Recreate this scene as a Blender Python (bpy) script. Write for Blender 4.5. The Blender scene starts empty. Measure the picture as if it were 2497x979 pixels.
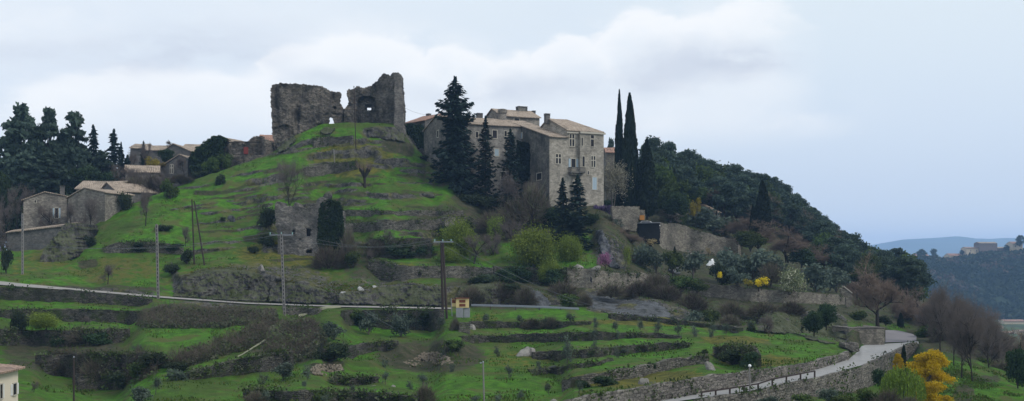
import bpy, math, random
import numpy as np
from mathutils import Vector
# ---------------------------------------------------------------- camera, sky, sun, exposure
F = 2677.0; U0 = 1248.5; VH = 650.0          # focal length in photo pixels, principal column, horizon row
scene = bpy.context.scene
COL = scene.collection
cam_d = bpy.data.cameras.new('camera'); cam = bpy.data.objects.new('camera', cam_d); COL.objects.link(cam)
cam.location = (0, 0, 0); cam.rotation_euler = (math.radians(90), 0, 0)
cam_d.sensor_width = 36; cam_d.lens = 36 * F / 2497; cam_d.shift_y = (VH - 489.5) / 2497
cam_d.clip_start = 0.5; cam_d.clip_end = 30000
scene.camera = cam
scene.view_settings.view_transform = 'Standard'; scene.view_settings.look = 'None'
scene.view_settings.gamma = 1; scene.view_settings.use_curve_mapping = False
scene.view_settings.exposure = 0.42
SUN_AZ, SUN_EL = 118.0, 44.0                   # degrees clockwise from the view direction, above the horizon
sl = bpy.data.lights.new('sun', 'SUN'); sl.energy = 1.5; sl.angle = math.radians(22); sl.color = (1.0, 0.95, 0.88)
so = bpy.data.objects.new('sun', sl); COL.objects.link(so)
sd = Vector((math.sin(math.radians(SUN_AZ)) * math.cos(math.radians(SUN_EL)), math.cos(math.radians(SUN_AZ)) * math.cos(math.radians(SUN_EL)), math.sin(math.radians(SUN_EL))))
so.rotation_euler = sd.to_track_quat('Z', 'Y').to_euler()

class NT:
    """small node-tree helper"""
    def __init__(s, tree): s.t = tree; s.n = tree.nodes; s.l = tree.links
    def new(s, typ, **kw):
        nd = s.n.new(typ)
        for k, v in kw.items():
            setattr(nd, k, v)
        return nd
    def put(s, sock, val):
        if val is None: return
        if isinstance(val, bpy.types.NodeSocket): s.l.new(val, sock)
        else:
            if hasattr(sock.default_value, '__len__'):
                n = len(sock.default_value)
                if not hasattr(val, '__len__'): val = [val] * 3
                val = list(val)[:n]
                if len(val) < n: val = val + [1.0] * (n - len(val))
            sock.default_value = val
    def math(s, op, a, b=None, c=None, clamp=False):
        m = s.new('ShaderNodeMath', operation=op); m.use_clamp = clamp
        s.put(m.inputs[0], a); s.put(m.inputs[1], b); s.put(m.inputs[2], c)
        return m.outputs[0]
    def vmath(s, op, a, b=None, scale=None):
        m = s.new('ShaderNodeVectorMath', operation=op)
        s.put(m.inputs[0], a)
        if b is not None: s.put(m.inputs[1], b)
        if scale is not None: s.put(m.inputs['Scale'], scale)
        return m.outputs[0]
    def noise(s, vec, scale, detail=4, rough=0.55, dist=0.0, col=False):
        m = s.new('ShaderNodeTexNoise'); s.put(m.inputs['Vector'], vec)
        m.inputs['Scale'].default_value = scale; m.inputs['Detail'].default_value = detail
        m.inputs['Roughness'].default_value = rough; m.inputs['Distortion'].default_value = dist
        return m.outputs['Color' if col else 'Fac']
    def mix(s, f, a, b, mode='MIX'):
        m = s.new('ShaderNodeMix', data_type='RGBA', blend_type=mode); m.clamp_factor = True
        s.put(m.inputs[0], f); s.put(m.inputs[6], a); s.put(m.inputs[7], b)
        return m.outputs[2]
    def ramp(s, f, lo, hi, a=0.0, b=1.0):
        m = s.new('ShaderNodeMapRange'); m.clamp = True; m.interpolation_type = 'SMOOTHSTEP'
        s.put(m.inputs[0], f); s.put(m.inputs[1], lo); s.put(m.inputs[2], hi); s.put(m.inputs[3], a); s.put(m.inputs[4], b)
        return m.outputs[0]
    def sep(s, v):
        m = s.new('ShaderNodeSeparateXYZ'); s.put(m.inputs[0], v); return m.outputs
    def comb(s, x, y, z):
        m = s.new('ShaderNodeCombineXYZ'); s.put(m.inputs[0], x); s.put(m.inputs[1], y); s.put(m.inputs[2], z); return m.outputs[0]

def make_world():
    w = bpy.data.worlds.new('World'); scene.world = w; w.use_nodes = True
    t = NT(w.node_tree); t.n.clear()
    out = t.new('ShaderNodeOutputWorld')
    sky = t.new('ShaderNodeTexSky', sky_type='NISHITA'); sky.sun_disc = False
    sky.sun_elevation = math.radians(SUN_EL); sky.sun_rotation = math.radians(SUN_AZ)
    b1 = t.new('ShaderNodeBackground'); t.put(b1.inputs[0], sky.outputs[0]); b1.inputs[1].default_value = 0.12
    tc = t.new('ShaderNodeTexCoord')
    d = t.vmath('NORMALIZE', tc.outputs['Generated'])
    x, y, z = t.sep(d)
    az = t.math('ARCTAN2', x, y)                                   # azimuth, 0 = north (world +Y)
    el = t.math('ARCSINE', z)
    p = t.comb(az, t.math('MULTIPLY', el, 2.0), 0.0)
    warp = t.vmath('SCALE', t.vmath('SUBTRACT', t.noise(p, 5.0, 5, 0.6, 0, True), (0.5, 0.5, 0.5)), scale=0.14)
    pw = t.vmath('ADD', p, warp)
    def blob(u, v, ru, rv, a):
        A = math.atan((u - U0) / F); E = math.atan((VH - v) / F * math.cos(A)) * 2
        q = t.vmath('SUBTRACT', pw, (A, E, 0.0))
        q = t.vmath('MULTIPLY', q, (F / ru, F / rv / 2, 0.0))
        L = t.new('ShaderNodeVectorMath', operation='LENGTH'); t.put(L.inputs[0], q)
        return t.math('MULTIPLY', t.ramp(L.outputs['Value'], 0.0, 1.0, 1.0, 0.0), a)
    def total(lst):
        s = None
        for b in lst:
            o = blob(*b); s = o if s is None else t.math('ADD', s, o)
        return s
    # bright cumulus edges and the shaded undersides of the broken cloud deck
    bright = total([(60, 60, 300, 110, .7), (700, 40, 360, 130, .35), (330, 235, 520, 110, .7), (880, 125, 280, 90, 1.1), (1130, 160, 200, 80, .9), (1450, 110, 170, 70, .9), 
                    (1330, 165, 180, 70, .5), (1570, 55, 220, 80, 1.1), (1850, 40, 260, 80, 1.1), (1760, 280, 500, 120, .35), (1940, 320, 170, 50, .55)])
    dark = total([(150, 155, 330, 70, .5), (450, 115, 330, 90, .75), (620, 60, 200, 60, .3), (780, 190, 170, 45, .4), (1080, 240, 220, 45, .3), (1250, 212, 200, 50, .6), (1480, 200, 230, 60, .6), (1690, 150, 300, 85, .75), (1850, 140, 200, 60, .4)])
    n1 = t.noise(pw, 9.0, 6, 0.62); n2 = t.noise(p, 3.1, 4, 0.5)
    bright = t.math('MULTIPLY', bright, t.ramp(n1, 0.38, 0.54), clamp=True)
    dark = t.math('MULTIPLY', dark, t.ramp(n1, 0.30, 0.60), clamp=True)
    g = t.ramp(el, 0.0, 0.25)
    base = t.mix(g, (0.52, 0.595, 0.72, 1), (0.62, 0.685, 0.73, 1))
    leftw = t.ramp(az, -0.45, 0.30, 0.7, 0.0)
    base = t.mix(leftw, base, (0.66, 0.70, 0.755, 1))
    base = t.mix(t.ramp(n2, 0.42, 0.75, 0.0, 0.35), base, (0.58, 0.645, 0.735, 1))
    w2 = t.vmath('SCALE', t.vmath('SUBTRACT', t.noise(p, 22.0, 6, 0.6, 0, True), (0.5, 0.5, 0.5)), scale=0.055)
    pq = t.vmath('ADD', p, w2); deck = None
    for u, v, ru, rv in [(880, 190, 190, 108), (760, 205, 150, 95), (1110, 215, 125, 100), (1270, 225, 120, 92), (1400, 195, 125, 108), (1570, 145, 135, 118), (1710, 150, 150, 115), (1830, 115, 140, 112), (1930, 130, 90, 90), (1010, 240, 220, 85), (1480, 250, 430, 105), (450, 320, 420, 150), (1760, 290, 270, 190), (1300, 340, 500, 200), (850, 340, 420, 200)]:
        A = math.atan((u - U0) / F); E = math.atan((VH - v) / F * math.cos(A)) * 2
        q = t.vmath('MULTIPLY', t.vmath('SUBTRACT', pq, (A, E, 0.0)), (F / ru, F / rv / 2, 0.0))
        L = t.new('ShaderNodeVectorMath', operation='LENGTH'); t.put(L.inputs[0], q)
        o = t.math('SUBTRACT', 1.0, L.outputs['Value']); deck = o if deck is None else t.math('MAXIMUM', deck, o)
    edge = t.math('MULTIPLY', t.ramp(deck, -0.07, 0.17), t.ramp(az, 0.20, 0.285, 1.0, 0.0)); core = t.ramp(deck, 0.05, 0.75, 0.95, 0.45)
    fade = t.ramp(el, 0.095, 0.135)
    c = t.mix(t.math('MULTIPLY', bright, .55), base, (0.78, 0.79, 0.80, 1))
    c = t.mix(t.math('MULTIPLY', t.math('MULTIPLY', edge, core), fade), c, (0.80, 0.805, 0.81, 1))
    c = t.mix(dark, c, (0.50, 0.535, 0.61, 1))
    c = t.mix(t.ramp(el, 0.0, 0.085, 0.22, 0.0), c, (1.0, 1.08, 1.2, 1))
    b2 = t.new('ShaderNodeBackground'); t.put(b2.inputs[0], c); b2.inputs[1].default_value = 1.0
    m = t.new('ShaderNodeMixShader'); m.inputs[0].default_value = 0.93
    t.l.new(b1.outputs[0], m.inputs[1]); t.l.new(b2.outputs[0], m.inputs[2]); t.l.new(m.outputs[0], out.inputs[0])
make_world()

# ---------------------------------------------------------------- noise and mesh helpers
def hsh(i, j, k, seed):
    n = (i.astype(np.int64) * 374761393 + j.astype(np.int64) * 668265263 + k.astype(np.int64) * 2147483647 + seed * 974711) & 0x7fffffff
    n = ((n ^ (n >> 13)) * 1274126177) & 0x7fffffff
    return ((n ^ (n >> 16)) & 0xffff) / 65535.0
def vn(x, y, z=None, seed=0):
    x = np.asarray(x, float); y = np.asarray(y, float); z = np.zeros_like(x) if z is None else np.asarray(z, float)
    x, y, z = np.broadcast_arrays(x, y, z)
    i, j, k = np.floor(x), np.floor(y), np.floor(z)
    a, b, c = x - i, y - j, z - k
    a, b, c = [q * q * (3 - 2 * q) for q in (a, b, c)]
    r = 0
    for di in (0, 1):
        for dj in (0, 1):
            for dk in (0, 1):
                w = (a if di else 1 - a) * (b if dj else 1 - b) * (c if dk else 1 - c)
                r = r + w * hsh(i + di, j + dj, k + dk, seed)
    return r * 2 - 1
def fbm(x, y, z=None, seed=0, o=4):
    r, a, f = 0, 1.0, 1.0
    for q in range(o):
        r = r + a * vn(np.asarray(x) * f, np.asarray(y) * f, None if z is None else np.asarray(z) * f, seed + q * 17); a *= .5; f *= 2.03
    return r / 1.6
def P(u, v, D):
    return ((u - U0) / F * D, D, (VH - v) / F * D)
def PX(u, v, D):
    return np.stack([(u - U0) / F * D, D + 0 * u, (VH - v) / F * D], -1)
def new_mesh(name, V, Fc, mat=None, smooth=False, uv=True, attrs=None):
    """V (n,3) array; Fc array (m,3|4) or list of tuples"""
    me = bpy.data.meshes.new(name)
    V = np.asarray(V, np.float32).reshape(-1, 3)
    if isinstance(Fc, np.ndarray):
        m, k = Fc.shape
        me.vertices.add(len(V)); me.vertices.foreach_set('co', V.ravel())
        me.loops.add(m * k); me.loops.foreach_set('vertex_index', Fc.astype(np.int32).ravel())
        me.polygons.add(m); me.polygons.foreach_set('loop_start', np.arange(0, m * k, k, dtype=np.int32))
        try: me.polygons.foreach_set('loop_total', np.full(m, k, dtype=np.int32))
        except Exception: pass
        me.update(calc_edges=True)
    else:
        me.from_pydata([tuple(map(float, q)) for q in V], [], [tuple(int(i) for i in f) for f in Fc]); me.update()
    if attrs:
        for an, arr in attrs.items():
            arr = np.asarray(arr, np.float32)
            if arr.ndim == 1:
                at = me.attributes.new(an, 'FLOAT', 'POINT'); at.data.foreach_set('value', arr)
            else:
                at = me.attributes.new(an, 'FLOAT_COLOR', 'POINT')
                at.data.foreach_set('color', np.concatenate([arr, np.ones((len(arr), 1), np.float32)], 1).ravel())
    if uv:
        n = len(me.polygons)
        nm = np.empty(n * 3, np.float32); me.polygons.foreach_get('normal', nm); nm = nm.reshape(-1, 3)
        lt = np.empty(n, np.int32); me.polygons.foreach_get('loop_total', lt)
        lv = np.empty(len(me.loops), np.int32); me.loops.foreach_get('vertex_index', lv)
        nl = np.repeat(nm, lt, 0); pv = V[lv]
        ua = np.cross(np.array([0, 0, 1.0]), nl); ln = np.linalg.norm(ua, axis=1)
        flat = ln < 0.25; ua[flat] = (1, 0, 0); ua /= np.linalg.norm(ua, axis=1)[:, None]
        va = np.cross(nl, ua)
        if uv == 'x': ua = np.broadcast_to([1.0, 0, 0], pv.shape); va = np.broadcast_to([0, 0, 1.0], pv.shape)
        ul = me.uv_layers.new(name='UVMap')
        ul.data.foreach_set('uv', np.stack([(pv * ua).sum(1), (pv * va).sum(1)], 1).astype(np.float32).ravel())
    if smooth: me.polygons.foreach_set('use_smooth', np.ones(len(me.polygons), bool))
    if mat is not None: me.materials.append(mat)
    return me
def link(name, me, parent=None, label=None, cat=None, group=None, kind=None, loc=None):
    o = bpy.data.objects.new(name, me); COL.objects.link(o)
    if parent is not None: o.parent = parent
    if loc is not None: o.location = loc
    if label: o['label'] = label
    if cat: o['category'] = cat
    if group: o['group'] = group
    if kind: o['kind'] = kind
    return o
def empty(name, label, cat, group=None, loc=(0, 0, 0), rz=0.0):
    o = link(name, None, None, label, cat, group, None, loc); o.rotation_euler = (0, 0, rz); o.empty_display_size = 0.5
    return o

class MB:
    """collects boxes, tubes and polygons into one mesh"""
    def __init__(s): s.V = []; s.F = []; s.n = 0
    def add(s, V, Fc):
        V = [tuple(map(float, q)) for q in V]
        s.F += [tuple(int(i) + s.n for i in f) for f in Fc]; s.V += V; s.n += len(V); return s
    def box(s, o, ax, ay, az):
        """o corner, three edge vectors"""
        o, ax, ay, az = [np.array(q, float) for q in (o, ax, ay, az)]
        V = [o, o + ax, o + ax + ay, o + ay]; V += [q + az for q in V]
        if np.dot(np.cross(ax, ay), az) > 0:
            Fc = [(3, 2, 1, 0), (4, 5, 6, 7), (0, 1, 5, 4), (1, 2, 6, 5), (2, 3, 7, 6), (3, 0, 4, 7)]
        else:
            Fc = [(0, 1, 2, 3), (7, 6, 5, 4), (4, 5, 1, 0), (5, 6, 2, 1), (6, 7, 3, 2), (7, 4, 0, 3)]
        return s.add(V, Fc)
    def cbox(s, c, sx, sy, sz):
        return s.box((c[0] - sx / 2, c[1] - sy / 2, c[2]), (sx, 0, 0), (0, sy, 0), (0, 0, sz))
    def tube(s, pts, rs, n=6, cap=True):
        pts = [np.array(q, float) for q in pts]; base = s.n; V = []
        for i, q in enumerate(pts):
            d = pts[min(i + 1, len(pts) - 1)] - pts[max(i - 1, 0)]; d /= (np.linalg.norm(d) + 1e-9)
            a = np.cross(d, (0, 0, 1.0) if abs(d[2]) < .9 else (1.0, 0, 0)); a /= np.linalg.norm(a); b = np.cross(d, a)
            for k in range(n):
                t = 2 * math.pi * k / n; V.append(q + (a * math.cos(t) + b * math.sin(t)) * rs[i])
        Fc = []
        for i in range(len(pts) - 1):
            for k in range(n):
                Fc.append((i * n + k, i * n + (k + 1) % n, (i + 1) * n + (k + 1) % n, (i + 1) * n + k))
        if cap: Fc += [tuple(range(n - 1, -1, -1)), tuple((len(pts) - 1) * n + k for k in range(n))]
        return s.add(V, Fc)
    def mesh(s, name, mat, smooth=False): return new_mesh(name, s.V, s.F, mat, smooth)
    def build(s, name, mat, parent=None, smooth=False, **kw): return link(name, s.mesh(name, mat, smooth), parent, **kw)

# ---------------------------------------------------------------- materials
def mat_base(name):
    m = bpy.data.materials.new(name); m.use_nodes = True
    t = NT(m.node_tree); b = t.n['Principled BSDF']; b.inputs['Roughness'].default_value = 0.9
    b.inputs['Specular IOR Level'].default_value = 0.15
    return m, t, b
def bump(t, b, h, dist, strength=1.0):
    n = t.new('ShaderNodeBump'); n.inputs['Distance'].default_value = dist; n.inputs['Strength'].default_value = strength
    t.put(n.inputs['Height'], h); t.l.new(n.outputs[0], b.inputs['Normal'])
def uvec(t): return t.new('ShaderNodeUVMap').outputs[0]
def pos(t): return t.new('ShaderNodeNewGeometry').outputs['Position']
def plain(name, c, rough=0.8, var=0.25, scale=3.0, metal=0.0):
    m, t, b = mat_base(name); b.inputs['Roughness'].default_value = rough; b.inputs['Metallic'].default_value = metal
    n = t.noise(pos(t), scale, 5, 0.65)
    col = t.mix(n, tuple(q * (1 - var) for q in c) + (1,), tuple(min(1, q * (1 + var)) for q in c) + (1,))
    t.put(b.inputs['Base Color'], col); bump(t, b, n, 0.02)
    return m
def masonry(name, c1, c2, bw=0.6, bh=0.28, mortar=(0.1, 0.09, 0.08), stain=(0.05, 0.048, 0.045), stain_amt=0.5, warp=0.12, ms=0.03, moss=0.0, bd=0.06, lit=0.0):
    m, t, b = mat_base(name)
    uv = uvec(t); ps = pos(t)
    w = t.vmath('SCALE', t.vmath('SUBTRACT', t.noise(ps, 1.7, 3, 0.6, 0, True), (.5, .5, .5)), scale=warp * 3)
    uvw = t.vmath('ADD', uv, w)
    br = t.new('ShaderNodeTexBrick'); t.put(br.inputs['Vector'], uvw)
    br.inputs['Scale'].default_value = 1; br.inputs['Brick Width'].default_value = bw; br.inputs['Row Height'].default_value = bh
    br.inputs['Mortar Size'].default_value = ms; br.inputs['Mortar Smooth'].default_value = 0.6; br.inputs['Bias'].default_value = 0
    br.inputs['Color1'].default_value = (*c1, 1); br.inputs['Color2'].default_value = (*c2, 1); br.inputs['Mortar'].default_value = (*mortar, 1)
    br.offset = 0.5; br.squash = 1.0
    vo = t.new('ShaderNodeTexVoronoi'); t.put(vo.inputs['Vector'], t.vmath('MULTIPLY', uvw, (1 / bw, 1 / bh, 1))); vo.inputs['Scale'].default_value = 1.15
    cv = t.sep(vo.outputs['Color'])[0]
    col = t.mix(t.ramp(cv, 0.0, 1.0, 0.0, 0.75), br.outputs['Color'], tuple(q * 1.25 for q in c1) + (1,))
    col = t.mix(t.ramp(cv, 0.72, 0.95, 0.0, 0.6), col, tuple(q * 0.45 for q in c2) + (1,))
    n = t.noise(ps, 0.28, 6, 0.68); n2 = t.noise(ps, 2.2, 5, 0.7); n5 = t.noise(ps, 0.6, 6, 0.75)
    col = t.mix(t.ramp(n5, .35, .65), t.mix(.38, col, (0.01, 0.01, 0.01, 1)), col)
    st = t.math('MULTIPLY', t.ramp(n, 0.42, 0.66), stain_amt)
    col = t.mix(st, col, (*stain, 1))
    col = t.mix(t.ramp(n2, 0.35, 0.75, 0.0, 0.35), col, tuple(q * 0.5 for q in c2) + (1,))
    # rain streaks, long vertical
    sx = t.vmath('MULTIPLY', ps, (1.0, 1.0, 0.08)); ns = t.noise(sx, 1.1, 4, 0.6)
    col = t.mix(t.ramp(ns, 0.55, 0.75, 0.0, stain_amt * .7), col, (*stain, 1))
    if moss: col = t.mix(t.ramp(t.noise(ps, 0.6, 5, 0.7), 0.5, 0.62, 0.0, moss), col, (0.035, 0.055, 0.012, 1))
    t.put(b.inputs['Base Color'], col)
    h = t.math('ADD', t.math('MULTIPLY', br.outputs['Fac'], -1.0), t.math('MULTIPLY', n2, 0.9))
    h = t.math('ADD', h, t.math('MULTIPLY', cv, 0.5))
    bump(t, b, h, bd)
    return m
def tiles(name, c1, c2):
    m, t, b = mat_base(name)
    uv = uvec(t); x, y, z = t.sep(uv)
    wx = t.math('ADD', x, t.math('MULTIPLY', t.noise(uv, 0.9, 2), 0.25))
    wv = t.math('SINE', t.math('MULTIPLY', wx, 2 * math.pi / 0.36))
    rows = t.math('FRACT', t.math('DIVIDE', t.math('ADD', y, t.math('MULTIPLY', t.noise(uv, 1.3, 2), 0.2)), 0.38))
    vo = t.new('ShaderNodeTexVoronoi'); t.put(vo.inputs['Vector'], t.vmath('MULTIPLY', uv, (1 / .36, 1 / .38, 1))); vo.inputs['Scale'].default_value = 1
    cv = t.sep(vo.outputs['Color'])[0]
    n = t.noise(pos(t), 0.5, 6, 0.7)
    col = t.mix(cv, (*c1, 1), (*c2, 1))
    col = t.mix(t.ramp(n, 0.45, 0.7, 0, 0.65), col, (0.075, 0.07, 0.06, 1))
    col = t.mix(t.ramp(wv, -1, 0.0, 0.7, 0.0), col, tuple(q * 0.35 for q in c2) + (1,))
    col = t.mix(t.ramp(rows, 0.0, 0.12, 0.5, 0.0), col, tuple(q * 0.4 for q in c2) + (1,))
    t.put(b.inputs['Base Color'], col)
    bump(t, b, t.math('ADD', wv, t.math('MULTIPLY', rows, 0.4)), 0.05)
    return m
def foliage(name, dark, light, third=None, thirdw=0.3, transl=0.25):
    m, t, b = mat_base(name)
    at = t.new('ShaderNodeAttribute'); at.attribute_name = 'tone'
    oi = t.new('ShaderNodeObjectInfo')
    f = at.outputs['Fac']
    n = t.noise(pos(t), 0.45, 3, 0.6)
    f2 = t.math('ADD', t.math('MULTIPLY', f, 0.7), t.math('MULTIPLY', t.ramp(n, .3, .7), 0.3))
    col = t.mix(f2, (*dark, 1), (*light, 1))
    if third: col = t.mix(t.ramp(f, 1 - thirdw, 1 - thirdw + .05), col, (*third, 1))
    hv = t.new('ShaderNodeHueSaturation'); t.put(hv.inputs['Color'], col)
    t.put(hv.inputs['Value'], t.math('MULTIPLY_ADD', oi.outputs['Random'], 0.5, 0.75))
    t.put(hv.inputs['Hue'], t.math('MULTIPLY_ADD', oi.outputs['Random'], 0.03, 0.485))
    t.put(b.inputs['Base Color'], hv.outputs[0])
    tr = t.new('ShaderNodeBsdfTranslucent'); t.put(tr.inputs[0], hv.outputs[0])
    mx = t.new('ShaderNodeMixShader'); mx.inputs[0].default_value = transl
    t.l.new(b.outputs[0], mx.inputs[1]); t.l.new(tr.outputs[0], mx.inputs[2]); t.l.new(mx.outputs[0], t.n['Material Output'].inputs[0])
    return m
def rockmat(name, c1, c2, moss=0.5, lichen=0.3):
    m, t, b = mat_base(name); ps = pos(t)
    wp = t.vmath('ADD', ps, t.vmath('SCALE', t.noise(ps, .6, 3, .6, 0, True), scale=1.6))
    n = t.noise(wp, 0.5, 8, 0.72); n2 = t.noise(ps, 2.6, 6, 0.7); n3 = t.noise(ps, 0.35, 5, 0.6)
    sv = t.noise(t.vmath('MULTIPLY', wp, (1.0, 1.0, .16)), 0.9, 6, .7)
    col = t.mix(t.ramp(n, .35, .65), (*c1, 1), (*c2, 1))
    col = t.mix(t.ramp(sv, .50, .62, 0, .8), col, tuple(q * .3 for q in c1) + (1,))
    col = t.mix(t.ramp(n2, 0.56, 0.66, 0, lichen), col, (0.30, 0.30, 0.27, 1))
    nz = t.sep(t.new('ShaderNodeNewGeometry').outputs['Normal'])[2]
    mz = t.math('MULTIPLY', t.ramp(t.math('ADD', nz, t.math('MULTIPLY', n3, 1.4)), 1.05, 1.3), moss)
    col = t.mix(mz, col, (0.06, 0.08, 0.014, 1))
    t.put(b.inputs['Base Color'], col)
    bump(t, b, t.math('ADD', n, t.math('ADD', t.math('MULTIPLY', n2, 0.4), sv)), 0.35)
    return m
def terrain_mat():
    m, t, b = mat_base('ground cover'); ps = pos(t)
    at = t.new('ShaderNodeAttribute'); at.attribute_name = 'zone'
    r, g, bl = t.sep(at.outputs['Color'])[:3]
    n1 = t.noise(ps, 0.11, 5, 0.6); n2 = t.noise(ps, 0.8, 6, 0.7); n3 = t.noise(ps, 4.5, 5, 0.75); n4 = t.noise(ps, 0.3, 4, 0.6, 0.5)
    grass = t.mix(t.ramp(n2, .3, .72), (0.030, 0.086, 0.006, 1), (0.080, 0.215, 0.012, 1))
    grass = t.mix(t.ramp(n1, .42, .62, 0, .75), grass, t.mix(n2, (0.032, 0.052, 0.010, 1), (0.068, 0.088, 0.018, 1)))
    grass = t.mix(t.ramp(n3, .5, .75, 0, .75), grass, (0.022, 0.05, 0.009, 1))
    dry = t.mix(n3, (0.055, 0.058, 0.022, 1), (0.12, 0.115, 0.035, 1))
    grass = t.mix(t.ramp(n4, .50, .66, 0, .8), grass, dry)
    nv = t.sep(t.new('ShaderNodeNewGeometry').outputs['Normal'])[2]
    grass = t.mix(t.ramp(t.math('ADD', nv, t.math('MULTIPLY', n2, .2)), .92, .70, 0, .7), grass, (0.045, 0.048, 0.020, 1))
    moss = t.mix(t.ramp(n2, .35, .65), (0.05, 0.058, 0.010, 1), (0.13, 0.125, 0.02, 1))
    scrub = t.mix(t.ramp(n2, .3, .7), (0.024, 0.030, 0.013, 1), (0.080, 0.066, 0.044, 1)); scrub = t.mix(t.ramp(n3, .48, .62, 0, .7), scrub, (0.036, 0.060, 0.016, 1)); scrub = t.mix(t.ramp(n4, .52, .66, 0, .6), scrub, (0.045, 0.085, 0.014, 1))
    mu = t.new('ShaderNodeTexVoronoi', feature='DISTANCE_TO_EDGE'); mu.inputs['Scale'].default_value = 0.8
    t.put(mu.inputs['Vector'], t.vmath('ADD', ps, t.vmath('SCALE', t.noise(ps, 1.0, 3, .6, 0, True), scale=1.5)))
    rock = t.mix(t.ramp(n2, .3, .7), (0.026, 0.026, 0.024, 1), (0.12, 0.115, 0.105, 1))
    rock = t.mix(t.ramp(n3, .55, .7, 0, .5), rock, (0.27, 0.27, 0.25, 1))
    rock = t.mix(t.ramp(mu.outputs[0], 0, .1, .8, 0), rock, (0.012, 0.012, 0.012, 1))
    rock = t.mix(t.ramp(n4, .48, .62, 0, .55), rock, moss)
    jit = t.math('MULTIPLY', t.math('SUBTRACT', n2, 0.5), 1.3)
    def edge(f): return t.ramp(t.math('ADD', f, jit), .35, .6)
    col = t.mix(edge(bl), grass, moss); col = t.mix(edge(g), col, scrub); col = t.mix(edge(r), col, rock)
    t.put(b.inputs['Base Color'], col)
    bump(t, b, t.math('ADD', t.math('MULTIPLY', n2, 1.0), t.math('MULTIPLY', n3, 0.5)), 0.35)
    return m
M = {}
M['ground'] = terrain_mat()
M['ruin'] = masonry('old ruin stone', (0.30, 0.262, 0.222), (0.13, 0.12, 0.108), .45, .22, (0.03, 0.028, 0.026), (0.032, 0.031, 0.03), .85, .24, .05, 0.1, .16)
M['ruin_tower'] = masonry('old tower stone', (0.33, 0.305, 0.28), (0.18, 0.17, 0.16), .45, .22, (0.07, 0.065, 0.06), (0.05, 0.05, 0.05), .6, .15, .04, 0.15, .1)
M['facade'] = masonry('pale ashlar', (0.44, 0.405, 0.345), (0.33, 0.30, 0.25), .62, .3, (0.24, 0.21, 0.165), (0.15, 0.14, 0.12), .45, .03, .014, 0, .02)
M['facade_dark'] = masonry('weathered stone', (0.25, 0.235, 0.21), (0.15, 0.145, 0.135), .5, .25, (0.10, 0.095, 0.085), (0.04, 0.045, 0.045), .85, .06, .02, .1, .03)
M['render'] = masonry('patched lime render', (0.33, 0.31, 0.28), (0.26, 0.245, 0.225), .5, .25, (0.2, 0.19, 0.17), (0.10, 0.10, 0.10), .6, .2, .03, 0, .02)
M['house'] = masonry('house rubble stone', (0.40, 0.365, 0.31), (0.22, 0.20, 0.175), .55, .26, (0.10, 0.09, 0.08), (0.08, 0.075, 0.07), .5, .07, .03, 0, .06)
M['house_grey'] = masonry('grey house stone', (0.20, 0.19, 0.18), (0.13, 0.125, 0.12), .45, .22, (0.12, 0.115, 0.11), (0.08, 0.08, 0.08), .5, .08, .02, 0, .03)
M['plaster'] = plain('cream plaster', (0.62, 0.55, 0.44), .9, .06, 1.5)
M['terrace'] = masonry('dry stone wall', (0.17, 0.158, 0.138), (0.06, 0.057, 0.05), .38, .18, (0.016, 0.016, 0.015), (0.02, 0.024, 0.014), .75, .2, .05, .75, .14)
M['terrace_pale'] = masonry('pale dry stone wall', (0.30, 0.28, 0.24), (0.10, 0.094, 0.084), .36, .19, (0.04, 0.038, 0.035), (0.06, 0.055, 0.05), .55, .16, .05, .25, .14)
M['garden'] = masonry('garden wall stone', (0.38, 0.345, 0.285), (0.22, 0.20, 0.165), .42, .22, (0.09, 0.082, 0.07), (0.06, 0.057, 0.05), .55, .1, .035, .2, .08)
M['roadwall'] = masonry('road retaining wall stone', (0.32, 0.295, 0.26), (0.11, 0.10, 0.09), .42, .26, (0.05, 0.047, 0.043), (0.06, 0.056, 0.052), .5, .2, .05, .12, .12)
M['darkwall'] = plain('black weathered render', (0.02, 0.021, 0.023), .9, .4, .8)
M['tile'] = tiles('old clay tiles', (0.50, 0.41, 0.325), (0.34, 0.27, 0.21))
M['tile_red'] = tiles('reddish clay tiles', (0.46, 0.29, 0.22), (0.34, 0.20, 0.15))
M['tile_new'] = tiles('new pale tiles', (0.42, 0.30, 0.235), (0.33, 0.23, 0.18))
M['eave'] = plain('eave timber', (0.045, 0.035, 0.03), .9, .3)
M['glass'] = plain('dark window glass', (0.02, 0.018, 0.02), .25, .2)
M['surround'] = plain('pale window stone', (0.42, 0.39, 0.33), .9, .15)
M['shutter_blue'] = plain('pale blue shutter paint', (0.32, 0.40, 0.46), .7, .1)
M['shutter_white'] = plain('white shutter paint', (0.60, 0.60, 0.60), .7, .08)
M['white'] = plain('white paint', (0.75, 0.76, 0.78), .5, .05)
M['ochre'] = plain('ochre timber', (0.36, 0.16, 0.04), .7, .2)
M['redwood'] = plain('red painted timber', (0.17, 0.035, 0.03), .7, .2)
M['concrete'] = plain('pole concrete', (0.20, 0.19, 0.185), .9, .2, 2.5)
M['concrete_dark'] = plain('dark recess shade concrete', (0.05, 0.05, 0.05), .9, .2)  # darkened pole concrete, recess shade put into the colour; also the railing tone
M['poleswood'] = plain('creosoted pole timber', (0.045, 0.033, 0.03), .85, .35)
M['metal'] = plain('galvanised steel', (0.24, 0.26, 0.30), .45, .12, 2.0, .3)
M['wire'] = plain('wire', (0.12, 0.13, 0.14), .7, .05)
M['insulator'] = plain('glass insulators', (0.25, 0.40, 0.38), .3, .1)
M['cream'] = plain('cream cabinet paint', (0.58, 0.46, 0.22), .7, .08)
M['louvre'] = plain('brown louvre', (0.16, 0.055, 0.03), .7, .12)
M['block'] = plain('concrete plinth', (0.24, 0.25, 0.27), .9, .3)
M['asphalt'] = plain('worn pale asphalt', (0.27, 0.268, 0.265), .9, .28, .9)
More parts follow.
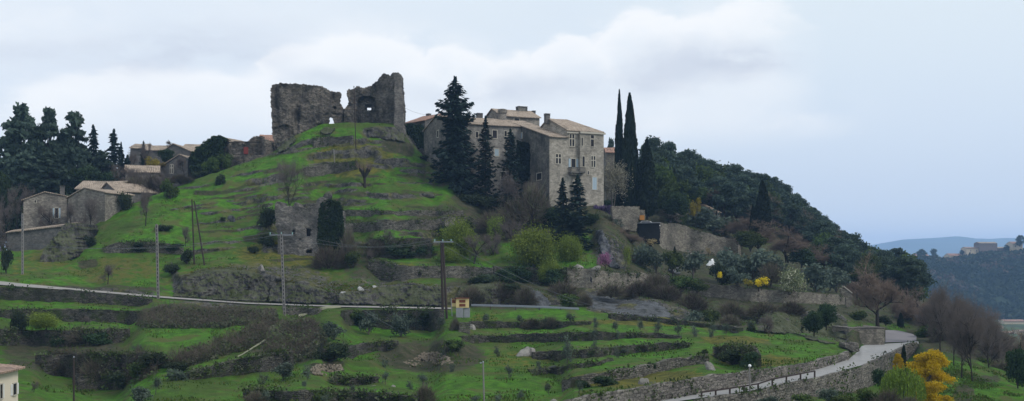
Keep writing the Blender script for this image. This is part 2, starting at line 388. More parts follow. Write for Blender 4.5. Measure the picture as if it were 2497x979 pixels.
M['asphalt_grey'] = plain('grey asphalt', (0.19, 0.18, 0.19), .9, .12, 1.0)
M['track'] = plain('pale gravel track', (0.25, 0.24, 0.225), .95, .25, 1.5)
M['pathdirt'] = plain('worn footpath', (0.22, 0.22, 0.15), .95, .3, 1.5)
M['rock'] = rockmat('grey rock', (0.026, 0.025, 0.024), (0.115, 0.11, 0.10), .45, .35)
M['slab'] = rockmat('bluish rock slab', (0.055, 0.057, 0.068), (0.125, 0.13, 0.147), .10, .05)
M['boulder'] = rockmat('pale boulder', (0.20, 0.19, 0.18), (0.36, 0.34, 0.32), .15, .4)
M['whiterock'] = plain('white rock', (0.30, 0.30, 0.295), .9, .25)
M['barkd'] = plain('dark bark', (0.035, 0.03, 0.026), .95, .4, 6)
M['barkg'] = plain('grey bark', (0.09, 0.08, 0.07), .95, .4, 6)
M['twig'] = plain('bare twigs', (0.125, 0.106, 0.098), .95, .3, 1)
M['twig_warm'] = plain('warm bare twigs', (0.17, 0.128, 0.10), .95, .3, 1)
M['twig_pale'] = plain('pale bare twigs', (0.17, 0.155, 0.135), .95, .3, 1)
M['pine'] = foliage('pine needles', (0.024, 0.044, 0.036), (0.078, 0.112, 0.078))
M['fir'] = foliage('fir needles', (0.010, 0.022, 0.021), (0.034, 0.058, 0.046))
M['cypress'] = foliage('cypress scales', (0.007, 0.014, 0.009), (0.022, 0.034, 0.018))
M['ivy'] = foliage('ivy leaves', (0.013, 0.027, 0.014), (0.046, 0.078, 0.030))
M['ivy_bright'] = foliage('fresh ivy leaves', (0.018, 0.040, 0.014), (0.060, 0.105, 0.03))
M['bush'] = foliage('bush leaves', (0.025, 0.045, 0.014), (0.080, 0.115, 0.030))
M['bush_dark'] = foliage('dark bush leaves', (0.016, 0.027, 0.016), (0.050, 0.068, 0.032))
M['bush_brown'] = foliage('brown thicket stems', (0.06, 0.050, 0.042), (0.18, 0.145, 0.118), (0.12, 0.13, 0.07), .25)
M['bramble'] = foliage('bramble stems', (0.055, 0.064, 0.038), (0.145, 0.155, 0.10), (0.08, 0.12, 0.04), .35)
M['olive'] = foliage('olive leaves', (0.035, 0.055, 0.042), (0.13, 0.165, 0.125))
M['willow'] = foliage('fresh willow leaves', (0.07, 0.11, 0.016), (0.23, 0.31, 0.05))
M['spring'] = foliage('first spring leaves', (0.09, 0.15, 0.02), (0.27, 0.36, 0.07))
M['mimosa'] = foliage('mimosa blossom', (0.26, 0.19, 0.012), (0.80, 0.56, 0.015), (0.05, 0.08, 0.014), .2)
M['forsythia'] = foliage('forsythia blossom', (0.40, 0.28, 0.01), (0.75, 0.55, 0.02))
M['gold'] = foliage('yellow flowering shrub', (0.12, 0.10, 0.02), (0.36, 0.28, 0.03))
M['blossom'] = foliage('white blossom', (0.09, 0.13, 0.04), (0.34, 0.38, 0.22), (0.55, 0.56, 0.42), .3)
M['palebl'] = foliage('faded blossom', (0.10, 0.095, 0.07), (0.28, 0.26, 0.20))
M['pink'] = foliage('pink blossom', (0.22, 0.08, 0.16), (0.42, 0.20, 0.34))
M['purple'] = foliage('purple wisteria', (0.05, 0.035, 0.08), (0.13, 0.09, 0.20))
M['reed'] = foliage('dry reeds', (0.18, 0.14, 0.07), (0.36, 0.29, 0.16))
M['tuft'] = foliage('grass tufts', (0.035, 0.07, 0.012), (0.09, 0.15, 0.02), (0.12, 0.11, 0.04), .2)
M['mossy'] = foliage('moss and weeds', (0.05, 0.06, 0.012), (0.13, 0.135, 0.025))
M['farwood'] = foliage('far woodland', (0.015, 0.028, 0.018), (0.050, 0.062, 0.035), (0.085, 0.065, 0.050), .22)
HAZE = True
# ---------------------------------------------------------------- terrain: a real surface; rows are survey lines (column, row, distance)
def ip(pts, x, k=1):
    a = np.array(pts, float); return np.interp(x, a[:, 0], a[:, k])
UG = np.arange(-600, 3101, 4.0)
RZ = 11.35
EDGE_N = [(-600, 1075), (1200, 1066), (1400, 1024), (1607, 990), (1664, 979), (1766, 965), (1840, 953), (2000, 920), (2100, 893), (2200, 847), (2237, 838), (2300, 880), (2400, 925), (2497, 960), (3000, 1060)]
EDGE_F = [(-600, 1070), (1200, 1048), (1400, 1012), (1607, 979), (1705, 961), (1840, 934), (1950, 912), (2000, 900), (2070, 877), (2090, 860), (2102, 843), (2200, 837), (2237, 832), (2300, 876), (2400, 920), (2497, 955), (3000, 1050)]
ROWS = [
    [(-600, 1120), (3100, 1120)],
    EDGE_N, EDGE_F,
    [(-600, 660), (0, 686), (200, 711), (400, 728), (700, 747), (1100, 756), (1410, 757), (1700, 787), (1900, 812), (2000, 830), (2060, 845), (2085, 835), (2100, 800), (2165, 806), (2200, 808), (2237, 812), (2300, 800), (2400, 875), (2497, 915), (3000, 1010)],
    [(-600, 640), (0, 645), (200, 642), (400, 622), (700, 618), (1100, 648), (1390, 700), (1700, 738), (2070, 748), (2150, 765), (2237, 775), (2300, 778), (2400, 850), (2497, 905), (3000, 1000)],
    [(-600, 560), (0, 612), (100, 608), (185, 583), (250, 535), (350, 487), (450, 450), (560, 408), (660, 375), (720, 330), (780, 306), (850, 299), (960, 300), (985, 318), (1010, 355), (1035, 386), (1080, 408), (1180, 480), (1300, 505), (1470, 503), (1560, 510), (1600, 450), (1700, 455), (1850, 495), (1950, 560), (2050, 625), (2120, 665), (2200, 695), (2300, 750), (2400, 822), (2497, 892), (3000, 990)]]
DIST = [
    [(-600, 68), (1900, 68), (2200, 80), (2497, 88), (3100, 92)],
    [(-600, 72), (1200, 73), (1400, 81.2), (1500, 84), (2237, 158), (2300, 135), (2400, 125), (2497, 118), (3000, 110)],
    [(-600, 73), (1200, 76.3), (1400, 83.9), (1500, 86), (2237, 161), (2300, 137), (2400, 127), (2497, 120), (3000, 112)],
    [(-600, 160), (0, 160), (700, 163), (1100, 163), (1410, 163), (1700, 158), (2000, 147), (2065, 143), (2100, 160), (2165, 187), (2200, 189), (2237, 188), (2300, 175), (2400, 150), (2497, 145), (3000, 140)],
    [(-600, 176), (0, 176), (400, 182), (700, 185), (1100, 182), (1400, 181), (1700, 186), (2070, 192), (2150, 198), (2237, 200), (2300, 190), (2400, 168), (2497, 152), (3000, 150)],
    [(-600, 225), (0, 197), (185, 196), (250, 201), (350, 208), (450, 214), (560, 221), (660, 226), (720, 229), (780, 233), (850, 235), (960, 237), (1010, 238), (1035, 235), (1080, 226), (1180, 222), (1300, 214), (1400, 213), (1470, 218), (1560, 232), (1600, 275), (1700, 300), (1850, 320), (1950, 330), (2050, 340), (2120, 340), (2200, 330), (2300, 270), (2400, 200), (2497, 165), (3000, 158)]]
COUNTS = [34, 8, 118, 46, 100]
# retaining walls and ledges: (columns, top row, bottom row) ; flat ground between them
WALLS = {
 # key: (points, material, thickness, label or None, category)
 'W1': ([(1150, 788, 801), (1300, 788, 799), (1440, 785, 793)], 'terrace'),
 'W1b': ([(1490, 768, 777), (1600, 778, 787), (1700, 788, 797), (1800, 802, 811)], 'terrace'),
 'W2': ([(1130, 823, 838), (1311, 818, 834), (1436, 813, 828), (1600, 815, 826), (1650, 821, 828)], 'terrace'),
 'W3': ([(1300, 860, 876), (1360, 858, 878), (1450, 855, 868), (1530, 849, 862), (1627, 840, 852), (1680, 838, 845)], 'terrace'),
 'W4': ([(1300, 906, 913), (1360, 896, 907), (1496, 878, 884)], 'terrace'),
 'W5': ([(1372, 929, 950), (1440, 918, 938), (1502, 908, 927), (1580, 893, 911), (1640, 879, 896), (1727, 866, 885)], 'terrace_pale'),
 'W6': ([(1742, 850, 868), (1780, 846, 885), (1826, 848, 897), (1840, 868, 898)], 'terrace'),
 'WU': ([(1380, 983, 1016), (1400, 979, 1012), (1522, 955, 993), (1601, 943, 980), (1705, 925, 961), (1807, 911, 941), (1900, 897, 922), (2000, 880, 900), (2070, 862, 877)], 'roadwall'),
 'WL': ([(1700, 974, 1040), (1766, 965, 1020), (1840, 953, 1003), (2000, 920, 965), (2100, 893, 948), (2150, 871, 932), (2200, 847, 885), (2237, 836, 853)], 'roadwall'),
 'C1': ([(696, 749, 766), (775, 752, 766)], 'terrace_pale'),
 'C2': ([(842, 756, 790), (950, 756, 803), (1072, 758, 803)], 'terrace'),
 'C3': ([(790, 842, 880), (860, 843, 868), (960, 836, 850)], 'terrace'),
 'C4': ([(808, 922, 936), (913, 925, 938)], 'terrace'),
 'C5': ([(600, 954, 975), (930, 962, 984), (1010, 975, 990)], 'terrace'),
 'L1': ([(-60, 697, 730), (0, 700, 731), (135, 706, 736), (300, 719, 743), (360, 727, 744)], 'terrace'),
 'L2': ([(-60, 755, 772), (0, 756, 774), (170, 757, 786), (334, 759, 788)], 'terrace'),
 'L3': ([(-60, 806, 838), (140, 808, 843), (300, 806, 838), (316, 804, 818)], 'terrace'),
 'L4': ([(100, 866, 905), (200, 866, 926), (370, 866, 905)], 'terrace'),
 'L5': ([(190, 918, 950), (300, 916, 948)], 'terrace'),
 'L6': ([(462, 912, 932), (560, 886, 916), (640, 866, 910), (700, 860, 900)], 'terrace'),
 'K1': ([(252, 604, 612), (290, 593, 616), (370, 591, 613), (444, 604, 618)], 'terrace_pale'),
 'K3': ([(832, 515, 528), (950, 515, 524), (1130, 517, 524)], 'terrace_pale'),
 'K4': ([(838, 547, 567), (960, 543, 561), (1088, 534, 556)], 'terrace_pale'),
 'K4b': ([(1085, 533, 578), (1150, 533, 560), (1200, 538, 556)], 'terrace_pale'),
 'K5': ([(900, 584, 628), (1050, 584, 628)], 'terrace'),
 'K6': ([(898, 636, 652), (930, 637, 684), (965, 648, 687), (1000, 652, 680), (1075, 650, 678), (1200, 655, 680)], 'terrace_pale'),
 'K6b': ([(1205, 652, 680), (1390, 660, 700)], 'terrace'),
 'K7': ([(745, 410, 431), (800, 401, 426), (872, 396, 410)], 'terrace_pale'),
 'K8': ([(765, 338, 357), (860, 332, 350)], 'terrace_pale'),
 'GC': ([(1383, 655, 700), (1440, 660, 707), (1500, 668, 706), (1600, 670, 700), (1680, 680, 702)], 'garden'),
 'GD': ([(1680, 690, 715), (1713, 691, 722), (1836, 704, 736), (1959, 716, 741), (2068, 722, 744)], 'garden'),
 'GE': ([(2071, 800, 839), (2157, 799, 838)], 'garden'),
 'GB': ([(1608, 545, 603), (1650, 548, 610), (1700, 562, 618), (1754, 577, 622), (1800, 590, 628)], 'garden'),
}
# natural rock ledges and banks in the slope: points, zone
LEDGES = [
 ([(700, 362, 372), (740, 342, 355), (775, 334, 345)], 'r'), ([(885, 312, 335), (980, 312, 345)], 'r'), ([(860, 343, 353), (935, 345, 352)], 'r'),
 ([(748, 376, 392), (820, 366, 385), (905, 362, 386), (930, 372, 388)], 'r'), ([(930, 340, 372), (1010, 350, 385)], 's'), ([(912, 388, 398), (1000, 388, 400)], 'r'),
 ([(600, 440, 456), (650, 430, 446), (700, 420, 440)], 'r'), ([(640, 415, 425), (700, 402, 414)], 's'), ([(865, 470, 482), (1000, 470, 480)], 's'),
 ([(470, 466, 478), (560, 462, 470), (640, 458, 466)], 's'), ([(1020, 465, 480), (1062, 468, 482)], 'r'), ([(590, 575, 592), (670, 570, 592)], 's'),
 ([(480, 560, 566), (530, 566, 574)], 's'), ([(640, 596, 618), (680, 596, 618)], 'r'), ([(190, 632, 656), (240, 630, 650)], 's'),
 ([(420, 640, 716), (440, 672, 720), (520, 662, 727), (640, 664, 735), (720, 690, 740), (820, 716, 742), (1010, 690, 747), (1080, 700, 749), (1220, 700, 745), (1400, 720, 748)], 'c'),
 ([(60, 690, 700), (180, 700, 712), (380, 712, 724)], 'd'), ([(1430, 706, 760), (1500, 712, 768), (1640, 745, 778), (1700, 770, 784)], 'c'),
 ([(1640, 740, 752), (1760, 752, 770)], 's'), ([(1845, 755, 806), (1960, 760, 815), (2040, 765, 825), (2068, 780, 838)], 'c'),
 ([(1452, 560, 650), (1500, 575, 655), (1530, 600, 660)], 'c'), ([(940, 845, 885), (1030, 838, 885), (1130, 845, 875)], 's'), ([(750, 885, 912), (840, 880, 908)], 's'),
]
SCRUB = [  # ellipses: column, row, radii, zone strength (rock, scrub, moss)
 (500, 768, 180, 32, 0, 1, 0), (590, 838, 90, 22, 0, .8, 0), (700, 830, 110, 60, 0, 1, 0), (150, 860, 170, 60, 0, .75, 0), (1050, 870, 150, 45, .1, .8, .3),
 (620, 690, 230, 55, .55, .2, .7), (900, 715, 220, 45, .5, .5, .5), (1250, 710, 200, 50, .2, .9, .4), (1600, 700, 260, 60, .1, 1, 0), (1800, 650, 330, 110, 0, 1, 0),
 (1560, 600, 130, 90, .1, .9, .1), (1850, 760, 220, 50, .2, .8, .1), (1230, 540, 260, 60, 0, .8, 0), (1080, 420, 80, 50, 0, .5, .2), (1200, 480, 110, 40, 0, .9, 0), (1800, 520, 600, 60, 0, 1, 0), (2150, 700, 220, 100, 0, 1, 0), (2370, 800, 180, 80, 0, .9, 0),
 (860, 390, 120, 50, .15, .0, .7), (700, 620, 150, 40, 0, .2, .6), (880, 640, 60, 60, 0, .6, .3), (120, 630, 60, 40, .3, .3, .5), (280, 660, 130, 40, 0, .35, .5), (60, 650, 40, 40, 0, 0, .4), (1560, 925, 200, 26, 0, .05, .75), (1850, 880, 120, 18, 0, .1, .6), (1790, 830, 90, 12, 0, 0, .8), (1800, 860, 80, 40, 0, .3, .4), (1600, 785, 220, 10, 0, .1, .9), (1180, 775, 40, 16, 0, .1, .5),
 (620, 735, 260, 16, .5, .4, .3), (250, 706, 200, 12, .3, .6, .0), (2400, 840, 120, 40, 0, 1, 0), (2350, 965, 30, 30, 0, .8, 0), (2400, 925, 50, 10, 0, .6, 0), (2050, 975, 150, 40, 0, .4, .3), (0, 1000, 60, 30, 0, 0, 0), (1260, 880, 120, 30, 0, .25, .45), (980, 660, 60, 20, 0, .1, .5),
]
_r = np.random.RandomState(12)
for _i in range(120):
    _u = _r.uniform(470, 1075); _lo = max(float(ip(ROWS[5], _u)) + 14, 318); _v = _r.uniform(_lo, 650); _l = _r.uniform(18, 70); _h = _r.uniform(3, 7.5)
    _s = np.interp(_u, [470, 640, 760, 880, 980, 1075], [-.16, -.22, -.12, 0, .05, .12]) * np.interp(_v, [320, 480, 620], [1.2, .8, .25])
    LEDGES.append(([(_u - _l, _v - _s * _l, _v - _s * _l + _h * .5), (_u, _v - 1, _v + _h), (_u + _l, _v + _s * _l, _v + _s * _l + _h * .5)], 'r' if _r.uniform() < .6 else 's'))
def build_terrain():
    nU = len(UG); rows = [ip(r, UG) for r in ROWS]
    dd = [ip(r, UG) for r in DIST]
    m = (UG >= 1450) & (UG <= 2237)
    for k in (1, 2): dd[k] = np.where(m, RZ * F / (rows[k] - VH), dd[k])
    for k in range(1, 6): rows[k] = np.minimum(rows[k], rows[k - 1] - 1.0)
    for k in range(1, 6): dd[k] = np.maximum(dd[k], dd[k - 1] + .4)
    Vs, Ds = [], []; zone = []
    bands = [(w[0], 'w') for w in WALLS.values()] + LEDGES
    for k in range(5):
        n = COUNTS[k]; t = np.linspace(0, 1, n + 1)[:, None]
        v = rows[k] * (1 - t) + rows[k + 1] * t
        g = np.ones_like(v)
        for pts, z in bands:
            a = np.array(pts, float)
            vt = np.interp(UG, a[:, 0], a[:, 1]) + 0.7 * vn(UG / 14, UG * 0 + a[0, 1]); vb = np.interp(UG, a[:, 0], a[:, 2])
            wid = 14.0
            inside = np.clip(np.minimum(UG - a[0, 0] + wid, a[-1, 0] + wid - UG) / (2 * wid), 0, 1)
            gg = {'w': .02, 'r': .12, 's': .25, 'c': .12, 'd': .3}[z]
            f = np.clip((v - vt + 1.0) / 2, 0, 1) * np.clip((vb - v + 1.0) / 2, 0, 1) * inside
            g = g * (1 - f) + gg * f if z == 'w' else np.minimum(g, 1 - f * (1 - gg))
        dv = -np.diff(v, axis=0); gm = (g[1:] + g[:-1]) / 2
        c = np.concatenate([np.zeros((1, nU)), np.cumsum(gm * dv, 0)], 0); c /= c[-1]
        D = dd[k] + (dd[k + 1] - dd[k]) * c
        if k: v, D = v[1:], D[1:]
        Vs.append(v); Ds.append(D)
    v = np.concatenate(Vs); D = np.concatenate(Ds)
    # smooth the distances across columns a little, so that ledges die out gently
    ker = np.array([.25, .5, .25])
    for _ in range(9):
        Dp = np.pad(D, ((0, 0), (1, 1)), 'edge'); D = Dp[:, :-2] * ker[0] + Dp[:, 1:-1] * ker[1] + Dp[:, 2:] * ker[2]
    return v, D
TV, TD = build_terrain()
def Dat(u, v):
    j = (np.clip(u, UG[0], UG[-1] - .01) - UG[0]) / 4.0; j0 = int(j); f = j - j0; r = []
    for q in (j0, j0 + 1): r.append(np.interp(-v, -TV[:, q], TD[:, q]))
    return r[0] * (1 - f) + r[1] * f
def crest(u): return float(ip(ROWS[5], u))
def ground(u, v):
    """world point of the terrain seen at column u, row v"""
    v = max(v, crest(u)); return np.array(P(u, v, Dat(u, v)))
def terrain_object():
    U = np.broadcast_to(UG, TV.shape)
    U2, V2, D2 = U.copy(), TV.copy(), TD.copy()
    zone = np.zeros(U.shape + (3,))
    for pts, z in LEDGES:
        a = np.array(pts, float); vt = np.interp(UG, a[:, 0], a[:, 1]); vb = np.interp(UG, a[:, 0], a[:, 2])
        ins = np.clip(np.minimum(UG - a[0, 0] + 10, a[-1, 0] + 10 - UG) / 20, 0, 1)
        f = np.clip((V2 - vt + 3) / 5, 0, 1) * np.clip((vb - V2 + 3) / 5, 0, 1) * ins
        zz = {'r': (.95, .1, .2), 's': (.25, .8, .2), 'c': (.85, .45, .6), 'd': (.55, .55, 0)}[z]
        for q in range(3): zone[..., q] = np.maximum(zone[..., q], f * zz[q])
    for w in WALLS.values():
        a = np.array(w[0], float); vt = np.interp(UG, a[:, 0], a[:, 1]); vb = np.interp(UG, a[:, 0], a[:, 2])
        ins = (UG > a[0, 0] - 4) & (UG < a[-1, 0] + 4)
        f = np.clip((V2 - vt + 1) / 2, 0, 1) * np.clip((vb - V2 + 2) / 3, 0, 1) * ins
        zone[..., 1] = np.maximum(zone[..., 1], f)
    for cu, cv, ru, rv, r, s, mo in SCRUB:
        q = np.sqrt(((U - cu) / ru) ** 2 + ((V2 - cv) / rv) ** 2); f = np.clip((1.15 - q) * 2.2, 0, 1)
        for k, a in enumerate((r, s, mo)): zone[..., k] = np.maximum(zone[..., k], f * a)
    X = (U2 - U0) / F * D2; Y = D2.copy(); Z = (VH - V2) / F * D2
    amp = 0.10 + 0.35 * zone[..., 0] + 0.12 * zone[..., 1]
    infront = (V2 > 990)
    road = (U > 2155) & (U < 2240) & (V2 > 804) & (V2 < 838) | (U > 1380) & (U < 2245) & (V2 > ip(EDGE_F, U) - 2) & (V2 < ip(EDGE_N, U) + 3)
    ur = (U < 1130) & (V2 < np.interp(U, [-600, 0, 60, 130, 200, 400, 600, 800, 1130], [688, 698, 703, 708, 713, 729, 743, 750.5, 756]) + 2) & (V2 > np.interp(U, [-600, 0, 60, 130, 200, 400, 600, 800, 1130], [672, 684, 691, 699, 706, 725, 740, 747, 752]) - 2)
    amp = np.where(road | ur, 0.0, amp)
    road = road | ur
    Z = Z + np.where(road, 0, .28) * fbm(X * .16, Y * .22, seed=21, o=3)
    Z = Z + amp * fbm(X * .35, Y * .35, seed=3, o=4) - np.where(road, 0.05, 0)
    Z = Z + np.where(road, 0, .10) * vn(X * .9, Y * .9, seed=9)
    nr_ = np.clip((np.interp(U, [0, 200, 400, 600, 800, 1130], [684, 706, 725, 740, 747, 752]) - V2) / 12, 0, 1); nr_ = np.where(U < 1130, nr_, 1)
    Y = Y - nr_ * zone[..., 0] * 1.0 * (fbm(X * .5, Z * .8, Y * .3, seed=5) + .2) * np.where(road, 0, 1)
    # the land behind the crest: dips a little, then runs on to the plain
    last = (X[-1], Y[-1], Z[-1]); bx, by, bz = [X], [Y], [Z]; zs = [zone]
    for k, (dy, keep) in enumerate([(4, .985), (12, .95), (30, .88), (60, .75), (120, .5), (260, .1), (500, -.6)]):
        s = (last[1] + dy) / last[1]
        target = np.where(last[2] > 0, last[2] * max(keep, 0), last[2]) - dy * .055 - 0.3
        if k >= 5: target = np.minimum(target, -20 - 30 * (k - 5))
        w = ip([(-600, 1), (1350, 1), (1500, .9), (3100, 1)], UG)
        bx.append((last[0] * s)[None]); by.append((last[1] + dy)[None]); bz.append(target[None])
        zz = np.zeros((1, len(UG), 3)); zz[..., 1] = .6; zs.append(zz)
    X, Y, Z = np.concatenate(bx), np.concatenate(by), np.concatenate(bz); zone = np.concatenate(zs)
    nr, nc = X.shape
    V = np.stack([X, Y, Z], -1).reshape(-1, 3)
    i = (np.arange(nr - 1)[:, None] * nc + np.arange(nc - 1)[None]).ravel()
    Fc = np.stack([i, i + 1, i + nc + 1, i + nc], 1)
    me = new_mesh('hillside', V, Fc, M['ground'], True, False, {'zone': zone.reshape(-1, 3)})
    return link('terrain', me, label='terraced green hillside below the castle ruin', kind='structure')
TER = terrain_object()
# near ground under the camera and the valley floor out to the horizon
def sheet(name, x0, x1, y0, y1, z, mat, label, n=40, amp=0.0):
    xs, ys = np.meshgrid(np.linspace(x0, x1, n), np.linspace(y0, y1, n)); Z = z(xs, ys) if callable(z) else xs * 0 + z
    V = np.stack([xs, ys, Z], -1).reshape(-1, 3); i = (np.arange(n - 1)[:, None] * n + np.arange(n - 1)[None]).ravel()
    return link(name, new_mesh(name, V, np.stack([i, i + 1, i + n + 1, i + n], 1), mat, True, False), label=label, kind='structure')
def mat_field():
    m, t, b = mat_base('valley fields'); ps = pos(t)
    n = t.noise(ps, 0.006, 5, 0.6); n2 = t.noise(ps, 0.05, 5, .65)
    c = t.mix(t.ramp(n, .4, .6), (0.05, 0.09, 0.025, 1), (0.035, 0.04, 0.025, 1)); c = t.mix(t.ramp(n2, .45, .65), c, (0.07, 0.11, 0.03, 1))
    t.put(b.inputs['Base Color'], c); return m
M['field'] = mat_field()
sheet('valley_floor', -14000, 14000, -600, 14000, -49.0, M['field'], 'green valley floor beyond the hill', 60)
sheet('near_ground', -260, 260, -60, 70, lambda x, y: -11.9 - .03 * (70 - y) * 0.4 + .2 * fbm(x * .1, y * .1) - np.maximum(0, (np.abs(x) - 30) * .03), M['field'], 'grass in front of the terraces', 40)

def ribbon(name, edges, mat, label, lift=0.05, n=6, step=4.0):
    """a road or path lying on the terrain: edges = (column, far row, near row)"""
    a = np.array(edges, float); us = np.arange(a[0, 0], a[-1, 0] + .1, step)
    vf, vnr = np.interp(us, a[:, 0], a[:, 1]), np.interp(us, a[:, 0], a[:, 2]); V = []
    for u, f, nn in zip(us, vf, vnr):
        Df, Dn = Dat(u, f), Dat(u, nn)
        pf, pn = np.array(P(u, f, Df)), np.array(P(u, nn, Dn))
        for k in range(n + 1): q = pn + (pf - pn) * k / n; q[2] += lift; V.append(q)
    nc = n + 1; i = (np.arange(len(us) - 1)[:, None] * nc + np.arange(n)[None]).ravel()
    return link(name, new_mesh(name, V, np.stack([i, i + nc, i + nc + 1, i + 1], 1), mat, True, False), label=label, kind='structure')
en = lambda u: float(ip(EDGE_N, u)); ef = lambda u: float(ip(EDGE_F, u))
ribbon('road', [(u, ef(u) + .3, en(u) - .3) for u in range(1380, 2241, 10)], M['asphalt'], 'pale asphalt road curving up below the terraces', .06)
ribbon('side_road', [(2159, 806.5, 836.5), (2180, 806.5, 836), (2200, 809, 835.5), (2225, 816, 834), (2237, 822, 831)], M['asphalt_grey'], 'grey lane climbing behind the stone wall', .07)
ribbon('upper_road', [(-200, 676, 688), (0, 688, 697), (60, 694.5, 702), (130, 701, 707), (200, 707.5, 712), (400, 725, 729), (600, 740, 743), (800, 747, 750), (860, 748, 751.5), (1100, 752.5, 756)], M['track'], 'pale gravel track running under the knoll', .12, 3)
ribbon('footpath', [(450, 916, 921), (470, 909, 913), (550, 883, 886.5), (591, 865, 868), (640, 833, 838), (665, 815, 820)], M['pathdirt'], 'narrow worn footpath slanting up to the track', .10, 2)
ribbon('footpath', [(728, 768, 778), (765, 756, 762), (800, 748.5, 755), (835, 748, 752)], M['pathdirt'], 'short path leaving the gravel track downhill', .12, 2)
# two worn road markings: pale strip
0 and ribbon('road_marking', [(1990, 903.5, 905), (2050, 883, 884.5), (2110, 860, 862), (2160, 845, 847)], M['white'], 'faded white edge line on the lower road', .075, 1)

# ---------------------------------------------------------------- dry stone walls
def wall_mesh(pts, mat, thick=0.7, out=0.35, rough=0.09, key=0, step=0.45, over=0.0):
    a = np.array(pts, float); us = []
    u = a[0, 0]
    while u <= a[-1, 0]:
        us.append(u); u += step * F / max(Dat(u, float(np.interp(u, a[:, 0], a[:, 2]))), 60)
    us = np.array(us + [a[-1, 0]]); vt, vb = np.interp(us, a[:, 0], a[:, 1]), np.interp(us, a[:, 0], a[:, 2])
    n = len(us); hmax = 0; D = np.array([min(Dat(u, t), Dat(u, b)) for u, t, b in zip(us, vt, vb)]) - out
    D = np.convolve(np.pad(D, 2, 'edge'), np.ones(5) / 5, 'valid')
    H = (vb - vt) / F * D; nr = max(3, int(H.max() / .35)) + 1
    # run direction for the wall's thickness
    px = (us - U0) / F * D; tx, ty = np.gradient(px), np.gradient(D); L = np.hypot(tx, ty); nx, ny = -ty / L, tx / L
    rows = []
    s = np.cumsum(np.hypot(np.gradient(px), np.gradient(D)))
    for k in range(nr + 3):
        if k <= nr:
            t = k / nr; zb = (VH - vb) / F * D - .45; zt = (VH - vt) / F * D + over
            zt = zt + .10 * vn(s * 1.3, s * 0, seed=key) + .13 * vn(s * .35, s * 0, seed=key + 5); z = zb + (zt - zb) * t
            off = rough * fbm(s * 1.7, z * 2.2, seed=key + 3, o=3) + .05 * (1 - t) * -1
        elif k == nr + 1: off = np.full(n, thick); z = zt - .02
        else: off = np.full(n, thick); z = zb
        rows.append(np.stack([px + nx * off, D + ny * off, z], -1))
    R = np.array(rows); nk = len(rows); V = R.reshape(-1, 3)
    i = (np.arange(nk - 1)[:, None] * n + np.arange(n - 1)[None]).ravel()
    Fc = [tuple(q) for q in np.stack([i, i + 1, i + n + 1, i + n], 1)]
    Fc += [tuple(range(0, nk * n, n))[::1], tuple(range(n - 1, nk * n, n))[::-1]]
    return new_mesh('wall', V, Fc, M[mat], False, 'x')
WL = {
 'W1': 'low dry stone terrace wall just under the steel guardrail slope', 'W1b': 'mossy terrace wall running under the big grey rock slabs',
 'W2': 'long dry stone terrace wall above the large pale boulder', 'W3': 'dry stone terrace wall running behind the small round boulder',
 'W4': 'short low terrace wall, its near end beside the triangular rock', 'W5': 'long broken terrace wall nearest above the roadside wall',
 'W6': 'ivy covered terrace wall end, tall dark block by the road bend', 'WU': 'tall mortared retaining wall along the upper side of the asphalt road',
 'WL': 'retaining wall holding up the outer edge of the asphalt road', 'C1': 'small pale wall under the gravel track beside the tall concrete pole',
 'C2': 'dark ivy hung wall behind the grey olive trees under the track', 'C3': 'overgrown terrace wall beside the big round dark bush',
 'C4': 'short dark wall alone in the lower middle grass', 'C5': 'low dark terrace wall along the bottom edge, in the lower middle',
 'L1': 'long dark wall directly under the pale gravel track', 'L2': 'upper of the two dark terrace walls below the track wall',
 'L3': 'lower, ivy dark terrace wall above the root covered bank', 'L4': 'crumbling brown root covered bank wall above the cream house',
 'L5': 'lowest dark wall beside the small bare fruit tree', 'L6': 'dark wall under the slanting footpath',
 'K1': 'curved dry stone wall with a pale patch beside the bare knoll trees', 'K3': 'uppermost dry stone wall to the side of the ivy clad tower ruin',
 'K4': 'second dry stone wall down beside the ivy clad tower ruin', 'K4b': 'short grey wall end behind the fresh green willow',
 'K5': 'dark overgrown bank wall above the curved pale wall', 'K6': 'curved pale dry stone wall with a dark opening near the timber pole',
 'K6b': 'dark overgrown wall beneath the big fresh green willow', 'K7': 'pale stone ledge wall above the old pollard tree',
 'K8': 'short pale stone wall just under the castle ruin', 'GC': 'garden wall with arched hole under the pink blossom tree',
 'GD': 'long garden wall under the bright yellow forsythia', 'GE': 'square block of masonry wall at the road fork', 'GB': 'high pale garden wall stepping down beside the parked white car',
}
WALLOBJ = {}
for i, (k, (pts, mt)) in enumerate(WALLS.items()):
    th = {'WU': .5, 'WL': .35, 'GE': 6.0}.get(k, .7)
    if k == 'GE': continue
    if k == 'WL': pts = [(u, t + .6, b) for u, t, b in pts]
    me = wall_mesh(pts, mt, th, .12 if k in ('WL',) else .35, .05 if k in ('WU', 'WL', 'GE', 'GB', 'GD') else .12, i * 31, over={'WL': .0, 'L1': -.05, 'C1': 0, 'C2': 0}.get(k, .12))
    WALLOBJ[k] = link('stone_wall', me, label=WL[k], cat='stone wall', group='stone retaining walls on the hill')

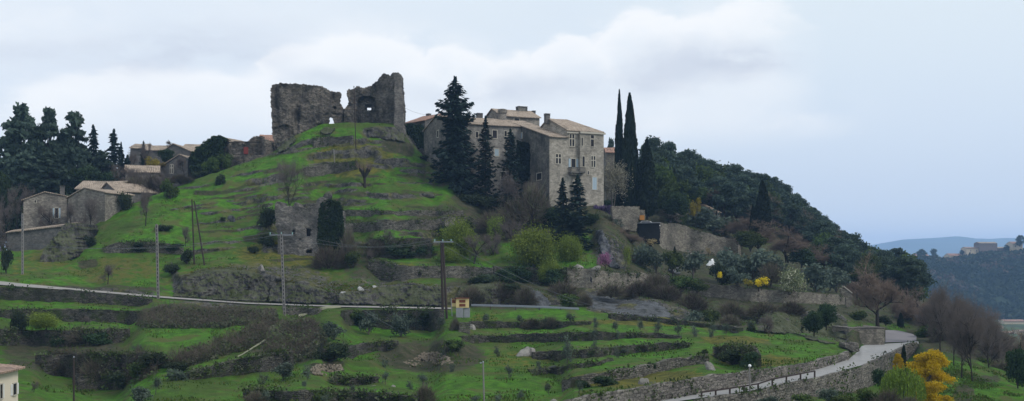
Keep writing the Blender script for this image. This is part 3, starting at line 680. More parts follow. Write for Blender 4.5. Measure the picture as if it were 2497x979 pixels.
for k, u, v, wpx, hpx, vb in (('GC', 1437, 689, 13, 15, 704), ('K6', 1020, 672, 16, 8, 680)):   # dark panels proud of the wall, standing for shade inside two holes
    D = min(Dat(u, vb - 2), Dat(u, vb - 30)) - .62; w_, h_ = wpx / F * D, hpx / F * D; c = np.array(P(u, v, D)); pl_ = [(-w_ / 2, 0), (w_ / 2, 0), (w_ / 2, h_ * .6), (w_ * .3, h_ * .9), (0, h_), (-w_ * .3, h_ * .9), (-w_ / 2, h_ * .6)]
    V = [c + [x, 0, z] for x, z in pl_] + [c + [x, .5, z] for x, z in pl_]; n = len(pl_); mb = MB(); mb.add(V, [tuple(range(n)), tuple(range(2 * n - 1, n - 1, -1))] + [(i + n, (i + 1) % n + n, (i + 1) % n, i) for i in range(n)]); mb.build('opening', M['glass'], WALLOBJ[k])
# ---------------------------------------------------------------- vegetation: leaf, twig and branch generators (numpy), then trees by kind
def rs(seed): return np.random.RandomState(seed)
def unit(n, r):
    v = r.normal(size=(n, 3)); return v / np.linalg.norm(v, axis=1)[:, None]
def cards(C, size, r, long=1.6, axis=None, flat=0.0):
    """leaf-sized quads at C; size scalar or array; axis = preferred long direction"""
    n = len(C); d = unit(n, r)
    if axis is not None: d = axis + d * .45; d /= np.linalg.norm(d, axis=1)[:, None]
    e = np.cross(d, unit(n, r)); 
    if flat: e = np.cross(d, np.array([0, 0, 1.0]) + unit(n, r) * (1 - flat))
    e /= (np.linalg.norm(e, axis=1)[:, None] + 1e-9)
    s = (np.broadcast_to(size, n) * r.uniform(.6, 1.3, n))[:, None]
    a, b = d * s * long / 2, e * s / 2
    V = np.stack([C - a, C + b * 1.0, C + a, C - b * 1.0], 1).reshape(-1, 3)
    Fc = np.arange(n * 4).reshape(n, 4)
    return V, Fc
def sticks(A, B, ra, rb, sides=3):
    """tapered prisms from A to B"""
    n = len(A); d = B - A; d = d / (np.linalg.norm(d, axis=1)[:, None] + 1e-9)
    ref = np.where(np.abs(d[:, 2:3]) < .9, [[0, 0, 1.0]], [[1.0, 0, 0]]); a = np.cross(d, ref); a /= np.linalg.norm(a, axis=1)[:, None]; b = np.cross(d, a)
    ra = np.broadcast_to(ra, n)[:, None]; rb = np.broadcast_to(rb, n)[:, None]; L = []
    for (Q, rr) in ((A, ra), (B, rb)):
        for k in range(sides):
            t = 2 * math.pi * k / sides; L.append(Q + (a * math.cos(t) + b * math.sin(t)) * rr)
    V = np.stack(L, 1).reshape(-1, 3); base = (np.arange(n) * sides * 2)[:, None]
    Fc = np.concatenate([base + np.array([[k, (k + 1) % sides, sides + (k + 1) % sides, sides + k]]) for k in range(sides)], 0)
    return V, Fc
def joinm(parts):
    V, Fc, n = [], [], 0
    for v, f in parts: V.append(v); Fc.append(f + n); n += len(v)
    return np.concatenate(V), np.concatenate(Fc)
def leafmesh(name, V, Fc, tone, mat): return new_mesh(name, V, Fc, M[mat], False, False, {'tone': tone})
def grow(r, h, spread, levels=4, kids=(5, 5, 5), trunk_frac=.35, up=.6, r0=None, len_decay=.62, lean=0.0, multi=1):
    """recursive limbs; returns segments per level: list of (A,B,ra,rb)"""
    r0 = r0 or h * .022; segs = [[] for _ in range(levels + 1)]
    def seg(A, d, L, ra, rb, lv, bend=.12, n=3):
        pts = [A]; 
        for i in range(n):
            d = d + r.normal(size=3) * bend; d /= np.linalg.norm(d); pts.append(pts[-1] + d * L / n)
        rr = np.linspace(ra, rb, n + 1)
        for i in range(n): segs[lv].append((pts[i], pts[i + 1], rr[i], rr[i + 1]))
        return pts, d
    def rec(A, d, L, ra, lv):
        pts, de = seg(A, d, L, ra, ra * .55, lv, .10 + .05 * lv, 3 if lv < 3 else 2)
        if lv >= levels: return
        k = kids[min(lv, len(kids) - 1)]
        for i in range(k):
            f = r.uniform(.35, 1.0) if i else 1.0; q = f * (len(pts) - 1); j = min(int(q), len(pts) - 2); p0 = pts[j] + (pts[j + 1] - pts[j]) * (q - j)
            side = r.normal(size=3); side -= de * side.dot(de); side /= np.linalg.norm(side)
            nd = de * up + side * spread * (1.0 if i else .4) + np.array([0, 0, .22]); nd /= np.linalg.norm(nd)
            rec(p0, nd, L * len_decay * r.uniform(.75, 1.2), ra * (.5 if i else .6), lv + 1)
    for m in range(multi):
        a = 2 * math.pi * m / max(multi, 1) + r.uniform(0, 1); off = np.array([math.cos(a), math.sin(a), 0]) * (h * .02 if multi > 1 else 0)
        d = np.array([math.cos(a) * (.25 if multi > 1 else 0) + lean, math.sin(a) * (.25 if multi > 1 else 0), 1.0]); d /= np.linalg.norm(d)
        rec(off, d, h * trunk_frac, r0 / (multi ** .5), 0)
    return segs
def segs_mesh(lst, sides):
    A = np.array([q[0] for q in lst]); B = np.array([q[1] for q in lst]); return sticks(A, B, np.array([q[2] for q in lst]), np.array([q[3] for q in lst]), sides)
def norm_h(pairs, h, w=None):
    """scale a list of vertex arrays so that the plant is h high and w wide (radius from the axis)"""
    top = max(p.max(0)[2] for p in pairs); rad = max(np.percentile(np.hypot(p[:, 0], p[:, 1]), 97) for p in pairs)
    sc = np.array([1.0, 1.0, h / top]) if w is None else np.array([w / 2 / rad, w / 2 / rad, h / top])
    return [p * sc for p in pairs]
def trunk_to(r, h, mat, limbs, r0, name='trunk', curve=.02, sides=6):
    mb = MB(); pts = [np.array([0, 0, -.6])]; n = 6
    for i in range(1, n + 1): pts.append(np.array([r.normal() * curve * h, r.normal() * curve * h, h * i / n]))
    mb.tube(pts, list(np.linspace(r0, r0 * .35, n + 1)), sides)
    for C in limbs:
        zf = min(max((C[2] / h) * r.uniform(.55, .8), .1), .98); q = zf * n; j = min(int(q), n - 1); p0 = pts[j] + (pts[j + 1] - pts[j]) * (q - j)
        mid = (p0 + C) / 2 + np.array([0, 0, .05 * h * r.uniform(-.3, 1)]); rr = r0 * .35
        mb.tube([p0, mid, C], [rr, rr * .6, rr * .25], 4, False)
    return mb.mesh(name, M[mat])
PROTO = {}
def proto(kind, var, parts, h, w): PROTO.setdefault(kind, []).append((parts, h, w))

def p_bare(kind, seed, h, w, mat, bark, levels=4, kids=(5, 5, 5, 5), trunk=.32, spread=.8, multi=1, twig=1.0, up=.6):
    r = rs(seed); sg = grow(r, h, spread, levels, kids, trunk, up, h * .02, .66, 0, multi)
    tv, tf = segs_mesh(sg[0] + sg[1] + (sg[2] if levels > 3 else []), 5)
    cl = sg[-1] + sg[-2] + ([] if levels > 3 else sg[2] if levels > 2 else [])
    A = np.array([q[0] for q in cl]); B = np.array([q[1] for q in cl]); rr = np.array([q[2] for q in cl])
    cv, cf = sticks(A, B, np.maximum(rr, .014 * twig), np.maximum(rr * .5, .008 * twig), 3)
    # fine twigs
    E = np.array([q[1] for q in sg[-1]]); k = 3; E2 = np.repeat(E, k, 0); d = unit(len(E2), r) + [0, 0, .5]
    fv, ff = sticks(E2, E2 + d * h * .035, .011 * twig, .005 * twig, 3)
    cv, cf = joinm([(cv, cf), (fv, ff)])
    tv, cv = norm_h([tv, cv], h, w)
    proto(kind, seed, [('trunk', new_mesh('trunk', tv, tf, M[bark], False, False)), ('crown', new_mesh('crown', cv, cf, M[mat], False, False))], h, w)
def p_leafy(kind, seed, h, w, mat, bark, per=5, leaf=.3, kids=(4, 5, 5), levels=3, trunk=.3, spread=.85, multi=1, blob=.5, up=.6, droop=0.0):
    """open tree: limbs from grow(), leaves round the outer twigs"""
    r = rs(seed); sg = grow(r, h, spread, levels, kids, trunk, up, h * .02, .66, 0, multi)
    tv, tf = segs_mesh(sg[0] + sg[1] + sg[2], 4)
    cl = sg[-1]; A = np.array([q[0] for q in cl]); B = np.array([q[1] for q in cl])
    n = len(A) * per; f = r.uniform(0, 1.1, (n, 1)); i = np.repeat(np.arange(len(A)), per)
    C = A[i] * (1 - f) + B[i] * f + r.normal(size=(n, 3)) * blob
    if droop: C[:, 2] -= np.abs(r.normal(size=n)) * droop
    sv, sf = sticks(A, B, .014, .008, 3)
    (tv, C, sv) = norm_h([tv, C, sv], h, w); C = C[C[:, 2] > .05 * h]; n = len(C); tone = np.clip(r.uniform(0, 1, n) * .6 + .4 * (vn(C[:, 0] * .8, C[:, 1] * .8, C[:, 2] * .8, seed) * .5 + .5), 0, 1)
    ax = np.array([0, 0, -1.0]) if droop else None
    lv, lf = cards(C, leaf, r, 2.2 if droop else 1.5, None if ax is None else np.repeat(ax[None], n, 0))
    cr = leafmesh('crown', lv, lf, np.repeat(tone, 4), mat)
    tv2, tf2 = joinm([(tv, tf), (sv, sf)])
    proto(kind, seed, [('trunk', new_mesh('trunk', tv2, tf2, M[bark], False, False)), ('crown', cr)], h, w)
def clump_crown(r, centers, radii, n, leaf, squash=.6, seed=0, surf=.55):
    C, T = [], []
    for c, rad in zip(centers, radii):
        m = max(6, int(n * rad * rad)); d = unit(m, r); rr = rad * np.where(r.uniform(size=(m, 1)) < .14, r.uniform(1.0, 1.35, (m, 1)), r.uniform(surf, 1.06, (m, 1))) * (1 + .28 * vn(d[:, 0] * 2.3 + c[0], d[:, 1] * 2.3 + c[1], d[:, 2] * 2.3 + c[2], seed)[:, None])
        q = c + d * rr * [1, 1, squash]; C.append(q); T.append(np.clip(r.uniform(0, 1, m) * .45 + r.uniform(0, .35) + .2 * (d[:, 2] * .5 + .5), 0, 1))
    return np.concatenate(C), np.concatenate(T)
def p_pine(seed, h, w, umbrella=True, mat='pine', kind='pine_tree', n=90, leaf=.42):
    r = rs(seed); cs, ra = [], []
    lo = .45 if umbrella else .08
    for i in range(26 if umbrella else 90):
        z = r.uniform(lo, .97); prof = (math.sin(math.pi * min(1, ((z - lo) / (1 - lo)) * .8 + .22)) ** .6) if umbrella else (1.06 - z) ** .6 * (1 + .25 * math.sin(z * 19 + seed))
        a = r.uniform(0, 2 * math.pi); rad = w / 2 * prof * math.sqrt(r.uniform(.05, 1)) * .85
        cs.append(np.array([math.cos(a) * rad, math.sin(a) * rad, z * h])); ra.append(w * (r.uniform(.10, .19) if umbrella else r.uniform(.10, .17) * (1.25 - .75 * z)))
    cs.append(np.array([0, 0, h * .95])); ra.append(w * .12)
    C, T = clump_crown(r, cs, ra, n, leaf, .62, seed, .3)
    V, Fc = cards(C, leaf, r, 1.7)
    tr = trunk_to(r, h * .93, 'barkd', cs[::2], h * .016, curve=.012)
    proto(kind, seed, [('trunk', tr), ('crown', leafmesh('crown', V, Fc, np.repeat(T, 4), mat))], h, w)
def p_fir(kind, seed, h, w, levels=34, mat='fir', dens=26, leaf=.45, gap=.0, droop=.25, base=.03, power=.8, prof=None):
    r = rs(seed); C, X, T, SA, SB = [], [], [], [], []
    for L in range(levels):
        z = base + (1 - base) * (L / levels) ** .95; R = w / 2 * (((1 - z) ** power) if prof is None else float(np.interp(z, *zip(*prof)))) * r.uniform(.82, 1.12) + .12
        nb = r.randint(6, 9)
        for b in range(nb):
            if r.uniform() < gap: continue
            a = 2 * math.pi * b / nb + r.uniform(0, 1.2); q = R * r.uniform(.62, 1.12); dr = droop * q * r.uniform(.6, 1.3)
            dz = np.array([math.cos(a), math.sin(a), 0]); p0 = np.array([0, 0, z * h]); m = max(5, int(dens * q / (w / 2) * r.uniform(.7, 1.2)) + 4)
            t = r.uniform(.12, 1.0, m)[:, None]
            line = p0 + dz * q * t + np.array([0, 0, 1.0]) * (-dr * np.sin(t * 2.1) + .18 * q * t ** 3)
            side = np.cross(dz, [0, 0, 1.0]); wd = (1 - t * .75) * q * .30
            pts = line + side * r.normal(size=(m, 1)) * wd * .6 - np.array([0, 0, 1.0]) * np.abs(r.normal(size=(m, 1))) * .02 * h * .5
            C.append(pts); X.append(np.repeat((dz + [0, 0, -.25])[None], m, 0)); tone = r.uniform(0, .45); T.append(np.clip(tone + r.uniform(0, .55, m), 0, 1)); SA.append(p0); SB.append(p0 + dz * q * .9 + np.array([0, 0, -dr * .9]))
    # leader
    m = 26; C.append(np.stack([r.normal(size=m) * .05, r.normal(size=m) * .05, h * r.uniform(.93, 1.0, m)], 1)); X.append(np.repeat([[0, 0, 1.0]], m, 0)); T.append(r.uniform(0, 1, m))
    C, X, T = np.concatenate(C), np.concatenate(X), np.concatenate(T)
    V, Fc = cards(C, leaf, r, 1.9, X, .5)
    mb = MB(); mb.tube([(0, 0, -.8), (0, 0, h * .5), (0, 0, h * .97)], [h * .018, h * .011, .03], 7)
    sv, sf = sticks(np.array(SA), np.array(SB), .05, .015, 3)
    v2, f2 = joinm([(np.array(mb.V), np.array([list(f) for f in mb.F if len(f) == 4])), (sv, sf)])
    proto(kind, seed, [('trunk', new_mesh('trunk', v2, f2, M['barkd'], False, False)), ('crown', leafmesh('crown', V, Fc, np.repeat(T, 4), mat))], h, w)
def p_cypress(seed, h, w, n=6000, leaf=.36, kind='cypress_tree', mat='cypress'):
    r = rs(seed); z = r.uniform(.02, 1, n) ** .95; a = r.uniform(0, 2 * math.pi, n)
    prof = np.minimum(1, (z / .12) ** .5) * (1 - np.maximum(0, z - .1) ** 1.7 / (.9 ** 1.7)) ** .75
    lump = 1 + .22 * vn(a * 1.6, z * h * .55, seed=seed) + .12 * vn(a * 3, z * h * 1.6, seed=seed + 1)
    R = w / 2 * prof * lump * r.uniform(.5, 1.05, n)
    C = np.stack([np.cos(a) * R, np.sin(a) * R, z * h], 1) + np.stack([.06 * h / 10 * vn(z * 4, z * 0, seed=seed)] * 2 + [z * 0], 1)
    T = np.clip(.5 * r.uniform(0, 1, n) + .5 * (vn(a * 2, z * h * .6, seed=seed + 2) * .5 + .5), 0, 1)
    V, Fc = cards(C, leaf, r, 2.1, np.repeat([[0, 0, 1.0]], n, 0))
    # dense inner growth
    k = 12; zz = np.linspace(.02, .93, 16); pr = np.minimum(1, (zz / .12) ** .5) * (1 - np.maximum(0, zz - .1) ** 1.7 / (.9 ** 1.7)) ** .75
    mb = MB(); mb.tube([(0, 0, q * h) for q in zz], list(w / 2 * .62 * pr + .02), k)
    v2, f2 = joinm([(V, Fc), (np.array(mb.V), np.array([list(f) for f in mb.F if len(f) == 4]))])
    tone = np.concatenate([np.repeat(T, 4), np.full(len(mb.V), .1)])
    tb = MB(); tb.tube([(0, 0, -.6), (0, 0, h * .3)], [w * .07, w * .05], 6)
    proto(kind, seed, [('trunk', tb.mesh('trunk', M['barkd'])), ('crown', leafmesh('crown', v2, f2, tone, mat))], h, w)
def p_bush(kind, seed, h, w, mat, n=70, leaf=.22, clumps=9, squash=.75, core=True, bark='barkd', stems=True):
    r = rs(seed); cs, ra = [], []
    for i in range(clumps):
        a = r.uniform(0, 2 * math.pi); q = w / 2 * math.sqrt(r.uniform(0, 1)) * .68; rad = w * r.uniform(.17, .27)
        cs.append(np.array([math.cos(a) * q, math.sin(a) * q, min(h - rad * squash, max(rad * squash * .6, h * r.uniform(.25, .8)))])); ra.append(rad)
    C, T = clump_crown(r, cs, ra, n * 6.5 / max(w, 1) ** .5, leaf, squash, seed, .72 if core else .2)
    C = C[:, :]; keep = C[:, 2] > -.1; C, T = C[keep], T[keep]
    V, Fc = cards(C, leaf, r, 1.5); parts = [(V, Fc)]; tone = [np.repeat(T, 4)]
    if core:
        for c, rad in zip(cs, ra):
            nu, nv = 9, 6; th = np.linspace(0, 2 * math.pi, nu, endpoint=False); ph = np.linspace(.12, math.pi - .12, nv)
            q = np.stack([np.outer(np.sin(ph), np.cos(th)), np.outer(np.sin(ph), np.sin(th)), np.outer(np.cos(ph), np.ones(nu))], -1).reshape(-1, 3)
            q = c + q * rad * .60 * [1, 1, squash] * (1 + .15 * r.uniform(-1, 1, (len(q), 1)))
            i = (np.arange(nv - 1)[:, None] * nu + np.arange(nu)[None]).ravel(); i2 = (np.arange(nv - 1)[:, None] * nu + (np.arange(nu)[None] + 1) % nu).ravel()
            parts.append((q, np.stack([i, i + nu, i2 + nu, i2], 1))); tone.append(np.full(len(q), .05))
    v2, f2 = joinm(parts); ps = [('crown', leafmesh('crown', v2, f2, np.concatenate(tone), mat))]
    if stems:
        mb = MB(); mb.tube([(0, 0, -.5), (0, 0, h * .35)], [w * .03, w * .02], 5)
        for c in cs[:6]: mb.tube([(0, 0, .05), c], [w * .018, w * .008], 4, False)
        ps.insert(0, ('stem', mb.mesh('stem', M[bark])))
    proto(kind, seed, ps, h, w)
def p_twiggy(kind, seed, h, w, mat, n=900, sl=.8, leaves=0, lmat=None):
    """rounded mass of thin bare stems"""
    r = rs(seed); m = 14; mb = MB()
    for i in range(m):
        a = r.uniform(0, 2 * math.pi); q = r.uniform(.3, 1) * w * .32; mb.tube([(0, 0, -.4), (math.cos(a) * q * .5, math.sin(a) * q * .5, h * .4), (math.cos(a) * q, math.sin(a) * q, h * .8)], [.05, .03, .015], 4, False)
    d = unit(n, r); d[:, 2] = np.abs(d[:, 2]); rad = r.uniform(.35, 1.0, (n, 1)) ** .6 * (1 + .2 * vn(d[:, 0] * 2, d[:, 1] * 2, d[:, 2] * 2, seed)[:, None])
    A = d * rad * [w / 2, w / 2, h] * .85; B = A + (d + r.normal(size=(n, 3)) * .5 + [0, 0, .3]) * sl * r.uniform(.4, 1, (n, 1))
    V, Fc = sticks(A, B, .030, .010, 3); tone = np.repeat(r.uniform(0, 1, n), 6)
    me = new_mesh('crown', V, Fc, M[mat], False, False, {'tone': tone}); ps = [('stem', mb.mesh('stem', M['barkd'])), ('crown', me)]
    proto(kind, seed, ps, h, w)

for s in (1, 2, 3, 4): p_pine(s, 12, 8.5 + s * .4, True)
for s in (5, 6, 7): p_pine(s, 18, 10 - s * .3, False, 'pine', 'dense_pine', 100, .5)
p_fir('fir_tree', 11, 23, 11.5, 44, 'fir', 52, .55, .04, .20, .02, .85, [(0, .85), (.25, .82), (.45, .68), (.56, .55), (.62, .48), (.66, .62), (.72, .80), (.80, .60), (.90, .28), (1, .02)])
p_fir('spruce_tree', 12, 16, 6.5, 30, 'fir', 30, .42, .16, .30, .02, .62, [(0, .9), (.3, .85), (.5, .8), (.58, .55), (.72, .55), (.85, .3), (1, .03)]); p_fir('spruce_tree', 13, 16, 6.0, 28, 'fir', 30, .42, .18, .34, .02, .55)
p_fir('conical_fir', 17, 14, 6.0, 30, 'fir', 34, .42, .05, .2, .02, .75)
for s in (14, 15): p_cypress(s, 16, 3.0, 7000)
for s in (21, 22, 23, 24): p_leafy('olive_tree', s, 3.0, 2.2, 'olive', 'barkg', 5, .13, (4, 4, 4), 3, .25, .9, 1, .16)
for s in (25, 26): p_bush('olive_bush', s, 3.2, 3.4, 'olive', 46, .24, 12, .85, False, 'barkg')
for s in (31, 32, 33): p_bare('bare_tree', s, 9, 8, 'twig', 'barkd', 4, (5, 5, 5, 5), .30, .8)
for s in (34, 35): p_bare('warm_bare_tree', s, 9, 9, 'twig_warm', 'barkd', 4, (5, 6, 6, 5), .28, .9)
for s in (36, 37): p_bare('pale_bare_tree', s, 5, 5, 'twig_pale', 'barkg', 4, (5, 5, 4, 4), .25, .95)
for s in (38, 39): p_bare('tall_bare_tree', s, 18, 10, 'twig', 'barkd', 4, (8, 7, 6, 5), .42, .66, 1, 1.25)
p_bare('coppice_tree', 40, 9, 7, 'twig', 'barkd', 4, (4, 5, 4, 3), .42, .50, 4, .8, .8)
for s in (41, 42, 43): p_leafy('willow_tree', s, 8, 6.5, 'willow', 'barkd', 40, .155, (6, 7, 6), 3, .22, .85, 1, .42)
for s in (44, 45): p_leafy('budding_tree', s, 6, 5, 'spring', 'barkg', 9, .13, (5, 5, 5), 3, .28, .85, 1, .25)
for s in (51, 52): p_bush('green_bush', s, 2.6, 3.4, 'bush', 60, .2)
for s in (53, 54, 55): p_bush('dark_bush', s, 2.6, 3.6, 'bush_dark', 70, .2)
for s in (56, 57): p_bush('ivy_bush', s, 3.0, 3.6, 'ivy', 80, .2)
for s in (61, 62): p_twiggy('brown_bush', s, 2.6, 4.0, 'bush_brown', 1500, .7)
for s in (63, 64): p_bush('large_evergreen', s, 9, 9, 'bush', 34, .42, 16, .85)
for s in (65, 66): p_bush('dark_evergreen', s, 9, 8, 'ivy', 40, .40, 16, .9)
p_bush('forsythia_bush', 71, 2.6, 3.0, 'forsythia', 60, .2, 8, .9, False)
p_bush('gold_bush', 72, 4, 4.6, 'gold', 40, .26, 9, .9, False)
p_leafy('blossom_bush', 73, 5, 5, 'blossom', 'barkg', 9, .20, (5, 6, 5), 3, .2, .9, 1, .35)
p_leafy('faded_blossom_tree', 74, 9, 7, 'palebl', 'barkg', 5, .18, (5, 6, 5), 3, .25, .75, 2, .4)
p_leafy('pink_blossom_tree', 75, 4, 4.6, 'pink', 'barkd', 5, .18, (5, 5, 5), 3, .3, .95, 1, .2)
p_bush('wisteria', 76, 3.4, 4, 'purple', 40, .26, 8, .8, False)
p_bush('reed_clump', 77, 2.6, 2.0, 'reed', 60, .2, 6, 1.2, False)
def p_weeping():
    r = rs(81); h, w = 7, 5.2; C, X, T = [], [], []
    for i in range(340):
        a = r.uniform(0, 2 * math.pi); q = w / 2 * math.sqrt(r.uniform(.02, 1)); top = h * (1 - .38 * (q / (w / 2)) ** 2) * r.uniform(.86, 1); L = r.uniform(.35, .75) * h; m = int(L * 9)
        t = r.uniform(0, 1, m); s = r.normal(size=2) * .12
        C.append(np.stack([math.cos(a) * q * (1 + .12 * t) + s[0], math.sin(a) * q * (1 + .12 * t) + s[1], np.maximum(top - t * L, .15)], 1)); T.append(np.clip(r.uniform(.1, .7) + r.uniform(0, .3, m), 0, 1))
    C = np.concatenate(C); T = np.concatenate(T); V, Fc = cards(C, .12, r, 3.0, np.repeat([[0, 0, -1.0]], len(C), 0))
    sg = grow(r, h * .9, .8, 3, (6, 5, 4), .35, .6); tv, tf = segs_mesh(sg[0] + sg[1] + sg[2], 4); (tv,) = norm_h([tv], h * .85, w * .7)
    proto('weeping_willow', 81, [('trunk', new_mesh('trunk', tv, tf, M['barkg'], False, False)), ('crown', leafmesh('crown', V, Fc, np.repeat(T, 4), 'willow'))], h, w)
p_weeping()
def p_mimosa():
    r = rs(82); h, w = 8, 8; cs, ra = [], []
    for i in range(74):
        a = r.uniform(0, 2 * math.pi); z = r.uniform(.10, .93); q = w / 2 * (1 - (z - .35) ** 2 * 1.9) * math.sqrt(r.uniform(.25, 1)) * .82
        cs.append(np.array([math.cos(a) * q, math.sin(a) * q, z * h])); ra.append(r.uniform(.65, 1.15))
    C, T = clump_crown(r, cs, ra, 620, .17, .6, 4, .45); V, Fc = cards(C, .145, r, 1.5)
    tr = trunk_to(r, h * .8, 'barkg', cs[::2], .16)
    proto('mimosa_tree', 82, [('trunk', tr), ('crown', leafmesh('crown', V, Fc, np.repeat(T, 4), 'mimosa'))], h, w)
p_mimosa()
def p_pollard():
    r = rs(83); h, w = 4.6, 4.0; mb = MB(); mb.tube([(0, 0, -.5), (.08, 0, 1.0), (0, 0, 1.9)], [.34, .26, .34], 8); B = []
    for i in range(7):
        a = i * .9 + r.uniform(-.2, .2); e = np.array([math.cos(a) * 1.35 * r.uniform(.8, 1.1), math.sin(a) * 1.0, 3.0 + r.uniform(-.3, .5)]); mb.tube([(0, 0, 1.7), e * [.6, .6, .85], e], [.26, .19, .17], 6); B.append(e)
    A = np.repeat(np.array(B), 34, 0); d = unit(len(A), r); d[:, 2] = np.abs(d[:, 2]) + .5; V, Fc = sticks(A, A + d * r.uniform(.4, 1.15, (len(A), 1)), .03, .012, 3)
    proto('pollard_tree', 83, [('trunk', mb.mesh('trunk', M['barkd'])), ('crown', new_mesh('crown', V, Fc, M['twig_warm'], False, False))], h, w)
p_pollard()
# tiny trees for the far valley side: one mesh each
for s in (91, 92, 93):
    r = rs(s); cs = [unit(1, r)[0] * 3 * [1, 1, .6] + [0, 0, 5] for _ in range(6)]; C, T = clump_crown(r, cs, [2.8] * 6, 5, 1, .8, s, .7); V, Fc = cards(C, 2.2, r, 1.3)
    proto('far_tree', s, [('crown', leafmesh('crown', V, Fc, np.repeat(T, 4), 'farwood'))], 9, 9)

ZF = 0
def plant(kind, u, vb, vt, wpx, label, cat=None, group=None, D=None, var=None, sink=.12, name=None, rot=None, single=False, dD=0.0):
    """stand a plant of a kind on the hill where column u and row vb meet it; vt = row of its top, wpx = its width in photo pixels"""
    global ZF; ZF += 1
    if D is None: p = ground(u, vb) + [0, dD, 0]; 
    else: p = np.array(P(u, vb, D))
    Dp = p[1]; H = (vb - vt) / F * Dp; W = wpx / F * Dp
    ps, h, w = PROTO[kind][(ZF if var is None else var) % len(PROTO[kind])]
    nm = name or kind.replace('warm_', '').replace('pale_', '').replace('tall_', '').replace('dark_', '').replace('green_', '').replace('brown_', '').replace('far_', '').replace('dense_', '').replace('large_', '').replace('ivy_bush', 'bush')
    sc = (W / w, W / w, H / h); rz = (ZF * 2.399) % 6.283 if rot is None else rot
    if single or len(ps) == 1:
        o = link(nm, ps[-1][1], None, label, cat, group)
    else:
        o = link(nm, None, None, label, cat, group)
        for pn, me in ps: link(pn, me, o)
    o.location = (p[0], p[1], p[2] - sink); o.scale = sc; o.rotation_euler = (0, 0, rz)
    return o
ORD = 'first second third fourth fifth sixth seventh eighth ninth tenth eleventh twelfth thirteenth fourteenth fifteenth sixteenth seventeenth eighteenth nineteenth twentieth'.split()
def nth(i): return ORD[i] if i < 20 else ('twenty-' + ORD[i - 20] if i < 29 else 'thirtieth' if i == 29 else 'thirty-' + ORD[i - 30] if i < 39 else 'fortieth' if i == 39 else 'forty-' + ORD[i - 40])
# ---------------------------------------------------------------- buildings
class Fr:
    """a house frame: front edge between two ground points, s along it, t back from it"""
    def __init__(s, u0, D0, u1, D1):
        a = np.array([(u0 - U0) / F * D0, D0]); b = np.array([(u1 - U0) / F * D1, D1]); s.o = a; s.L = float(np.linalg.norm(b - a))
        s.e1 = (b - a) / s.L; s.e2 = np.array([-s.e1[1], s.e1[0]])
    def w(s, a, t, z): q = s.o + s.e1 * a + s.e2 * t; return (q[0], q[1], z)
    def hit(s, axis, val, u, v):
        d = np.array([(u - U0) / F, 1.0]); e, o = (s.e2, s.o @ s.e2) if axis == 't' else (s.e1, s.o @ s.e1)
        k = (val + o) / (d @ e); q = d * k - s.o
        return float(q @ s.e1), float(q @ s.e2), (VH - v) / F * k
    def box(s, mb, a0, a1, t0, t1, z0, z1):
        e1, e2 = np.append(s.e1, 0), np.append(s.e2, 0)
        return mb.box(s.w(a0, t0, z0), e1 * (a1 - a0), e2 * (t1 - t0), (0, 0, z1 - z0))
def zz(v, D): return (VH - v) / F * D
def prism(fr, pts_sz, t0, t1, axis='t'):
    """extrude polygon given in (s,z) between t0 and t1 (or (t,z) along s)"""
    mb = MB(); n = len(pts_sz); g = (lambda a, z, t: fr.w(a, t, z)) if axis == 't' else (lambda a, z, t: fr.w(t, a, z))
    V = [g(a, z, t0) for a, z in pts_sz] + [g(a, z, t1) for a, z in pts_sz]
    Fc = [tuple(range(n)), tuple(range(2 * n - 1, n - 1, -1))] + [(i + n, (i + 1) % n + n, (i + 1) % n, i) for i in range(n)]
    mb.add(V, Fc); return mb
def fixn(me):
    import bmesh
    bm = bmesh.new(); bm.from_mesh(me); bmesh.ops.recalc_face_normals(bm, faces=bm.faces); bm.to_mesh(me); bm.free(); return me
def roof_slab(fr, quad, th=.16, wav=0.0):
    """quad: four (s,t,z) corners of a slope; returns a thick, slightly sagging sheet"""
    q = [np.array(fr.w(*p)) for p in quad]; n = 9; V = []; r = rs(int(abs(q[0][0] * 7 + q[0][1])) % 999)
    for k in (0, 1):
        for i in range(n):
            for j in range(n):
                a, b = i / (n - 1), j / (n - 1); p = (q[0] * (1 - a) + q[1] * a) * (1 - b) + (q[3] * (1 - a) + q[2] * a) * b
                p = p + np.array([0, 0, -th * k - .10 * math.sin(math.pi * a) * .6 + .035 * float(vn(p[0] * .9, p[1] * .9, seed=4))]); V.append(p)
    Fc = []; m = n * n
    for i in range(n - 1):
        for j in range(n - 1):
            a = i * n + j; Fc.append((a, a + n, a + n + 1, a + 1)); Fc.append((a + m, a + 1 + m, a + n + 1 + m, a + n + m))
    e = [i * n for i in range(n)] + [(n - 1) * n + j for j in range(1, n)] + [i * n + n - 1 for i in range(n - 2, -1, -1)] + [j for j in range(n - 2, 0, -1)]
    for i in range(len(e)): a, b = e[i], e[(i + 1) % len(e)]; Fc.append((b, a, a + m, b + m))
    return V, Fc
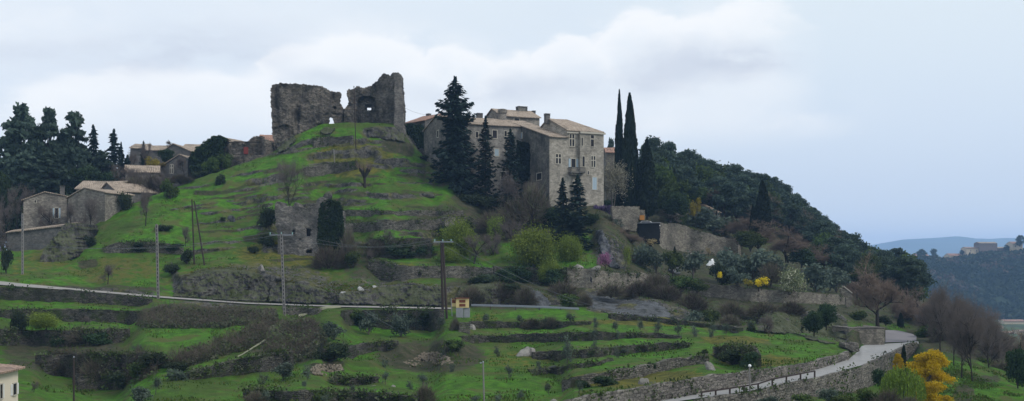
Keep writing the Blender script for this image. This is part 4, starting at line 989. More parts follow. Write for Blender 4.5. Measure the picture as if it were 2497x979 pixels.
def wing(parent, fr, s0, s1, t0, t1, zb, ze, kind='gable_t', zr=None, wall='house', tile='tile', over=.4, ridge=.5, ze2=None, hipk=3.0):
    """walls (one part) and roof (one part) of a wing. gable_t: ridge runs back along t; gable_s: ridge along s; shed: rises along t; hip_s: gable at s0, hip at s1"""
    ze2 = ze if ze2 is None else ze2; o = over; slabs = []; lift = .06
    if kind == 'gable_t':
        sm = s0 + (s1 - s0) * ridge; mb = prism(fr, [(s0, zb), (s1, zb), (s1, ze2), (sm, zr), (s0, ze)], t0, t1)
        kl = (zr - ze) / (sm - s0); kr = (zr - ze2) / (s1 - sm)
        slabs = [[(s0 - o, t0 - .25, ze - kl * o + .22), (s0 - o, t1 + .25, ze - kl * o + .22), (sm, t1 + .25, zr + .22), (sm, t0 - .25, zr + .22)],
                 [(sm, t0 - .25, zr + .22), (sm, t1 + .25, zr + .22), (s1 + o, t1 + .25, ze2 - kr * o + .22), (s1 + o, t0 - .25, ze2 - kr * o + .22)]]
    elif kind == 'gable_s' or kind == 'hip_s':
        tm = (t0 + t1) / 2; k = (zr - ze) / (tm - t0)
        if kind == 'gable_s':
            mb = prism(fr, [(t0, zb), (t1, zb), (t1, ze), (tm, zr), (t0, ze)], s0, s1, 's'); r1 = s1 + .25
        else:
            mb = MB(); V = [fr.w(a, t, z) for a, t, z in [(s0, t0, zb), (s1, t0, zb), (s1, t1, zb), (s0, t1, zb), (s0, t0, ze), (s1, t0, ze), (s1, t1, ze), (s0, t1, ze), (s0, tm, zr)]]
            mb.add(V, [(0, 1, 5, 4), (1, 2, 6, 5), (2, 3, 7, 6), (3, 0, 4, 8, 7), (4, 5, 6, 7), (0, 3, 2, 1)]); r1 = s1 - hipk
        oe = o if kind == 'hip_s' else .25
        slabs = [[(s0 - .25, t0 - o, ze - k * o + .22), (s1 + oe, t0 - o, ze - k * o + .22), (r1, tm, zr + .22), (s0 - .25, tm, zr + .22)],
                 [(s0 - .25, tm, zr + .22), (r1, tm, zr + .22), (s1 + oe, t1 + o, ze - k * o + .22), (s0 - .25, t1 + o, ze - k * o + .22)]]
        if kind == 'hip_s': slabs.append([(s1 + oe, t0 - o, ze - k * o + .22), (s1 + oe, t1 + o, ze - k * o + .22), (r1, tm + .01, zr + .22), (r1, tm, zr + .22)])
    else:
        k = (zr - ze) / (t1 - t0); mb = prism(fr, [(t0, zb), (t1, zb), (t1, zr), (t0, ze)], s0, s1, 's')
        slabs = [[(s0 - .3, t0 - o, ze - k * o + .22), (s1 + .3, t0 - o, ze - k * o + .22), (s1 + .3, t1, zr + .22), (s0 - .3, t1, zr + .22)]]
    me = fixn(mb.mesh('wall', M[wall])); link('wall', me, parent)
    rb = MB()
    for q in slabs: rb.add(*roof_slab(fr, q))
    me = new_mesh('roof', rb.V, rb.F); me = fixn(me); me2 = new_mesh('roof', np.array([v.co[:] for v in me.vertices]), [tuple(p.vertices) for p in me.polygons], M[tile]); bpy.data.meshes.remove(me)
    rf = link('roof', me2, parent); eb = MB()
    return rf
def refix(o):
    """recompute UVs after the normals were fixed"""
    me = o.data; m = me.materials[0]; V = np.array([v.co[:] for v in me.vertices]); Fc = [tuple(p.vertices) for p in me.polygons]
    o.data = new_mesh(me.name, V, Fc, m)
def window(parent, fr, axis, val, box, style='plain', shut='shutter_blue', name='window'):
    """window in a wall plane from its outline in photo pixels; the surround stands proud, the dark opening lies inside it"""
    u0, v0, u1, v1 = box; uc, vc = (u0 + u1) / 2, (v0 + v1) / 2
    a = fr.hit(axis, val, u0, vc); b = fr.hit(axis, val, u1, vc); zt = fr.hit(axis, val, uc, v0)[2]; zb = fr.hit(axis, val, uc, v1)[2]
    i = 0 if axis == 't' else 1; p0, p1 = sorted((a[i], b[i]))
    def bx(mb, x0, x1, z0, z1, d0, d1):
        if axis == 't': fr.box(mb, x0, x1, val - d1, val - d0, z0, z1)
        else: fr.box(mb, val - d1, val - d0, x0, x1, z0, z1)
    f = .14 if p1 - p0 > .8 else .10; w = link(name, None, parent)
    pane = MB(); bx(pane, p0, p1, zb, zt, -.02, .012); fb = MB()
    bx(fb, p0 - f, p0, zb - f, zt + f, -.02, .07); bx(fb, p1, p1 + f, zb - f, zt + f, -.02, .07); bx(fb, p0, p1, zt, zt + f, -.02, .07); bx(fb, p0, p1, zb - f, zb, -.02, .12)
    if style == 'cross':
        m = (p0 + p1) / 2; zc = zb + (zt - zb) * .62; bx(fb, m - .09, m + .09, zb, zt, -.02, .06); bx(fb, p0, m - .09, zc - .08, zc + .08, -.02, .058); bx(fb, m + .09, p1, zc - .08, zc + .08, -.02, .058)
    if style == 'transom': zc = zb + (zt - zb) * .66; bx(fb, p0, p1, zc - .09, zc + .09, -.02, .06)
    w.data and None
    o = pane.build('pane', M['glass'], w); o2 = fb.build('frame', M['surround'], w)
    if style in ('shutters', 'closed'):
        wd = (p1 - p0)
        for qa in (((p0 - f - wd * .5, p0 - f - .02, zb, zt, 0, .06), (p1 + f + .02, p1 + f + wd * .5, zb, zt, 0, .06)) if style == 'shutters' else ((p0 + .02, (p0 + p1) / 2 - .01, zb + .02, zt - .02, .013, .05), ((p0 + p1) / 2 + .01, p1 - .02, zb + .02, zt - .02, .013, .05))):
            sb = MB(); bx(sb, *qa); sb.build('shutter', M[shut], w)
    return w
def chimney(parent, fr, s, t, z0, z1, w=.8, d=.8, mat='house', style='box'):
    mb = MB()
    if style == 'round':
        c = fr.w(s, t, 0); k = 12; H = z1 - z0
        mb.tube([(c[0], c[1], z0 + H * f) for f in (0, .62, .62, .7, .7, .95, 1.0)], [w * .5, w * .45, w * .45, w * .40, w * .56, w * .53, w * .2], k)
        for i in range(8):
            a = math.pi * i / 4; mb.cbox((c[0] + math.cos(a) * w * .42, c[1] + math.sin(a) * w * .42, z0 + H * .60), .14, .14, H * .12)
    else:
        fr.box(mb, s - w / 2, s + w / 2, t - d / 2, t + d / 2, z0, z1 - .35); fr.box(mb, s - w / 2 - .06, s + w / 2 + .06, t - d / 2 - .06, t + d / 2 + .06, z1 - .35, z1 - .27)
        n = max(2, int(w / .35))
        for i in range(n + 1): q = s - w / 2 + (w - .14) * i / n; fr.box(mb, q, q + .14, t - d / 2, t + d / 2, z1 - .27, z1 - .07)
        fr.box(mb, s - w / 2 - .08, s + w / 2 + .08, t - d / 2 - .08, t + d / 2 + .08, z1 - .07, z1 + .02)
    return mb.build('chimney', M[mat], parent)

# --- the manor house on the ridge
mf = Fr(1340, 214, 1467, 218.8)
man = empty('manor_house', 'large stone manor house with mullioned windows and low tiled roofs on the ridge', 'manor house', loc=(0, 0, 0))
ZB = 6.5
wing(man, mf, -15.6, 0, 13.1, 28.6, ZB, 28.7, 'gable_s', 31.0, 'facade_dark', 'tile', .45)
fm = prism(mf, [(-15.62, ZB), (.0, ZB), (.0, 28.6), (-15.62, 28.6)], 13.02, 13.2); link('wall', fixn(fm.mesh('wall', M['render'])), man, 'patched pale grey rendered front of the long wing')
wing(man, mf, 0, 3.9, 0, 20.85, ZB, 25.3, 'shed', 30.9, 'facade', 'tile', .35)
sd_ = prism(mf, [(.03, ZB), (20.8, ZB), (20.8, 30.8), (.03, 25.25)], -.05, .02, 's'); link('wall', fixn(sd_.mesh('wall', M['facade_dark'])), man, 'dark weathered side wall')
wing(man, mf, 3.9, 11.6, 0, 16.4, ZB, 26.7, 'hip_s', 29.9, 'facade', 'tile', .4, hipk=3.6)
pb = MB(); mf.box(pb, 6.34, 11.62, -.8, .02, ZB, 26.45); pb.build('wall', M['facade'], man, label='projecting corner bay of pale ashlar')
wing(man, mf, .4, 9.5, 24, 34, 18, 32.4, 'gable_s', 34.4, 'house', 'tile', .4)
for q in (7.0, 8.2, 9.4):   # buttress foot of the bay
    pass
bb = MB(); mf.box(bb, 4.9, 6.3, -.75, .02, ZB, zz(436, 214)); bb.build('buttress', M['facade'], man)
for bx_, st, val in [((1355.5, 376.6, 1367.5, 399.4), 'cross', 0), ((1389, 328, 1400, 357), 'cross', 0), ((1417.7, 336, 1421.2, 356), 'plain', -.8), ((1440.5, 330, 1448, 358), 'transom', -.8),
                     ((1420, 382, 1425.5, 407), 'plain', -.8), ((1441.7, 381.5, 1451.5, 407.7), 'cross', -.8), ((1444.5, 433, 1455, 463), 'closed', -.8), ((1362, 414, 1363.8, 442), 'plain', 0),
                     ((1393, 388, 1403, 408), 'shutters', 0), ((1433, 418, 1436, 426), 'plain', -.8)]:
    window(man, mf, 't', val, bx_, st)
for bx_, st in [((1201, 318.5, 1211.5, 337.5), 'plain'), ((1186, 318.5, 1194, 337), 'plain'), ((1230, 320, 1235.5, 333), 'plain'), ((1206, 364, 1216, 381), 'closed'), ((1234, 362, 1238, 378), 'closed'), ((1160, 322, 1166, 336), 'plain'), ((1222, 420, 1232, 438), 'plain')]:
    window(man, mf, 't', 13.02, bx_, st)
for bx_, st in [((1268, 325, 1274, 338), 'closed'), ((1309, 423, 1321, 439), 'plain')]: window(man, mf, 's', -.05, bx_, st)
window(man, mf, 's', -15.6, (1066, 319, 1069.5, 335), 'plain')
window(man, mf, 't', 24, (1254, 289, 1266, 299), 'plain')
# balcony with its corbels
a0 = mf.hit('t', 0, 1385, 412); a1 = mf.hit('t', 0, 1421, 412); zt = zz(408, 214); bl = link('balcony', None, man)
db = MB(); mf.box(db, a0[0], a1[0] - .2, -1.5, -.02, zt - .75 - .28, zt - .75); 
for i in range(6): q = a0[0] + .15 + i * .42; mf.box(db, q, q + .2, -1.3, -.02, zt - 1.5, zt - 1.05)
db.build('slab', M['facade_dark'], bl); rb_ = MB()
mf.box(rb_, a0[0], a1[0] - .2, -1.5, -1.42, zt + .0, zt + .07); mf.box(rb_, a0[0], a0[0] + .08, -1.42, -.02, zt + .0, zt + .07)
for i in range(16): q = a0[0] + i * (a1[0] - a0[0] - .26) / 15; mf.box(rb_, q, q + .05, -1.49, -1.44, zt - .76, zt)
for i in range(7): mf.box(rb_, a0[0] + .01, a0[0] + .06, -1.3 + i * .19, -1.25 + i * .19, zt - .76, zt)
rb_.build('railing', M['concrete_dark'], bl)
# stone cornice under the eaves
cb = MB(); mf.box(cb, 3.75, 6.3, -.28, -.02, 26.15, 26.45); mf.box(cb, 6.3, 11.9, -1.08, -.82, 26.15, 26.5); cb.build('cornice', M['surround'], man)
def chpx(parent, fr, t, u, vt, vb, wpx, mat='house_grey', style='box', d=.8):
    s, _, z1 = fr.hit('t', t, u, vt); z0 = fr.hit('t', t, u, vb)[2]; k = math.hypot(*(fr.o + fr.e1 * s + fr.e2 * t)); return chimney(parent, fr, s, t, z0 - .8, z1, wpx / F * k, d, mat, style)
chpx(man, mf, 8.2, 1334, 278, 293, 12); chpx(man, mf, 20.6, 1225, 266, 292, 21, 'house', 'round'); chpx(man, mf, 22.5, 1169, 277, 292, 14)
chpx(man, mf, 29, 1272, 261, 274, 24, 'facade_dark', 'box', 1.4); chpx(man, mf, 29, 1301, 271, 283, 7)

# --- other houses
def house(u0, D0, u1, D1, depth, vb, ve, vr, label, kind='gable_t', wall='house', tile='tile', ridge=.5, ve2=None, name='stone_house', cat='house', wins=(), chim=(), over=.35, drop=3.0):
    fr = Fr(u0, D0, u1, D1); o = empty(name, label, cat)
    Dm = (D0 + D1) / 2; ze = zz(ve, D0); ze2 = None if ve2 is None else zz(ve2, D1); back = depth / 2 if kind == 'gable_s' else (depth if kind == 'shed' else 0)
    wing(o, fr, 0, fr.L, 0, depth, zz(vb, Dm) - drop, ze, kind, zz(vr, Dm + back), wall, tile, over, ridge, ze2)
    for w in wins: window(o, fr, 't', 0, w[0], w[1], *(w[2:] or ()))
    for u, vt, vb_, w_ in chim: chpx(o, fr, depth * .5, u, vt, vb_, w_, 'house_grey', 'box', .7)
    return o, fr
house(57, 204, 163, 207, 11, 553, 489, 470, 'pale coursed stone house with pale blue shutters below the dark pines', wins=[((134, 508, 142, 532), 'shutters', 'shutter_blue'), ((84, 489, 88, 495), 'plain')], chim=[(152, 454, 478, 10)], ridge=.48, ve2=481)
house(165, 203, 256, 200, 7.5, 553, 484, 460, 'stone gabled house with an orange tiled roof beside the blue shuttered one', ve2=471, ridge=.46, tile='tile', wins=[((222, 500, 228, 508), 'plain')])
house(186, 213, 292, 213, 8, 540, 461, 444, 'taller stone house whose pale tiled roof rises behind the gabled one', 'gable_s', 'house', 'tile')
house(283, 209, 382, 215, 7, 520, 466, 451, 'long low dark stone barn at the edge of the green slope', 'gable_s', 'house_grey', 'tile')
house(306, 224, 388, 226, 7, 470, 419, 406, 'low building with a pale broken tile roof between pines and grey gable', 'gable_s', 'house', 'tile')
house(386, 233, 458, 231, 9, 450, 412, 379, 'small grey gabled house with one white framed window', wall='house_grey', ridge=.72, ve2=387, wins=[((415.5, 402, 422, 423), 'cross')], tile='tile')
house(396, 247, 466, 246, 9, 420, 372, 352, 'brown gabled house behind the small grey gable', wall='house_grey', ridge=.38, ve2=371, tile='tile', drop=5)
house(440, 256, 486, 256, 9, 400, 367, 354, 'house with a plain brown roof left of the ivy mass'.replace('left of', 'next to'), 'gable_s', 'house_grey', 'tile', drop=6)
house(352, 252, 398, 252, 8, 420, 367, 357, 'low distant house whose roof shows behind the round dark tree', 'gable_s', 'house_grey', 'tile', drop=6)
house(318, 262, 352, 262, 8, 420, 362, 353, 'small distant house behind the bare saplings', 'gable_s', 'house_grey', 'tile', drop=6)
house(628, 246, 668, 246, 7, 400, 345, 331, 'house with a pinkish roof hidden behind the castle ruin', 'gable_s', 'house', 'tile_red', drop=8)
house(505, 234, 557, 232, 9, 420, 348, 333, 'half ruined stone gable swallowed by ivy', wall='ruin', ridge=.35, ve2=346, tile='tile', drop=4)
house(987, 252, 1036, 247, 12, 380, 302, 284, 'low house with a weathered pink roof between ruin and manor house', 'gable_s', 'house_grey', 'tile_red', drop=8, chim=[(1045, 278, 292, 10)])
house(1713, 262, 1756, 270, 8, 530, 515, 500, 'small house with a grey brown roof among the garden trees', 'gable_s', 'garden', 'tile', drop=3)
house(1478, 262, 1502, 262, 7, 400, 372, 362, 'tiny red roofed outbuilding behind the manor house corner', 'gable_s', 'garden', 'tile_red', drop=10)
# cream house in the corner
ho, hf = house(-58, 90, 44, 98, 10, 990, 921, 880, 'cream plastered house with pale new roof tiles and white shutters', 'gable_s', 'plaster', 'tile_new', drop=3, over=.55, wins=[((31, 936, 39, 963), 'shutters', 'shutter_white'), ((-1, 938, 5, 972), 'shutters', 'shutter_white')], name='cream_house')

# --- ragged masonry and rock faces from an outline at a real distance, with real thickness
def inside(poly, U, V):
    p = np.array(poly, float); c = np.zeros(U.shape, bool); x0, y0 = p[-1]
    for x1, y1 in p:
        k = ((y1 > V) != (y0 > V)); 
        with np.errstate(divide='ignore', invalid='ignore'): xx = (x0 - x1) * (V - y1) / (y0 - y1) + x1
        c ^= k & (U < xx); x0, y0 = x1, y1
    return c
def slab(poly, holes, Dfun, thick, res=1.5, rough=.25, freq=.9, key=0, mat='ruin', smooth=False, back_keep=1.0, jit=.45):
    p = np.array(poly, float); us = np.arange(p[:, 0].min() - res, p[:, 0].max() + 2 * res, res); vs = np.arange(p[:, 1].min() - res, p[:, 1].max() + 2 * res, res)
    Ug, Vg = np.meshgrid(us, vs); r = rs(key + 7); Uj = Ug + r.uniform(-jit, jit, Ug.shape) * res; Vj = Vg + r.uniform(-jit, jit, Ug.shape) * res
    Uc = (Ug[1:, 1:] + Ug[:-1, :-1]) / 2; Vc = (Vg[1:, 1:] + Vg[:-1, :-1]) / 2
    ja = 1.0 if rough < .15 else 1.8; nz = ja * (vn(Uc / 7, Vc / 5, seed=key) + .7 * vn(Uc / 2.6, Vc / 2.6, seed=key + 4)); ins = inside(poly, Uc + nz, Vc + ja * (.8 * vn(Uc / 6, Vc / 6, seed=key + 2) + .8 * vn(Uc / 2.5, Vc / 2.5, seed=key + 6)))
    for h in holes: ins &= ~inside(h, Uc, Vc)
    D = Dfun(Uj, Vj) if callable(Dfun) else Uj * 0 + Dfun
    X = (Uj - U0) / F * D; Z = (VH - Vj) / F * D
    n = fbm(X * freq, Z * freq, D * .3, key, 4); Y = D + rough * n - rough * .4 * np.abs(vn(X * 2.6, Z * 2.6, seed=key + 9))
    X2, Y2, Z2 = X, D + thick + rough * vn(X, Z, seed=key + 11), Z
    nr, nc = Ug.shape; N = nr * nc; V = np.concatenate([np.stack([X, Y, Z], -1).reshape(-1, 3), np.stack([X2, Y2, Z2], -1).reshape(-1, 3)])
    ii, jj = np.nonzero(ins); a = ii * nc + jj; fr = np.stack([a, a + nc, a + nc + 1, a + 1], 1); Fs = [fr, fr[:, ::-1] + N]
    pad = np.pad(ins, 1)
    for di, dj, e in ((-1, 0, (1, 0)), (1, 0, (nc, nc + 1)), (0, -1, (0, nc)), (0, 1, (nc + 1, 1))):
        m = ~pad[ii + 1 + di, jj + 1 + dj]; p0, p1 = a[m] + e[0], a[m] + e[1]; Fs.append(np.stack([p0, p1, p1 + N, p0 + N], 1)[:, ::-1])
    Fc = np.concatenate(Fs); used = np.unique(Fc); mp = np.zeros(2 * N, int); mp[used] = np.arange(len(used))
    return new_mesh('wall', V[used], mp[Fc], M[mat], smooth, 'x')
def crop(pts, ox, oy, s): return [(ox + x / s, oy + y / s) for x, y in pts]
R2 = lambda pts: crop(pts, 620, 150, 3.495)
keep = empty('castle_ruin', 'roofless castle ruin with a gap between two broken walls on the grassy knoll', 'ruin', loc=(0, 0, 0))
Lw = R2([(150, 205), (180, 190), (250, 183), (330, 195), (410, 192), (480, 205), (570, 215), (620, 235), (650, 258), (690, 260), (724, 258), (736, 280), (722, 345), (752, 398), (766, 408), (770, 620), (684, 620), (686, 520), (668, 490), (650, 474), (634, 478), (628, 545), (628, 640), (560, 760), (290, 900), (180, 900), (165, 700), (150, 560), (147, 430), (135, 340), (142, 260)])
def smooth01(x): x = np.clip(x, 0, 1); return x * x * (3 - 2 * x)
def DL(u, v):
    x = (u - 620) * 3.495; y = (v - 150) * 3.495
    d = np.interp(x, [130, 300, 320, 640, 660, 770], [230, 231, 232.5, 236.5, 239.5, 241.5])
    d = d + .9 * np.maximum(0, vn(x / 60, y / 260, seed=3)) + .7 * smooth01((y - 300) / 300) * smooth01(vn(x / 90, y / 120, seed=8) * 3)
    d = d + 1.2 * smooth01(1 - np.hypot((x - 685) / 22, (y - 400) / 20)) - .5 * smooth01((y - 430) / 200)
    return d
link('wall', slab(Lw, [], DL, 1.5, 1.3, .42, .9, 11, 'ruin'), keep, 'long broken curtain wall')
Rw = R2([(764, 620), (762, 408), (792, 386), (808, 345), (790, 290), (784, 262), (804, 238), (850, 230), (870, 215), (940, 225), (1000, 210), (1030, 180), (1065, 150), (1090, 108), (1130, 103), (1160, 122), (1176, 104), (1200, 100), (1206, 640), (1160, 640), (1000, 640)])
def DR(u, v):
    x = (u - 620) * 3.495; y = (v - 150) * 3.495
    d = np.interp(x, [770, 870, 1040, 1190, 1210], [241.5, 242.5, 242, 236.5, 236])
    arch = (np.abs(x - 960) < 82) & (y > 300 - 0) & ((y > 372) | (np.hypot((x - 960) / 82, (y - 372) / 82) < 1))
    d = d + 1.1 * arch + .9 * ((np.abs(x - 975) < 28) & (np.abs(y - 393) < 22)) + .5 * vn(x / 70, y / 90, seed=5)
    return d
link('wall', slab(Rw, [R2([(956, 393), (998, 393), (998, 416), (956, 416)])], DR, 1.2, 1.3, .5, .7, 23, 'ruin'), keep, 'broken inner wall with an arched recess and a small window hole')
Cw = R2([(1180, 102), (1225, 94), (1248, 112), (1252, 160), (1256, 220), (1264, 320), (1270, 420), (1273, 580), (1300, 640), (1350, 700), (1350, 760), (1170, 760), (1182, 600), (1195, 450), (1194, 180)])
link('tower_corner', slab(Cw, [], lambda u, v: 235.4 + .02 * (u - 965) + .0 * v - .4 * smooth01((v - 310) / 60), 5, 1.3, .12, 1.2, 37, 'ruin_tower'), keep, 'smoother squared corner of the old keep')

R5 = lambda pts: crop(pts, 600, 380, 2.448)
tw = empty('ruined_tower', 'square grey stone tower ruin standing in the middle of the green slope', 'ruin')
Tw = R5([(172, 290), (180, 272), (205, 274), (214, 300), (270, 306), (282, 300), (292, 274), (312, 300), (350, 312), (408, 302), (425, 258), (450, 248), (480, 262), (530, 285), (565, 330), (572, 420), (575, 700), (200, 700), (190, 600), (188, 480), (178, 400)])
def DTW(u, v):
    x = (u - 600) * 2.448; y = (v - 380) * 2.448; d = u * 0 + 184.2 + .4 * vn(x / 80, y / 90, seed=2)
    for (cx, cy, a, b) in ((373, 460, 12, 22), (376, 573, 16, 10), (283, 458, 7, 12), (322, 500, 5, 5)): d = d + 1.3 * ((np.abs(x - cx) < a) & (np.abs(y - cy) < b))
    return d
link('wall', slab(Tw, [], DTW, 5, 1.3, .16, 1.0, 51, 'ruin_tower'), tw)
ob = MB()  # dark panel set in each recess in place of its deep shade
for cx, cy, a, b in ((373, 460, 11, 21), (376, 573, 15, 9)):
    (u0, v0), (u1, v1) = R5([(cx - a, cy - b), (cx + a, cy + b)]); p0 = P(u0, v1, 185.35); p1 = P(u1, v0, 185.35); ob.box(p0, (p1[0] - p0[0], 0, 0), (0, .1, 0), (0, 0, p1[2] - p0[2]))
    o = ob.build('opening', M['glass'], tw); ob = MB()
def leafy_mass(name, poly, Dfun, depth, mat, label, cat, n=4000, leaf=.3, seed=0, kind=None, group=None, core=True):
    """foliage that climbs or smothers something: leaves through a thick ragged slab plus an inner mass"""
    r = rs(seed); p = np.array(poly, float); U = r.uniform(p[:, 0].min() - 3, p[:, 0].max() + 3, n * 3); V = r.uniform(p[:, 1].min() - 3, p[:, 1].max() + 3, n * 3)
    k = inside(poly, U + 3 * vn(U / 5, V / 5, seed=seed), V + 3 * vn(U / 6, V / 4, seed=seed + 1)); U, V = U[k][:n], V[k][:n]
    D = (Dfun(U, V) if callable(Dfun) else U * 0 + Dfun); off = np.abs(r.normal(size=len(U))) * .3 + .6 * np.maximum(0, vn(U / 9, V / 7, seed=seed + 3))
    C = np.stack([(U - U0) / F * D, D - off * depth * .35 + .1, (VH - V) / F * D], 1)
    C2 = C.copy(); C2[:, 1] += r.uniform(.2, depth, len(C2)); C = np.concatenate([C, C2[::3]])
    T = np.clip(.6 * r.uniform(0, 1, len(C)) + .4 * (vn(C[:, 0] * .7, C[:, 2] * .7, seed=seed) * .5 + .5), 0, 1); v, f = cards(C, leaf, r, 1.4)
    o = empty(name, label, cat, group) if core else None
    me = leafmesh('foliage', v, f, np.repeat(T, 4), mat)
    if not core: return link(name, me, None, label, cat, group, kind)
    link('foliage', me, o); sm = slab(poly, [], (lambda u, v: (Dfun(u, v) if callable(Dfun) else u * 0 + Dfun) + .35), depth, 3, .35, .8, seed, mat); at = sm.attributes.new('tone', 'FLOAT', 'POINT')
    link('stems', sm, o); return o
leafy_mass('ivy', R5([(436, 345), (446, 292), (468, 262), (505, 262), (560, 280), (576, 330), (582, 480), (575, 580), (500, 592), (440, 588), (428, 480)]), 183.9, .9, 'ivy', 'dark ivy curtain hanging over one corner of the square tower ruin', 'ivy', 5200, .3, 5)
leafy_mass('ivy', [(466, 408), (464, 380), (480, 362), (505, 345), (522, 334), (538, 333), (552, 342), (546, 350), (541, 380), (530, 410), (500, 424), (472, 424)], 230.5, 4.5, 'ivy', 'huge dark ivy mass smothering a ruined gable on the skyline', 'ivy', 6500, .36, 6)
leafy_mass('ivy', [(986, 306), (1000, 304), (1034, 308), (1036, 362), (1022, 360), (1000, 330), (987, 326)], 244, 2, 'ivy', 'dark ivy screen under the pink roofed house', 'ivy', 2500, .35, 7)
leafy_mass('ivy', [(1262, 345), (1290, 350), (1300, 400), (1292, 440), (1270, 440), (1258, 400)], 222, 1.2, 'cypress', 'thin dark climber on the shaded side wall of the manor house', 'climber', 1500, .35, 8)
R8 = lambda pts: crop(pts, 280, 320, 5.945)
rh = empty('ruined_house', 'collapsed stone house with a red door and a dark beam below the castle ruin', 'ruin')
link('wall', slab(R8([(1660, 175), (1700, 160), (1740, 145), (1790, 165), (1815, 185), (1850, 175), (1870, 230), (1880, 480), (1680, 480)]), [], lambda u, v: 229 + 0 * u, 2.2, 1.2, .3, 1.2, 61, 'ruin'), rh)
link('wall', slab(R8([(1880, 170), (1960, 120), (2000, 90), (2060, 72), (2110, 75), (2160, 110), (2240, 140), (2300, 150), (2320, 420), (2000, 460), (1860, 420), (1835, 240), (1850, 180)]), [], lambda u, v: 230 + 1.0 * np.sin(u / 7), 2.5, 1.2, .3, 1.2, 62, 'ruin'), rh)
b_ = MB(); p0 = np.array(P(572, 347.5, 228.3)); b_.box(p0, (5.2, .3, -.05), (0, .3, 0), (0, 0, .22)); b_.build('beam', M['barkd'], rh)
b_ = MB(); p0 = np.array(P(594, 376, 228.6)); b_.box(p0, (.95, 0, 0), (0, .1, 0), (0, 0, 1.45)); b_.build('door', M['redwood'], rh)
link('wall', slab(R8([(1660, 380), (1850, 360), (2150, 350), (2330, 360), (2300, 430), (2000, 480), (1880, 520), (1660, 540)]), [], lambda u, v: 227.6 + 0 * u, 2.2, 1.3, .3, 1.0, 63, 'ruin'), rh, 'rubble footing')
R7 = lambda pts: crop(pts, 1550, 480, 2.447)
tg = empty('broken_gable', 'small broken gable end standing at the far end of the long garden wall', 'ruin')
link('wall', slab(R7([(1222, 548), (1250, 540), (1292, 575), (1292, 650), (1258, 660), (1252, 600), (1225, 580)]), [], 188.5, .6, 1.0, .1, 1.5, 71, 'garden'), tg)
b_ = MB(); a, b2 = np.array(P(2058, 700, 188.2)), np.array(P(2078.5, 716, 188.2)); b_.box(a, b2 - a, (0, 1.2, 0), (0, 0, .16)); b_.build('coping', M['surround'], tg)
R6 = lambda pts: crop(pts, 1440, 480, 4.08)
BD = Dat(1520, 560) - .8; print('BASTION', BD, Dat(1500, 545), Dat(1550, 565), Dat(1580, 598), Dat(1610, 600), Dat(1583, 545), Dat(1800, 625))
gt = empty('garden_bastion', 'tall pale stone bastion of the manor garden, orange shuttered opening at its end', 'garden wall')
link('wall', slab(R6([(210, 98), (300, 95), (420, 100), (488, 98), (486, 200), (470, 250), (448, 352), (380, 330), (300, 330), (232, 300), (215, 180)]), [], lambda u, v: BD + .02 * (u - 1490) + 0 * v, 3, 1.2, .10, 1.2, 81, 'garden'), gt)
link('wall', slab(R6([(486, 130), (540, 132), (541, 240), (486, 240)]), [], lambda u, v: 221 + 0 * v, 2, 1.2, .05, 1.2, 82, 'garden'), gt)
b_ = MB(); p0 = P(1560, 537, 220.7); b_.box(p0, (.95, 0, 0), (0, .15, 0), (0, 0, .95)); b_.build('shutter', M['ochre'], gt)
bw = empty('black_wall', 'sooty black terrace wall below the parked white car', 'garden wall')
link('wall', slab(R6([(478, 262), (530, 250), (690, 258), (692, 470), (560, 470), (480, 400)]), [], lambda u, v: 215.8 - .03 * (u - 1560) + 0 * v, 2.5, 1.5, .06, 1.0, 83, 'darkwall'), bw)
b_ = MB(); p0 = P(1557.5, 545, 215.2); b_.box(p0, (4.1, -1.2, 0), (0, 3.4, 0), (0, 0, .15)); b_.build('coping', M['block'], bw)
ge = empty('road_fork_wall', 'square block of masonry wall at the road fork', 'stone wall'); gf = Fr(2071, 157.3, 2157, 158.2); b_ = MB(); gf.box(b_, 0, gf.L, 0, 5.5, zz(842, 158), zz(801, 158)); b_.build('wall', M['garden'], ge); b_ = MB(); gf.box(b_, -.06, gf.L + .06, -.08, 5.6, zz(801, 158) + .003, zz(799, 158)); b_.build('coping', M['roadwall'], ge)
# road side block
link('low_wall', slab(R7([(1245, 876), (1330, 874), (1336, 925), (1300, 928), (1245, 900)]), [], 140.5, 2.5, 1.2, .08, 1.3, 84, 'roadwall'), None, 'short low stone block wall at the inner road bend', 'stone wall')
# tiled garden wall by the lowest houses
def long_wall(name, label, cat, u0, D0, vt0, vb0, u1, D1, vt1, vb1, mat, thick=.6, cap='tile'):
    o = empty(name, label, cat); fr = Fr(u0, D0, u1, D1); z0t, z1t, z0b, z1b = zz(vt0, D0), zz(vt1, D1), zz(vb0, D0), zz(vb1, D1)
    link('wall', fixn(prism(fr, [(0, z0b), (fr.L, z1b), (fr.L, z1t), (0, z0t)], 0, thick).mesh('wall', M[mat])), o)
    rb = MB(); rb.add(*roof_slab(fr, [(-.2, -.3, z0t + .02), (fr.L + .2, -.3, z1t + .02), (fr.L + .2, thick + .4, z1t + .55), (-.2, thick + .4, z0t + .55)])); me = rb.mesh('coping', M[cap]); link('coping', me, o); return o
long_wall('tiled_wall', 'garden wall with an old orange tile coping in front of the blue shuttered house', 'garden wall', 17, 200, 567, 615, 186, 199, 546, 612, 'house_grey', 2.2)

